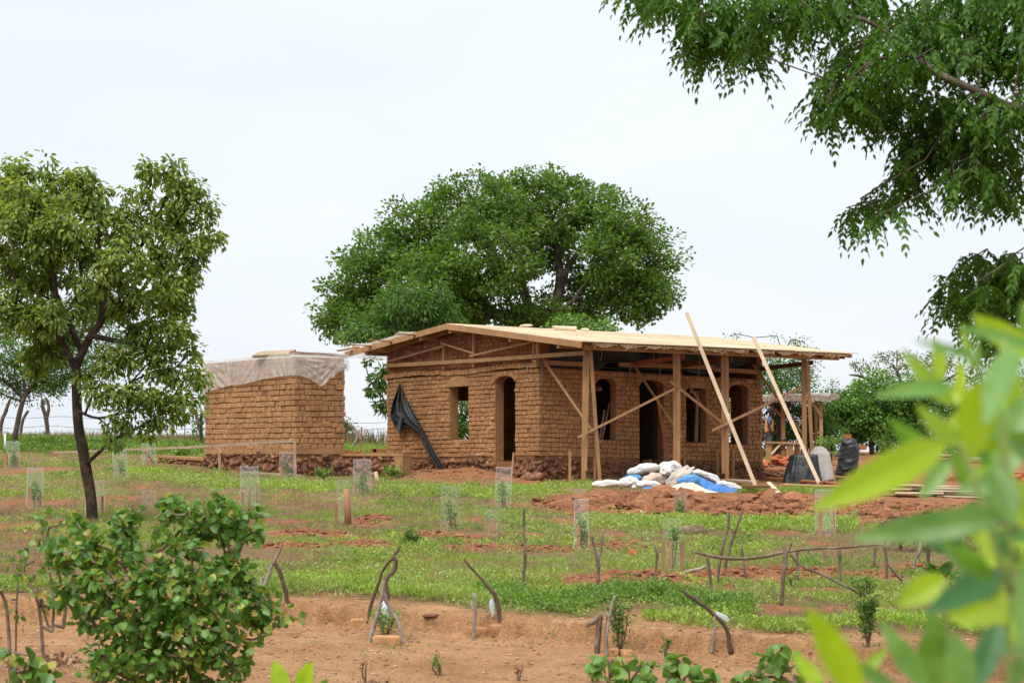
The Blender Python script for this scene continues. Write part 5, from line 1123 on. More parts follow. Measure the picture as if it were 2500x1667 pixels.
skin_body('trousers', [(B(0, 0, .52), (.15, .12), None), (B(0, -.09, .46), .105, 0), (B(.03, -.10, .27), .085, 1), (B(0, -.10, .07), .07, 2), (B(0, .09, .46), .105, 0), (B(.01, .10, .27), .085, 4), (B(-.04, .10, .07), .07, 5)], M['trousers'], per)
mb = MB(); c = B(.055, 0, .962); mb.grid(lambda s, t: c + Vector((math.cos(6.2832 * s) * .108 * math.sin(t * 1.75), math.sin(6.2832 * s) * .098 * math.sin(t * 1.75), .10 * math.cos(t * 1.75))), 24, 10); obj('cap', mb, M['cap'], per, True)
mb = MB()
for sx in (-1, 1): lump(mb, B(.125, .035 * sx, .93), (.012, .012, .010), rngc, 0)
obj('eyes', mb, M['white'], per, True)
# ------------------------------------------------------------ far fence on the crest
FG = 'crooked branch posts of the far fence'
FP = [([(0, 1094, 4.5), (3, 1037, 4.5), (15, 1001, 4.5), (25, 975, 3)], [], 'curved fence post at the far left edge leaning right'),
 ([(48, 1082, 4), (55, 1029, 4), (69, 1002, 3.5)], [], 'fence post second from the left with its bent top pointing right'),
 ([(120, 1090, 6), (113, 1026, 5.5), (105, 996, 4.5), (103, 973, 3)], [(114, 1022, 4), (119, 995, 4), (112, 970, 3)], 'thick fence post with a forked top left of the leaning tree'),
 ([(421, 1105, 5), (421, 1032, 5), (405, 993, 3)], [], 'fence post bent like a hook left of the store'),
 ([(497, 1086, 4.5), (483, 1029, 4.5), (477, 998, 4)], [], 'dark fence post leaning against the left corner of the store'),
 ([(340, 1106, 6), (339, 1066, 6)], [], 'short stout fence post in the shade of the left tree'),
 ([(450, 1084, 1.5), (453, 1006, 1.2)], [], 'thin bare sapling between two fence posts')]
Yf = 80.0
for br, b2, lab in FP:
    mb = MB()
    for q in (br, b2):
        if not q: continue
        pts = [P(x, y, Yf) for x, y, r in q]
        if q is br: pts[0].z = min(pts[0].z, float(gz(pts[0].x, Yf))) - .05
        sp = smooth_path(pts, 4); rr = np.interp(np.linspace(0, len(q) - 1, len(sp)), range(len(q)), [r * Yf / F for _, _, r in q]); mb.tube(sp, list(rr), 7, wob=.15, seed=int(q[0][0]))
    tag(obj('fence_post', mb, M['stickdark' if br[0][0] != 421 else 'stick'], None, True), lab, 'fence post', FG)
for j, (ya, yb_) in enumerate(((1017, 1030), (1042, 1048), (1062, 1066))):
    mb = MB(); pts = [P(x, ya + (yb_ - ya) * (x + 20) / 920 + 3 * math.sin(x * .03 + j), Yf - .08) for x in range(-20, 960, 20)]; mb.tube(pts, .012, 4)
    for p in pts[::1]: mb.bar(p + Vector((0, 0, -.03)), p + Vector((.02, 0, .03)), .008, .008)
    tag(obj('fence_wire', mb, M['wire']), ['top', 'middle', 'lowest'][j] + ' strand of barbed wire along the far fence', 'wire', 'fence wires')
stick('curved_branch', 'pale curved dead branch arching between the store and the house', 'branch', [[(852, 1102, 4), (866, 1082, 5), (872, 1062, 4.5), (860, 1040, 4), (828, 1019, 3)]], 'stickgrey', bury=False)
stick('dead_branch', 'dark dead branch lying in the grass left of the house wall', 'branch', [[(872, 1072, 4), (890, 1085, 4), (912, 1096, 3), (930, 1108, 2)]], 'stickdark', bury=False)
loose('metal_stake', 'thin reddish upright stake in the gap between store and house', 'stake', P(881, 1108, 70), P(883, 1042, 70), .05, .05, 'woodred')
ft = thing('timber_trestle', 'low brown timber trestle on the grass in the gap between the buildings', 'trestle', P(860, 1115, 66))
for (p0, p1, w_) in (((826, 1100), (882, 1105), .07), ((870, 1112), (945, 1114), .06), ((905, 1098), (945, 1101), .10), ((842, 1102), (852, 1116), .05), ((915, 1096), (908, 1112), .05), ((915, 1096), (922, 1113), .05), ((874, 1104), (876, 1116), .07)):
    mb = MB(); mb.bar(P(*p0, 66), P(*p1, 66), w_, .05); obj('rail' if w_ > .055 else 'leg', mb, M['woodred'], ft)
# ------------------------------------------------------------ trees
def skeleton(trunk, targets, rng, kmax=.045, rmin=.006, wob=.06, up=.15, attach=0.35, rpow=.5):
    """trunk: list of (point, radius) polylines (hand placed limbs); targets: clump centres. Returns edges [(a, b, ra, rb)]"""
    nodes = []; par = []; rad0 = []; plen = []
    for li, limb in enumerate(trunk):
        prev = None
        if li > 0:
            d = [(nodes[i] - Vector(limb[0][0])).length for i in range(len(nodes))]; prev = int(np.argmin(d))
        pts = smooth_path([p for p, r in limb], 4); rr = np.interp(np.linspace(0, len(limb) - 1, len(pts)), range(len(limb)), [r for _, r in limb])
        for p, r in zip(pts, rr):
            nodes.append(Vector(p)); par.append(prev); rad0.append(r); plen.append(0 if prev is None else plen[prev] + (nodes[prev] - Vector(p)).length); prev = len(nodes) - 1
    nfix = len(nodes); root = np.array(nodes[0]); T = np.array(targets); T = T[np.argsort(np.linalg.norm(T - np.array(nodes[nfix // 3]), axis=1))]
    A = [tuple(n) for n in nodes]
    for t in T:
        NA = np.array(A); d = np.linalg.norm(NA - t, axis=1) + attach * np.array(plen); d[:max(1, 4)] += 3
        i = int(np.argmin(d)); a = nodes[i]; v = Vector(t) - a; L = v.length; ns = max(1, int(L / .5)); prev = i
        for k in range(1, ns + 1):
            f = k / ns; p = a + v * f + (Vector(rng.normal(size=3)) * wob * L * (f * (1 - f)) * 2 if k < ns else Vector((0, 0, 0))) + Vector((0, 0, -up * L * f * (1 - f)))
            nodes.append(p); par.append(prev); rad0.append(None); plen.append(plen[prev] + (nodes[prev] - p).length); A.append(tuple(p)); prev = len(nodes) - 1
    cnt = np.zeros(len(nodes)); 
    for i in range(len(nodes) - 1, nfix - 1, -1):
        cnt[i] = max(cnt[i], 1)
        if par[i] is not None: cnt[par[i]] += cnt[i] if par[i] >= nfix else 0
    r = [rad0[i] if rad0[i] is not None else rmin + kmax * (cnt[i] ** rpow) * .2 for i in range(len(nodes))]
    return [(nodes[par[i]], nodes[i], min(r[par[i]], r[i] * 1.5), r[i]) for i in range(len(nodes)) if par[i] is not None]
def branch_obj(edges, m, parent, name='trunk', n=6):
    a = np.array([e[0] for e in edges]); b = np.array([e[1] for e in edges]); ra = np.array([e[2] for e in edges]); rb = np.array([e[3] for e in edges])
    d = unit(b - a); h = np.where(np.abs(d[:, 2:3]) > .9, np.array([[1., 0, 0]]), np.array([[0, 0, 1.]])); sx = unit(np.cross(d, h)); sy = np.cross(d, sx)
    b = b + d * (rb * .4)[:, None]; ang = 2 * math.pi * np.arange(n) / n; V = []
    for (p, r) in ((a, ra), (b, rb)): V.append(p[:, None] + (sx[:, None] * np.cos(ang)[None, :, None] + sy[:, None] * np.sin(ang)[None, :, None]) * r[:, None, None])
    V = np.concatenate(V, 1); k = np.arange(n); q = np.stack([k, (k + 1) % n, (k + 1) % n + n, k + n], 1)
    lp = (q[None] + (np.arange(len(edges)) * 2 * n)[:, None, None]).ravel(); return np_mesh(name, V.reshape(-1, 3), lp, 4, m, parent, smooth=True)
def lobes_to_clumps(lobes, Y0, rng, density, yr=.8, shell=.72, zf=1.0, jitterY=None):
    """lobes: (px, py, rx, ry, dY) in photo pixels at depth Y0 + dY -> clump centres and outward normals"""
    P_ = []; Nn = []
    for lb in lobes:
        px, py, rx, ry = lb[:4]; dY = lb[4] if len(lb) > 4 else 0; Y = Y0 + dY; c = np.array(P(px, py, Y)); ax = np.array([rx * Y / F, yr * (rx + ry) / 2 * Y / F, ry * Y / F])
        n = max(2, int(density * (rx * ry) * (Y / F) ** 2 * math.pi)); u = unit(rng.normal(size=(n, 3))); r = (shell + (1 - shell) * rng.uniform(size=(n, 1)) ** .6) * (1 + .10 * rng.normal(size=(n, 1))); inn = rng.uniform(size=(n, 1)) < .28; r = np.where(inn, r * rng.uniform(.2, .9, size=(n, 1)), r)
        P_.append(c + u * r * ax); Nn.append(u)
    return np.concatenate(P_), np.concatenate(Nn)
def crown(clumps, normals, rng, per, radius, flat, length, width, shape, m, parent, droop=.3, out=.6, name='foliage', fold=.25, up=.35):
    n = len(clumps); idx = np.repeat(np.arange(n), per); K = len(idx); off = unit(rng.normal(size=(K, 3))) * rng.uniform(.15, 1, size=(K, 1)) ** .6 * radius * rng.uniform(.6, 1.3, size=(n, 1))[idx]; off[:, 2] *= flat
    base = clumps[idx] + off; axis = unit(off) * .8 + normals[idx] * out + rng.normal(size=(K, 3)) * .55; axis[:, 2] -= droop; axis = unit(axis)
    upv = np.zeros((K, 3)); upv[:, 2] = 1; nrm = unit(upv * up + normals[idx] * .4 + rng.normal(size=(K, 3)) * .45); side = np.cross(nrm, axis)
    return leaf_mesh(name, base, axis, side, length * rng.uniform(.65, 1.2, K), width * rng.uniform(.7, 1.15, K), shape, m, parent, fold)
def tree(name, lab, cat, trunk_px, lobes, Y, seed, dens, per, rad, flat, L, W_, shape, leaf, bark, droop=.3, group=None, kmax=.05, yr=.8, out=.6, attach=.35, shell=.72, ground=True, **kw):
    rng = np.random.default_rng(seed); tr = [[(P(x, y, Y + (q[0] if q else 0)), r * Y / F) for (x, y, r, *q) in limb] for limb in trunk_px]
    if ground:
        p, r = tr[0][0]; p.z = min(p.z, float(gz(p.x, p.y)) - .1); tr[0][0] = (p, r)
    cl, nr = lobes_to_clumps(lobes, Y, rng, dens, yr, shell); t = thing(name, lab, cat, Vector(tr[0][0][0]), group)
    ed = skeleton(tr, cl, rng, kmax, attach=attach); branch_obj(ed, M[bark], t); crown(cl, nr, rng, per, rad, flat, L, W_, shape, M[leaf], t, droop, out, **kw); return t
BIG = [(1300,490,140,82,0),(1160,500,120,80,-1.5),(1440,520,130,80,1),(1040,545,110,88,1),(1530,560,90,85,-1),(940,630,100,85,0),(870,705,85,75,1),(812,785,52,42,0),(1060,680,120,90,-2.5),(1200,620,120,90,-3),(1180,725,90,55,-1),
 (1600,625,72,85,0.5),(1545,715,75,65,-.5),(1470,765,45,30,.5),(1300,560,120,60,2.5),(1480,620,55,60,-2),(1110,745,70,40,1),(1000,760,90,50,1),(1260,435,60,28,0),(1365,430,60,30,1),(900,780,70,40,-1),(1290,780,90,22,0),(1260,690,35,40,-1.5),(1400,755,40,30,1), (850,640,40,40,-1),(1640,690,30,40,.5),(1335,625,48,34,2),(1415,680,38,40,2),(1440,720,40,36,1),(1345,770,60,26,-1.5),(1250,760,60,30,-1.5),(1420,780,50,20,0),(1050,775,80,24,0),(880,800,60,30,.5),(1170,670,60,60,-2),(1320,720,24,22,2),(1600,700,60,50,-1),(1560,760,40,30,-1),(840,720,50,50,1),(800,760,40,40,1),(1000,620,90,60,1),(1480,690,70,60,1.5)]
BIG = [(1235 + (a[0] - 1235) * .965, 800 + (a[1] - 800) * .955) + tuple(a[2:]) for a in BIG]
tree('broad_tree', 'huge domed dark green tree rising behind the house', 'tree', [[(1290, 1090, 34), (1300, 850, 30), (1310, 790, 26)], [(1310, 800, 20), (1350, 760, 17, .5), (1368, 690, 14, .5), (1362, 620, 10, .5), (1375, 560, 7, 0)], [(1368, 690, 9, .5), (1395, 640, 7, .3), (1420, 605, 5, 0)],
  [(1310, 800, 18), (1250, 770, 14, -.5), (1200, 770, 11, -1), (1150, 790, 7, -1)], [(1300, 800, 14, 0), (1285, 740, 10, .3), (1268, 680, 9, .5), (1290, 640, 6, .5), (1300, 580, 5, 0)], [(1300, 810, 16), (1160, 740, 12, 1), (1050, 660, 8, 1.5), (1000, 600, 5, 1)], [(1340, 790, 12, 1), (1450, 730, 8, 1.5), (1540, 650, 5, 1)]],
  BIG, 82, 1, 8.5, 66, .52, .7, .175, .11, 'diamond', 'leafmain', 'barktree', .25, kmax=.09, yr=.85)
tree('pale_tree', 'lighter olive tree with long leaves in front of the broad tree, left of the ridge', 'tree', [[(990, 1090, 9), (985, 900, 7), (990, 820, 6)]], [(1010,735,95,48,0),(960,790,100,45,.5),(1075,770,60,35,.5),(890,815,55,25,0)], 76, 2, 20, 40, .42, .7, .19, .06, 'lance', 'leafmid', 'barktree', .7, group='trees beyond the buildings', kmax=.05)
tree('low_tree', 'small bright green tree top just above the roof ridge', 'tree', [[(1430, 1080, 8), (1430, 850, 6)]], [(1420,800,75,22,0),(1465,808,45,16,0),(1385,790,30,14,.5)], 74, 3, 20, 40, .36, .7, .13, .08, 'oval', 'leafbright', 'barktree', .4, group='trees beyond the buildings')
tree('olive_tree', 'large olive green tree with a dark leaning trunk at the left', 'tree',
  [[(227, 1290, 15), (222, 1215, 14), (211, 1150, 14.5), (201, 1090, 14), (193, 1050, 13), (188, 990, 12.5), (186, 900, 12), (190, 880, 11)], [(186, 910, 9), (160, 850, 8), (120, 800, 7), (60, 775, 6), (-20, 765, 4)], [(188, 890, 11), (215, 830, 10), (245, 785, 9), (252, 720, 9, .2), (245, 655, 7, .2), (240, 560, 5)],
   [(225, 820, 8), (330, 840, 6, -.3), (420, 850, 4, -.3)], [(245, 700, 7, .2), (330, 620, 6, .4), (385, 530, 4, .5), (420, 440, 2, .5)], [(200, 860, 8), (130, 700, 6, .5), (90, 560, 4, .5)], [(186, 1000, 4), (240, 1020, 3, -.4), (330, 1000, 2, -.5)]],
  [(120,490,90,60,0),(30,440,60,60,.4),(45,500,80,70,-.2),(205,470,60,50,.3),(240,500,50,45,0),(60,570,110,80,-.4),(180,570,90,70,-.7),(400,435,55,42,.3),(450,470,42,38,.2),(490,520,34,36,.2),(512,575,34,26,.2),(420,530,60,55,.5),(330,490,36,40,.3),(300,570,65,50,.2),
   (270,650,100,60,-.7),(470,610,42,40,.1),(400,610,50,50,0),(80,670,105,70,.5),(420,680,55,45,0),(470,655,26,30,.1),(30,750,85,60,-.3),(350,730,80,55,-.3),(430,745,36,36,.1),(455,700,25,25,.1),(380,820,75,48,-.2),(450,810,34,26,.1),(475,860,28,18,0),(130,840,60,50,.4),(300,880,70,38,-.4),
   (420,900,60,34,-.3),(480,930,34,18,-.2),(310,970,90,38,-.5),(400,980,60,30,-.3),(455,975,36,22,-.3),(290,1025,55,22,-.5),(380,1030,34,20,-.4),(430,1015,22,16,-.2),(285,1065,26,14,-.6),(360,1055,14,12,-.4),(40,415,14,32,.2),(115,405,12,26,.2),(90,880,50,40,.5),(220,930,34,26,-.4),(215,740,45,36,.3),(205,435,40,24,0),(430,405,14,14,.3),(395,800,50,30,-.4),(120,770,60,50,-.5)],
  G(222, 1272).y, 4, 44, 34, .19, .9, .115, .052, 'oval', 'leafleft', 'bark', 1.0, kmax=.028, yr=.7, out=.35, up=.5)
tree('feathery_tree', 'lighter feathery tree behind the olive tree at the left edge', 'tree', [[(30, 1090, 8), (55, 980, 6), (90, 930, 5)], [(60, 970, 5), (10, 930, 4), (-40, 900, 3)]], [(30,880,100,50,0),(70,940,90,40,.5),(130,900,60,60,0),(200,800,90,75,1),(170,880,60,45,0),(260,740,60,45,1),(10,820,60,35,1)], 70, 5, 20, 55, .42, .6, .12, .05, 'diamond', 'leafmid', 'barktree', .3, group='trees beyond the buildings')
tree('leafy_sapling', 'sparse sapling with broad leaves beside the left corner of the house', 'sapling', [[(962, 1060, 2.5), (940, 980, 2.5), (905, 930, 2), (892, 890, 1.5), (886, 870, 1)], [(935, 970, 1.5), (930, 900, 1.2), (915, 870, 1)]], [(925,930,22,28,0),(915,960,14,18,0),(935,985,12,28,0),(905,880,9,8,0),(925,905,18,15,0)], 68, 6, 32, 24, .18, .8, .19, .08, 'lance', 'leafmid', 'stick', .7, ground=False)
bush_specs = [('round green bush seen in the gap right of the store', [(845,1030,28,32,0),(835,1060,18,20,0)], 79, 7, 'leafmid'), ('bush peeking out left of the small store', [(492,1010,16,55,0),(488,1060,14,25,0)], 72, 8, 'leafmid')]
for lab, lb, Y, sd_, lf in bush_specs: tree('bush', lab, 'bush', [[(lb[0][0], 1095, 4), (lb[0][0], lb[0][1], 3)]], lb, Y, sd_, 14, 30, .26, .8, .12, .06, 'diamond', lf, 'barktree', .3, group='bushes beyond the buildings')
tree('dense_tree', 'dense small-leaved tree behind the right end of the porch', 'tree', [[(1900, 1110, 9), (1905, 1000, 7), (1905, 930, 6)]], [(1895,905,60,45,0),(1930,950,62,60,.4),(1900,1000,60,50,.5),(1870,940,40,60,0),(1955,880,38,32,0),(1880,1045,50,30,.8),(1945,1040,60,40,.8),(1800,960,40,60,2)], 79, 9, 16, 60, .38, .7, .11, .05, 'diamond', 'leafmid', 'barktree', .4, group='trees beyond the buildings')
tree('dense_tree', 'bare tipped treetop barely showing over the right roof edge', 'tree', [[(1900, 1110, 6), (1895, 900, 4)]], [(1790,818,14,7,0),(1905,822,16,8,0),(1940,828,10,7,0),(1960,830,5,6,0)], 84, 10, 14, 14, .3, .7, .12, .05, 'diamond', 'leafmid', 'barktree', .3, group='trees beyond the buildings')
tree('bush', 'broad green bush filling the space under the straw shelter', 'bush', [[(1960, 1115, 5), (1960, 1050, 4)]], [(1930,1050,60,40,0),(1990,1020,45,60,0),(2030,985,24,55,.6),(1870,1060,40,35,0),(2010,1060,50,40,-.5),(1800,1020,30,70,2)], 80.5, 11, 16, 55, .36, .8, .13, .06, 'diamond', 'leafmid', 'barktree', .4, group='bushes beyond the buildings')
tree('bush', 'tall leafy bush right of the straw shelter', 'bush', [[(2130, 1110, 7), (2120, 1010, 6), (2110, 960, 4)], [(2150, 1060, 5), (2200, 1020, 4), (2240, 990, 3)]], [(2080,985,50,38,0),(2060,1030,45,40,0),(2140,960,55,42,.5),(2130,1020,70,50,0),(2210,965,70,42,0),(2210,1030,80,48,.5),(2170,1060,90,30,0)], 81, 12, 22, 60, .38, .75, .15, .07, 'oval', 'leafbright', 'barktree', .5, group='bushes beyond the buildings')
tree('bush', 'dark green bush mass behind the blurred leaves at the right edge', 'bush', [[(2400, 1110, 7), (2400, 1000, 6)]], [(2310,1000,60,55,0),(2380,990,80,70,0),(2470,1000,80,90,0),(2300,1060,80,35,-.5),(2250,1088,130,20,-1),(2430,1092,130,20,-1),(2420,1060,100,40,-.5),(2540,980,70,100,0)], 80, 13, 14, 50, .42, .75, .14, .065, 'diamond', 'leafmid', 'barktree', .4, group='bushes beyond the buildings')
tree('bush', 'leafy bush behind the house, seen through the end wall window', 'bush', [[(1125, 1120, 5), (1122, 1040, 3)]], [(1122,1000,50,60,0),(1125,1060,50,40,0)], 72, 19, 18, 50, .3, .8, .14, .07, 'diamond', 'leafmid', 'barktree', .4, group='bushes beyond the buildings')
tree('low_bush', 'small bright bush between the shelter post and the wrapped stack', 'bush', [[(2030, 1110, 2), (2030, 1085, 2)]], [(2030,1085,30,18,0),(2045,1070,16,12,0)], 70, 14, 26, 34, .2, .8, .12, .06, 'oval', 'leafbright', 'barktree', .4, group='bushes beyond the buildings')
tree('flat_tree', 'flat-topped dusty tree with dark spreading branches at the right horizon', 'tree', [[(2215, 1110, 9), (2200, 990, 8), (2200, 945, 7)], [(2200, 960, 6), (2150, 945, 5), (2105, 920, 3.5), (2075, 915, 2)], [(2200, 950, 6), (2230, 930, 4), (2290, 935, 4), (2340, 910, 3)], [(2200, 945, 4), (2195, 915, 3), (2180, 890, 2)], [(2290, 935, 3), (2310, 900, 2), (2320, 880, 2)]],
  [(2130,895,50,16,0),(2190,878,50,18,1),(2240,895,45,16,-1),(2090,905,22,10,0),(2290,880,45,22,0),(2300,905,50,20,1),(2370,900,40,22,0),(2170,915,40,10,0),(2400,925,25,18,0)], 88, 15, 16, 28, .36, .45, .13, .055, 'diamond', 'leafpale', 'barktree', .2, kmax=.05, group='trees beyond the buildings')
# ------------------------------------------------------------ overhanging tree, trunk outside the frame on the right
def overhang():
    rng = np.random.default_rng(20); Y0 = 18.0
    lob = [(1565,0,60,22),(1545,35,25,25),(1610,45,50,38),(1600,75,25,30),(1690,60,65,60),(1700,140,50,50),(1770,100,70,80),(1740,165,38,38),(1820,150,45,60),(1843,200,18,28),(1880,50,80,70),(1915,120,45,32),(1950,110,30,40),(1985,45,80,50),(2040,80,40,32),(2100,50,90,60),
     (2090,170,70,55),(2060,250,65,65),(2020,310,42,50),(2100,310,55,45),(2150,290,65,60),(2200,200,80,60),(2230,110,90,60),(2330,80,110,80),(2440,60,90,60),(2340,190,90,50),(2440,170,80,60),(2250,330,75,60),(2230,395,38,30),(2330,310,70,60),(2310,390,75,60),(2420,330,90,70),(2400,430,90,70),(2250,430,50,50),(2205,460,32,35),(2200,510,38,32),(2155,540,38,25),(2105,570,45,28),(2080,590,22,22),(2135,590,22,18),(2180,575,22,16),
     (2250,540,10,42),(2370,490,70,42),(2340,500,20,20),(2440,500,60,50),(2465,540,30,28),(2380,525,20,20),(2400,690,70,25),(2440,720,70,40),(2360,720,28,20),(2320,745,38,26),(2300,780,20,22),(2350,780,40,40),(2340,830,20,25),(2420,790,60,60),(2440,860,50,50),(2490,720,40,80),(2530,150,50,200),(2720,300,120,300),(2720,750,120,120),(2700,100,150,150),(2480,780,30,50),(2480,700,30,40)]
    cl = []; 
    for (px, py, rx, ry) in lob:
        Y = Y0 + rng.uniform(-.7, .7); n = max(2, int(rx * ry * math.pi / 225)); a = rng.uniform(0, 6.283, n); r = rng.uniform(size=n) ** .5
        for k in range(n): cl.append(np.array(P(px + math.cos(a[k]) * r[k] * rx * .92, py - 66 + math.sin(a[k]) * r[k] * ry * .78, Y + rng.normal() * .25)))
    cl = np.array(cl); t = thing('overhanging_tree', 'big tree reaching in from the upper right with drooping pinnate leaves', 'tree', on_ground(9.5, 18.6))
    root = on_ground(9.5, 18.6, -.2); q = lambda x, y, r, d=0: (P(x, y, Y0 + d), r * Y0 / F)
    trunk = [[(root, .45), (root + Vector((-.1, 0, 2.5)), .38), (root + Vector((-.6, -.2, 4.2)), .32)], [(root + Vector((-.6, -.2, 4.2)), .22), q(3000, 420, 50, .3), q(2620, 310, 32, -.6), q(2470, 262, 10, -.8), q(2390, 225, 9, -.8), q(2300, 185, 8.5, -.8), q(2230, 135, 7, -.6), q(2150, 70, 5, -.2), q(2060, 40, 7, -.2), q(1900, 55, 5), q(1800, 40, 4), q(1700, 35, 3.5), q(1640, 10, 2.5)],
             [(root + Vector((-.6, -.2, 4.2)), .2), q(2800, 100, 25, .2), q(2560, 30, 14, .2), q(2450, -10, 12, .3)], [q(2480, 265, 10), q(2400, 330, 7, .2), q(2320, 380, 5, .3), q(2250, 440, 3.5, .3), q(2200, 500, 2.5, .3), q(2120, 555, 1.8, .3)], [q(2900, 500, 18, .2), q(2620, 620, 10, .2), q(2480, 690, 6, .1), q(2400, 700, 4), q(2320, 735, 2.5)], [q(2240, 140, 6), q(2150, 220, 4, .2), q(2080, 280, 3, .2)], [q(2560, 340, 9, .2), q(2480, 430, 6, .3), q(2400, 470, 4, .2)]]
    sub = cl[rng.permutation(len(cl))[:1100]]; branch_obj(skeleton(trunk, sub, rng, .012, rmin=.002, attach=.25, up=-.12), M['barktree'], t)
    n = len(cl); nl = 13; L = rng.uniform(.17, .30, n); d0 = rng.normal(size=(n, 3)) * np.array([.8, .8, .3]); d0[:, 2] -= .55; d0 = unit(d0); B_ = []; A_ = []; Sd = []; LL = []; rach = []
    for i in range(nl):
        f = (i // 2 + 1) / (nl // 2 + 1); p = cl + d0 * (L * f)[:, None]; p[:, 2] -= L * f * f * .45; h = unit(np.cross(d0, np.tile([0., 0, 1], (n, 1)))); s = 1 if i % 2 else -1
        if i == nl - 1: ax = d0 + np.array([0, 0, -.8])
        else: ax = h * s * .75 + d0 * .6 + np.array([0, 0, -.55]) + rng.normal(size=(n, 3)) * .22
        B_.append(p); A_.append(unit(ax)); Sd.append(unit(np.cross(ax, rng.normal(size=(n, 3)) * .5 + np.cross(d0, h)))); LL.append(rng.uniform(.055, .085, n) * (1 - .25 * abs(f - .5)))
    leaf_mesh('foliage', np.concatenate(B_), np.concatenate(A_), np.concatenate(Sd), np.concatenate(LL), np.concatenate(LL) * .42, 'lance', M['leafover'], t, .3)
overhang()
# ------------------------------------------------------------ ground cover
def scatter(n, rng, y0, y1, power):
    u = rng.uniform(size=n); y = (y0 ** (1 - power) + u * (y1 ** (1 - power) - y0 ** (1 - power))) ** (1 / (1 - power)); x = rng.uniform(-.32, .32, n) * y * 1.02; return x, y
def keep_out(x, y):
    q = np.stack([x - HC.x, y - HC.y], 1); u = q @ np.array(UD[:2]); v = q @ np.array(VD[:2]); k = (u > -.25) & (u < WF + .2) & (v > -2.1) & (v < WG + .1)
    q = np.stack([x - SO.x, y - SO.y], 1); u = q @ np.array(UD[:2]); v = q @ np.array(VD[:2]); return k | ((u > -.1) & (u < WS + .1) & (v > -.1) & (v < GS + .1))
def cover(name, lab, n, seed, per, L, W_, shape, m, thr, rad, upright, power=1.5, y0=21, y1=86, front=0.0, dens=None, cat='grass'):
    rng = np.random.default_rng(seed); x, y = scatter(n, rng, y0, y1, power); fm = front_mask(x, y); bm = bare_mask(x, y); nzv = fbm(x * .55, y * .32, seed, 4) + .30 * (fbm(x * 2.2, y * 1.6, seed + 3, 3) - .5) - (0 if m == M['drygrass'] else .09) * sst((-x / y - .11) / .06) * sst((52 - y) / 6)
    pk = (sst((nzv - thr) / .12) * (1 - np.clip(bm * 1.15, 0, 1)) * (1 - fm * (1 - front))); ok = (rng.uniform(size=n) < pk) & ~keep_out(x, y); x = x[ok]; y = y[ok]; k = len(x)
    z = gz(x, y); sc = (y / 45) ** .35 * rng.uniform(.6, 1.35, k); idx = np.repeat(np.arange(k), per); K = len(idx); a = rng.uniform(0, 6.283, K); r = rng.uniform(size=K) ** .7 * rad * sc[idx]
    base = np.stack([x[idx] + np.cos(a) * r, y[idx] + np.sin(a) * r, z[idx] - .01], 1); ax = np.stack([np.cos(a) * .6, np.sin(a) * .6, np.full(K, upright)], 1) + rng.normal(size=(K, 3)) * .4
    if upright < 1: base[:, 2] += rng.uniform(0, 1, K) * rad * .7 * sc[idx]
    sd_ = rng.normal(size=(K, 3)); LL = L * sc[idx] * rng.uniform(.6, 1.3, K)
    return leaf_mesh(name, base, ax, sd_, LL, LL * (W_ / L), shape, m, None, .2, label=lab, cat=cat, kind='stuff')
cover('grass', 'fresh green grass covering the field', 64000, 31, 11, .075, .009, 'diamond', M['grass'], .485, .10, 1.0)
cover('ground_weeds', 'bright low broad-leaved weeds over the field', 38000, 32, 13, .042, .022, 'diamond', M['grass'], .525, .12, .35, cat='weeds')
cover('dark_weeds', 'darker green weed clumps dotted over the field', 9500, 37, 30, .05, .02, 'diamond', M['weed'], .52, .15, .5, cat='weeds')
cover('dry_grass', 'dry brownish grass wisps in the field', 23000, 41, 9, .10, .006, 'diamond', M['drygrass'], .40, .11, 1.1, cat='dry grass')
def belt(name, lab, pts, n, seed, per, L, W_, m, rad, up, sy, kind='stuff', cat='weeds', shape='diamond'):
    rng = np.random.default_rng(seed); t = rng.uniform(0, len(pts) - 1, n); i = np.minimum(t.astype(int), len(pts) - 2); f = t - i; A = np.array(pts, float); q = A[i] * (1 - f)[:, None] + A[i + 1] * f[:, None]; q[:, 1] += rng.normal(size=n) * sy
    Y = flat_hit(q[:, 0], q[:, 1]); x = (q[:, 0] - CX) * Y / F; y = Y; z = gz(x, y); idx = np.repeat(np.arange(n), per); K = len(idx); a = rng.uniform(0, 6.283, K); r = rng.uniform(size=K) ** .6 * rad
    base = np.stack([x[idx] + np.cos(a) * r, y[idx] + np.sin(a) * r, z[idx] + rng.uniform(0, 1, K) * rad * (.9 if up < 1 else .1)], 1); ax = np.stack([np.cos(a) * .7, np.sin(a) * .7, np.full(K, up)], 1) + rng.normal(size=(K, 3)) * .4; LL = L * rng.uniform(.6, 1.3, K)
    return leaf_mesh(name, base, ax, rng.normal(size=(K, 3)), LL, LL * W_ / L, shape, m, None, .2, label=lab, cat=cat, kind=kind)
belt('bank_weeds', 'thick leafy weeds spilling over the earth bank', [(1180, 1440), (1260, 1462), (1330, 1474), (1400, 1474), (1470, 1456), (1540, 1452), (1620, 1458), (1700, 1478), (1830, 1488)], 1100, 51, 26, .045, .02, M['weed'], .12, .5, 9)
belt('bank_weeds', 'bright low weeds along the upper edge of the earth bank', [(640, 1435), (760, 1438), (900, 1442), (1000, 1448), (1120, 1458), (1200, 1470)], 800, 52, 16, .06, .02, M['grass'], .09, .9, 7)
belt('bank_weeds', 'low grey-green weeds on the lower ledge at the right', [(1580, 1500), (1700, 1510), (1850, 1522), (1960, 1530), (2060, 1520), (2140, 1512), (2250, 1530), (2400, 1545)], 420, 53, 16, .055, .02, M['grass'], .08, .9, 5)
belt('bank_weeds', 'bright grass strip at the left edge above the earth bank', [(-20, 1425), (60, 1428), (160, 1426), (260, 1420)], 260, 54, 16, .09, .02, M['grass'], .09, 1.0, 5)
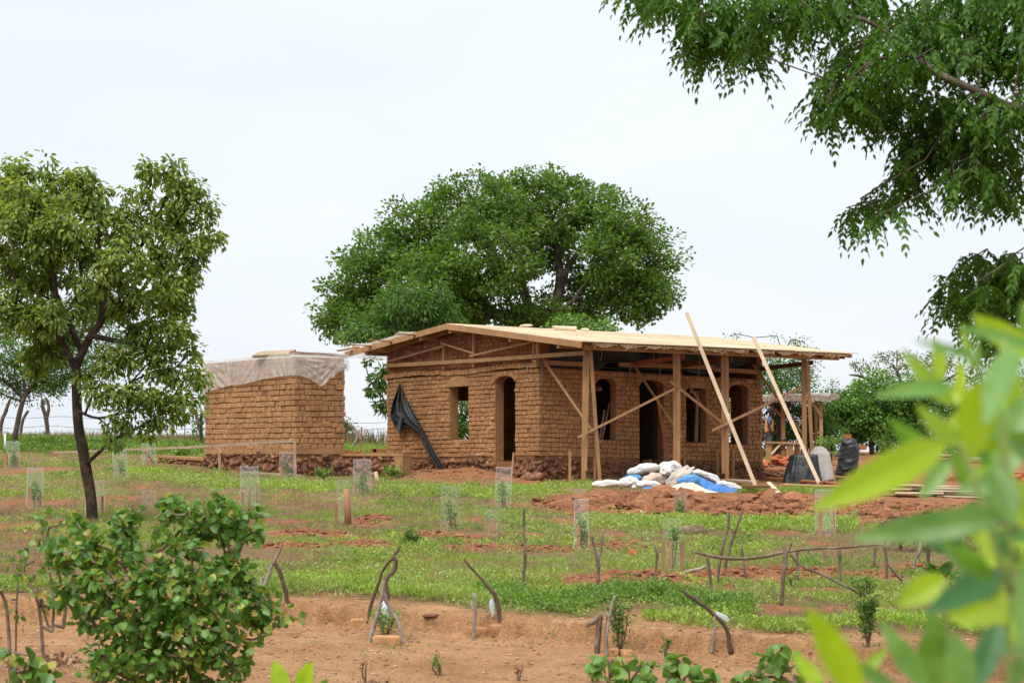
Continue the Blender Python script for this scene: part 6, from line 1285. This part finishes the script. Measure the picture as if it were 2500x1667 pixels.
belt('bright_weeds', 'bright lime weeds in front of the small store', [(310, 1156), (380, 1164), (460, 1172), (540, 1180), (700, 1188), (850, 1194)], 900, 55, 18, .06, .026, M['grass'], .12, .5, 6)
belt('bright_weeds', 'bright weeds along the foot of the long house', [(930, 1192), (1050, 1200), (1180, 1206), (1300, 1205), (1400, 1195), (1440, 1190)], 900, 56, 18, .06, .026, M['grass'], .12, .5, 7)
belt('mid_weeds', 'leafy green weeds below the red clods', [(1430, 1278), (1560, 1282), (1700, 1284), (1850, 1290), (1980, 1285), (2080, 1290)], 900, 57, 20, .065, .028, M['grass'], .13, .6, 7)
belt('crest_grass', 'tall pale dry grass along the far crest', [(-40, 1082), (200, 1082), (400, 1084), (500, 1087)], 650, 58, 8, .34, .010, M['drygrass'], .16, 1.6, 4, cat='dry grass')
belt('crest_grass', 'tall thin grass on the crest between the buildings', [(830, 1088), (945, 1096)], 60, 59, 6, .6, .008, M['drygrass'], .14, 2.2, 4, cat='dry grass')
belt('gap_grass', 'green grass in the gap between the buildings', [(820, 1100), (950, 1108)], 420, 60, 16, .22, .03, M['grass'], .16, 1.2, 6, cat='grass')
belt('crest_weeds', 'dark green weeds below the far fence', [(-30, 1092), (130, 1094), (300, 1098), (490, 1104)], 900, 61, 16, .17, .05, M['weed'], .25, .8, 6)
belt('pile_weeds', 'sparse grass between the planks on the ground', [(1800, 1200), (1900, 1204), (2000, 1205), (2150, 1222)], 160, 62, 14, .15, .012, M['grass'], .1, 1.4, 4, cat='grass')
cover('foreground_tufts', 'sparse small weeds and tufts on the bare foreground soil', 1500, 43, 10, .04, .012, 'diamond', M['weed'], .53, .05, .6, y0=17, y1=27.5, front=1, power=.5, cat='weeds')
cover('leaf_litter', 'dry leaves and twigs scattered over the bare foreground soil', 5200, 44, 2, .045, .014, 'diamond', M['drystuff'], .44, .10, .05, y0=17, y1=27.5, front=1, power=.5, cat='leaf litter')
belt('leaf_litter', 'pale curled dry leaves gathered below the tripod', [(870, 1618), (900, 1622), (935, 1614)], 90, 71, 2, .06, .03, M['drystuff'], .06, .3, 4, cat='leaf litter', shape='oval')
belt('leaf_litter', 'strip of dry leaves and twigs near the bottom right of centre', [(1340, 1645), (1400, 1640), (1440, 1650)], 110, 72, 2, .06, .02, M['drystuff'], .08, .2, 4, cat='leaf litter', shape='oval')
belt('leaf_litter', 'dry leaves on the soil left of the round-leaved shrub', [(20, 1580), (90, 1560), (150, 1552), (170, 1565)], 150, 73, 2, .06, .03, M['drystuff'], .1, .2, 6, cat='leaf litter', shape='oval')
for (tt, bs) in SEED:
    rp = np.random.default_rng(len(bs)); k = len(bs); leaf_mesh('seedling_leaves', bs, rp.normal(size=(k, 3)) + np.array([0, 0, .3]), rp.normal(size=(k, 3)), .08, .035, 'diamond', M['leafmid'], tt)
# ------------------------------------------------------------ single small plants
def plant(name, lab, px, py, hpx, wpx, n, L, W_, shape, m, seed, stems=3, cat='plant', droop=.1, dens_top=.5, group=None, stemm='stick', lean=0, sub=1):
    g = G(px, py); rng = np.random.default_rng(seed); h = hpx * g.y / F; w_ = wpx * g.y / F / 2; t = thing(name, lab, cat, g, group); mb = MB(); tips = []
    for s in range(stems):
        a = rng.uniform(0, 6.283); e = Vector((math.cos(a) * w_ * .7 + lean * h, math.sin(a) * w_ * .5, h * rng.uniform(.75, 1))); c = [g - ZZ * .03, g + e * .5 + Vector((rng.normal() * .02, 0, 0)), g + e]; sp = smooth_path(c, 4); mb.tube(sp, list(np.linspace(.010, .004, len(sp)) * max(1, h)), 5); tips.append(sp)
    obj('stem', mb, M[stemm], t, True); base = []; ax = []
    for i in range(n):
        sp = tips[rng.integers(stems)]; k = min(len(sp) - 1, int((.2 + .8 * rng.uniform() ** dens_top) * len(sp))); p = sp[k] + Vector(rng.normal(size=3)) * w_ * .28 * np.array([1, 1, .6])[0]; base.append(tuple(p)); d = unit(rng.normal(size=3) * np.array([1, 1, .5])); d[2] += .35 - droop; ax.append(d)
    leaf_mesh('foliage', np.array(base), np.array(ax), rng.normal(size=(n, 3)) + np.array([0, -.4, 0]), L * rng.uniform(.6, 1.2, n), W_ * rng.uniform(.7, 1.1, n), shape, m, t, .25); return t
plant('tripod_plant', 'bright feathery green plant inside the branch tripod', 942, 1552, 60, 70, 520, .05, .012, 'lance', M['leafbright'], 1, 6)
plant('leafy_shrub', 'upright small-leaved green shrub right of the gnarled post', 1514, 1594, 125, 62, 420, .05, .020, 'lance', M['leafmid'], 2, 7)
plant('leafy_sapling', 'slender leafy sapling with bare grey stem at the lower right', 2120, 1578, 130, 40, 360, .055, .026, 'oval', M['leafmid'], 3, 4, 'sapling')
plant('guarded_sapling', 'yellow-green sapling inside the faint three-stake sleeve', 1638, 1396, 110, 34, 110, .07, .028, 'oval', M['leafbright'], 4, 3, 'sapling', dens_top=.3)
plant('crown_plant', 'dark rosette of stiff leaves at the tip of the tripod branch', 1005, 1330, 24, 44, 90, .14, .03, 'lance', M['leafmid'], 5, 4, droop=-.2)
plant('seedling', 'small bright seedling on the bare soil below the tripod', 1075, 1648, 44, 34, 60, .045, .018, 'oval', M['leafbright'], 6, 3, group='seedlings on the bare soil')
plant('seedling', 'small reddish pink plant right of the bright seedling', 1268, 1662, 34, 26, 50, .03, .014, 'oval', M['flower'], 7, 3, group='seedlings on the bare soil')
plant('dry_seedling', 'withered pinkish plant with curled dry leaves at the lower left', 893, 1664, 50, 24, 30, .03, .014, 'oval', M['flower'], 8, 2, group='seedlings on the bare soil', stemm='stickdark')
plant('seedling', 'small leafy stalk behind the lower bushes right of centre', 1628, 1612, 52, 24, 60, .045, .022, 'oval', M['leafmid'], 9, 2, group='seedlings on the bare soil')
plant('wide_plant', 'low broad-leaved bright plant at the bottom near the shrub cluster', 1445, 1664, 40, 50, 90, .05, .02, 'oval', M['leafbright'], 10, 4, group='seedlings on the bare soil')
plant('cabbage_plant', 'large bluish flat leaves low behind the blurred leaves', 2265, 1420, 24, 130, 16, .34, .20, 'oval', M['leafmid'], 11, 3, droop=.3)
plant('low_weed', 'dark leafy weed at the top of the grass beside the forked stick', 1600, 1462, 32, 70, 160, .07, .035, 'oval', M['weed'], 12, 4, group='weeds in the field')
plant('low_weed', 'young maize-like shoots right of the forked rail post', 1935, 1434, 36, 30, 40, .10, .018, 'lance', M['leafbright'], 13, 3, group='weeds in the field')
plant('low_weed', 'tall green weed in front of the right rail posts', 2110, 1465, 54, 60, 140, .07, .028, 'oval', M['leafbright'], 14, 4, group='weeds in the field')
plant('low_weed', 'leafy weed behind the tall round stake, left of the field centre', 955, 1168, 20, 50, 120, .12, .06, 'oval', M['weed'], 15, 4, group='weeds in the field')
plant('low_weed', 'dark green weed clump at the foot of the store near the low wall', 790, 1172, 22, 34, 90, .12, .06, 'oval', M['weed'], 16, 4, group='weeds in the field')
plant('big_weed', 'broad-leaved dark weed under the grey board left of the store', 452, 1122, 24, 40, 60, .24, .10, 'oval', M['weed'], 17, 4, group='weeds in the field')
# round-leaved shrubs in the foreground
def heartshrub(name, lab, stems_px, lobes, Y, seed, dens, per, rad, L, group=None, leaf='leafshrub', **kw): return tree(name, lab, 'shrub', stems_px, lobes, Y, seed, dens, per, rad, .8, L, L * .95, 'heart', leaf, 'stick', .45, group, kmax=.016, yr=.7, out=.3, attach=.3, shell=.7, **kw)
YS = 17.6
heartshrub('round_leaved_shrub', 'big shrub with round heart-shaped leaves at the lower left', [[(470, 1700, 9), (468, 1600, 8), (460, 1520, 6)], [(468, 1620, 6), (350, 1660, 4), (290, 1640, 3)], [(465, 1560, 5), (560, 1400, 3.5), (600, 1310, 2)], [(462, 1540, 5), (390, 1420, 3.5), (380, 1300, 2)], [(462, 1540, 4), (620, 1560, 3), (690, 1510, 2)]],
  [(440,1255,80,38,0),(400,1240,35,25,.1),(540,1240,55,35,.2),(570,1280,60,35,0),(600,1270,40,22,0),(500,1300,110,35,.2),(255,1310,70,42,0),(300,1280,35,35,.1),(380,1350,100,45,-.3),(240,1370,90,50,-.2),(170,1380,40,35,0),(300,1420,110,50,-.4),(430,1430,110,60,-.4),(560,1400,70,50,0),(590,1370,50,30,.1),(250,1460,70,40,-.1),(350,1500,120,55,-.3),(500,1500,120,60,-.4),(590,1470,60,45,0),(640,1500,50,26,0),(690,1508,30,10,0),(300,1560,90,45,-.1),(420,1580,120,55,-.4),(550,1560,70,50,-.2),(620,1530,50,30,0),(260,1610,60,40,0),(350,1640,70,40,-.2),(500,1630,90,45,-.3),(580,1610,40,30,0),(230,1520,40,30,0),(615,1250,32,25,.1),(620,1300,26,20,0),(150,1340,40,35,0),(200,1300,45,30,0),(165,1440,40,40,0),(630,1450,36,22,0),(330,1600,100,40,-.4),(480,1680,80,40,-.2),(230,1650,40,30,0)],
  YS, 21, 120, 10, .10, .066)
heartshrub('sparse_shrub', 'sparse pale shrub with thin stems left of the big round-leaved shrub', [[(110, 1545, 5), (95, 1480, 4), (60, 1400, 3), (70, 1330, 2)], [(128, 1540, 4), (130, 1450, 3), (108, 1330, 2), (100, 1260, 1.2)], [(155, 1530, 5), (165, 1450, 4), (180, 1390, 3)], [(122, 1540, 3), (95, 1455, 2.5), (80, 1400, 2)]], [(140,1440,50,35,0),(150,1480,45,30,0),(60,1390,40,30,0),(100,1300,40,35,.1),(110,1260,25,25,.1),(60,1350,30,30,0),(170,1340,25,30,0),(120,1400,45,30,.1),(175,1270,20,30,.2)], 20.2, 22, 48, 7, .09, .062, 'thin foreground shrubs')
heartshrub('thin_sapling', 'single thin dark stem with few leaves at the far left', [[(37, 1555, 3), (40, 1490, 2.5), (44, 1420, 2), (42, 1380, 1.5)]], [(45,1440,25,40,0),(55,1500,22,30,0),(35,1400,20,25,0)], 20.0, 23, 22, 3, .07, .05, 'thin foreground shrubs')
heartshrub('bare_sapling', 'leaning bare grey stem at the left edge of the picture', [[(28, 1568, 5), (18, 1500, 4.5), (5, 1450, 4), (-20, 1400, 3)]], [(5,1420,15,20,0),(-10,1390,20,20,0)], 20.0, 24, 14, 2, .07, .05, 'thin foreground shrubs')
heartshrub('corner_shrub', 'small shrub with large fresh round leaves in the bottom left corner', [[(85, 1720, 4), (75, 1640, 3), (70, 1600, 2)], [(60, 1720, 3), (50, 1660, 2)]], [(60,1600,30,22,0),(80,1610,28,18,0),(40,1640,28,28,0),(70,1660,45,20,0),(110,1650,35,25,0),(140,1690,30,20,0),(20,1680,30,20,0)], 15.8, 25, 90, 4, .06, .085, 'thin foreground shrubs')
heartshrub('lower_shrub', 'fresh green round-leaved shrub at the bottom edge right of centre', [[(1490, 1720, 3), (1488, 1650, 2.5), (1480, 1610, 2)], [(1600, 1720, 3), (1640, 1640, 2)], [(1540, 1720, 3), (1535, 1620, 2)]], [(1478,1608,30,14,0),(1465,1625,18,14,0),(1500,1640,28,16,0),(1535,1640,26,28,0),(1560,1625,25,10,0),(1530,1660,22,16,0),(1595,1650,38,26,0),(1640,1640,38,18,0),(1660,1610,16,14,0),(1660,1660,40,16,0),(1600,1680,60,20,0),(1480,1670,20,10,0),(1700,1650,26,14,0),(1720,1665,25,14,0)], 15.5, 26, 60, 4, .05, .085, 'thin foreground shrubs', 'leafbright')
heartshrub('lower_shrub', 'round-leaved shrub at the bottom edge beneath the long blurred leaves', [[(1910, 1720, 3), (1900, 1650, 2.5), (1890, 1600, 2)]], [(1880,1600,36,12,0),(1905,1580,14,12,0),(1880,1625,26,14,0),(1930,1640,32,24,0),(1900,1655,30,16,0),(1815,1660,24,18,0),(1950,1670,30,18,0),(1840,1650,14,12,0)], 15.5, 27, 60, 4, .05, .085, 'thin foreground shrubs', 'leafbright')
# banana-like leaf tips at the bottom edge
def bigleaf(mb, base, tip, wd, nrm=Vector((0, -1, .3)), fold=.25, bend=0, n=14, prof=None):
    base = Vector(base); tip = Vector(tip); d = tip - base; L = d.length; ax = d.normalized(); sd_ = ax.cross(nrm).normalized(); nn = sd_.cross(ax)
    prof = prof or (lambda t: math.sin(math.pi * min(1, t ** .8)) ** .8 * (1 - .15 * t))
    def f(s, t):
        w_ = wd * prof(s) * (t - .5) * 2 * .5; return base + d * s + sd_ * w_ + nn * (abs(t - .5) * 2 * wd * fold * prof(s) * .5 + bend * math.sin(math.pi * s) * L + wd * .03 * math.sin(s * 26 + t * 5) * abs(2 * t - 1))
    mb.grid(f, n, 8)
YB = 12.0; bt = thing('banana_plant', 'young banana-like plant with broad bright leaf tips at the bottom edge', 'plant', on_ground((700 - CX) * YB / F, YB))
for i, (b_, t_, w_, nr) in enumerate((((715, 1790), (668, 1610), 46, Vector((.3, -1, .2))), ((722, 1790), (760, 1612), 52, Vector((-.5, -1, .1))), ((735, 1790), (798, 1655), 40, Vector((.2, -1, .4))))):
    mb = MB(); bigleaf(mb, P(*b_, YB), P(*t_, YB - .1 * i), w_ * YB / F, nr, .3, .03, prof=lambda t: min(1, (1 - t) * 5) ** .6 * (.55 + .45 * math.sin(t * 2.4))); obj('leaf', mb, M['near_y' if i < 2 else 'near_g'], bt, True)
mb = MB(); g = on_ground((715 - CX) * YB / F, YB, -.05); mb.tube([g, P(718, 1780, YB)], [.03, .02], 8); obj('stem', mb, M['near_s'], bt, True)
# ------------------------------------------------------------ out-of-focus sapling close to the camera
Yn = 2.5; np_root = on_ground((2450 - CX) * Yn / F, Yn); near = thing('near_sapling', 'out-of-focus young sapling with long bright leaves filling the lower right', 'sapling', np_root)
NL = [((2310,1080),(1975,1248),100,'y',-.2),((2460,1262),(2070,1318),85,'g',0),((2378,905),(2344,785),26,'p',.1),((2530,870),(2370,768),75,'y',.1),((2330,990),(2200,850),50,'p',.1),((2340,1090),(2235,985),50,'p',0),((2390,930),(2374,1130),110,'y',0),((2345,980),(2338,880),70,'y',.2),((2475,845),(2405,1040),85,'g',0),((2520,960),(2430,1190),110,'g',.1),
 ((2260,1095),(2168,1020),48,'g',.2),((2320,1120),(2245,1218),50,'g',0),((2425,1140),(2470,1290),85,'g',0),((2310,1410),(2188,1478),75,'y',0),((2450,1395),(2255,1500),80,'d',.1),((2490,1485),(2305,1500),62,'y',.1),((2100,1700),(1968,1478),92,'y',0),((2005,1670),(1935,1590),46,'p',.1),((2215,1565),(2208,1490),32,'g',0),((2260,1680),(2150,1515),72,'g',0),((2270,1690),(2275,1495),125,'g',.1),
 ((2440,1520),(2375,1700),72,'d',0),((2472,1505),(2482,1580),34,'p',0),((2110,1640),(2165,1580),34,'p',0),((2350,1700),(2330,1540),85,'g',0),((2540,1290),(2420,1220),80,'y',.1),((2520,1350),(2495,1600),70,'g',0),((2400,1290),(2425,1400),42,'y',0),((2540,1560),(2440,1690),70,'g',0),((2420,1420),(2340,1330),50,'g',0),((2480,1440),(2380,1530),60,'y',0),((2320,1560),(2240,1600),60,'g',0),((2200,1700),(2050,1610),55,'g',.2),((2450,1100),(2380,1180),60,'g',.1),((2420,1000),(2300,1045),60,'y',.1),((2540,1120),(2450,1060),80,'g',0),((2460,1180),(2330,1200),60,'g',0),((2520,1230),(2400,1150),60,'p',0),((2400,880),(2230,830),30,'g',0)]
rg = random.Random(5)
for k in range(46):
    x = rg.uniform(2260, 2540) if k % 3 else rg.uniform(2380, 2540); y = rg.uniform(980, 1660) if k % 4 else rg.uniform(850, 1050); a = rg.uniform(-.6, 3.7); L_ = rg.uniform(110, 230)
    if x - .24 * (y - 900) < 2090: continue
    NL.append(((x, y), (x + math.cos(a) * L_ * .8 - 30, y - math.sin(a) * L_ * .6), rg.uniform(34, 62), rg.choice('gggygdypy'), rg.uniform(.15, .5)))
for i, (b_, t_, w_, c_, dy) in enumerate(NL):
    mb = MB(); Yl = Yn + dy + rg.uniform(-.2, .35); bigleaf(mb, P(*b_, Yl), P(*t_, Yl - rg.uniform(-.03, .1)), w_ * Yl / F, Vector((rg.uniform(-.5, .5), -1, rg.uniform(-.1, .7))), .22, rg.uniform(-.05, .06)); obj('leaf', mb, M['near_' + c_], near, True)
mb = MB()
for pts in ([(2450, 1900), (2470, 1400), (2440, 1050), (2452, 830)], [(2470, 1300), (2460, 1130), (2452, 1000)], [(2350, 1900), (2320, 1600), (2300, 1420)], [(2470, 1450), (2350, 1100), (2310, 1080)], [(2150, 1900), (2110, 1700)]):
    sp = smooth_path([P(x, y, Yn) for x, y in pts], 4); mb.tube(sp, list(np.linspace(.0042, .0018, len(sp))), 7)
g0 = P(2450, 1900, Yn); mb.tube([np_root - ZZ * .05, (np_root + g0) / 2 + Vector((.02, 0, 0)), g0], [.014, .011, .006], 8); mb.tube([(np_root + g0) / 2, P(2350, 1900, Yn)], .005, 7); mb.tube([(np_root + g0) / 2, P(2150, 1900, Yn)], .005, 7)
obj('stem', mb, M['near_s'], near, True)
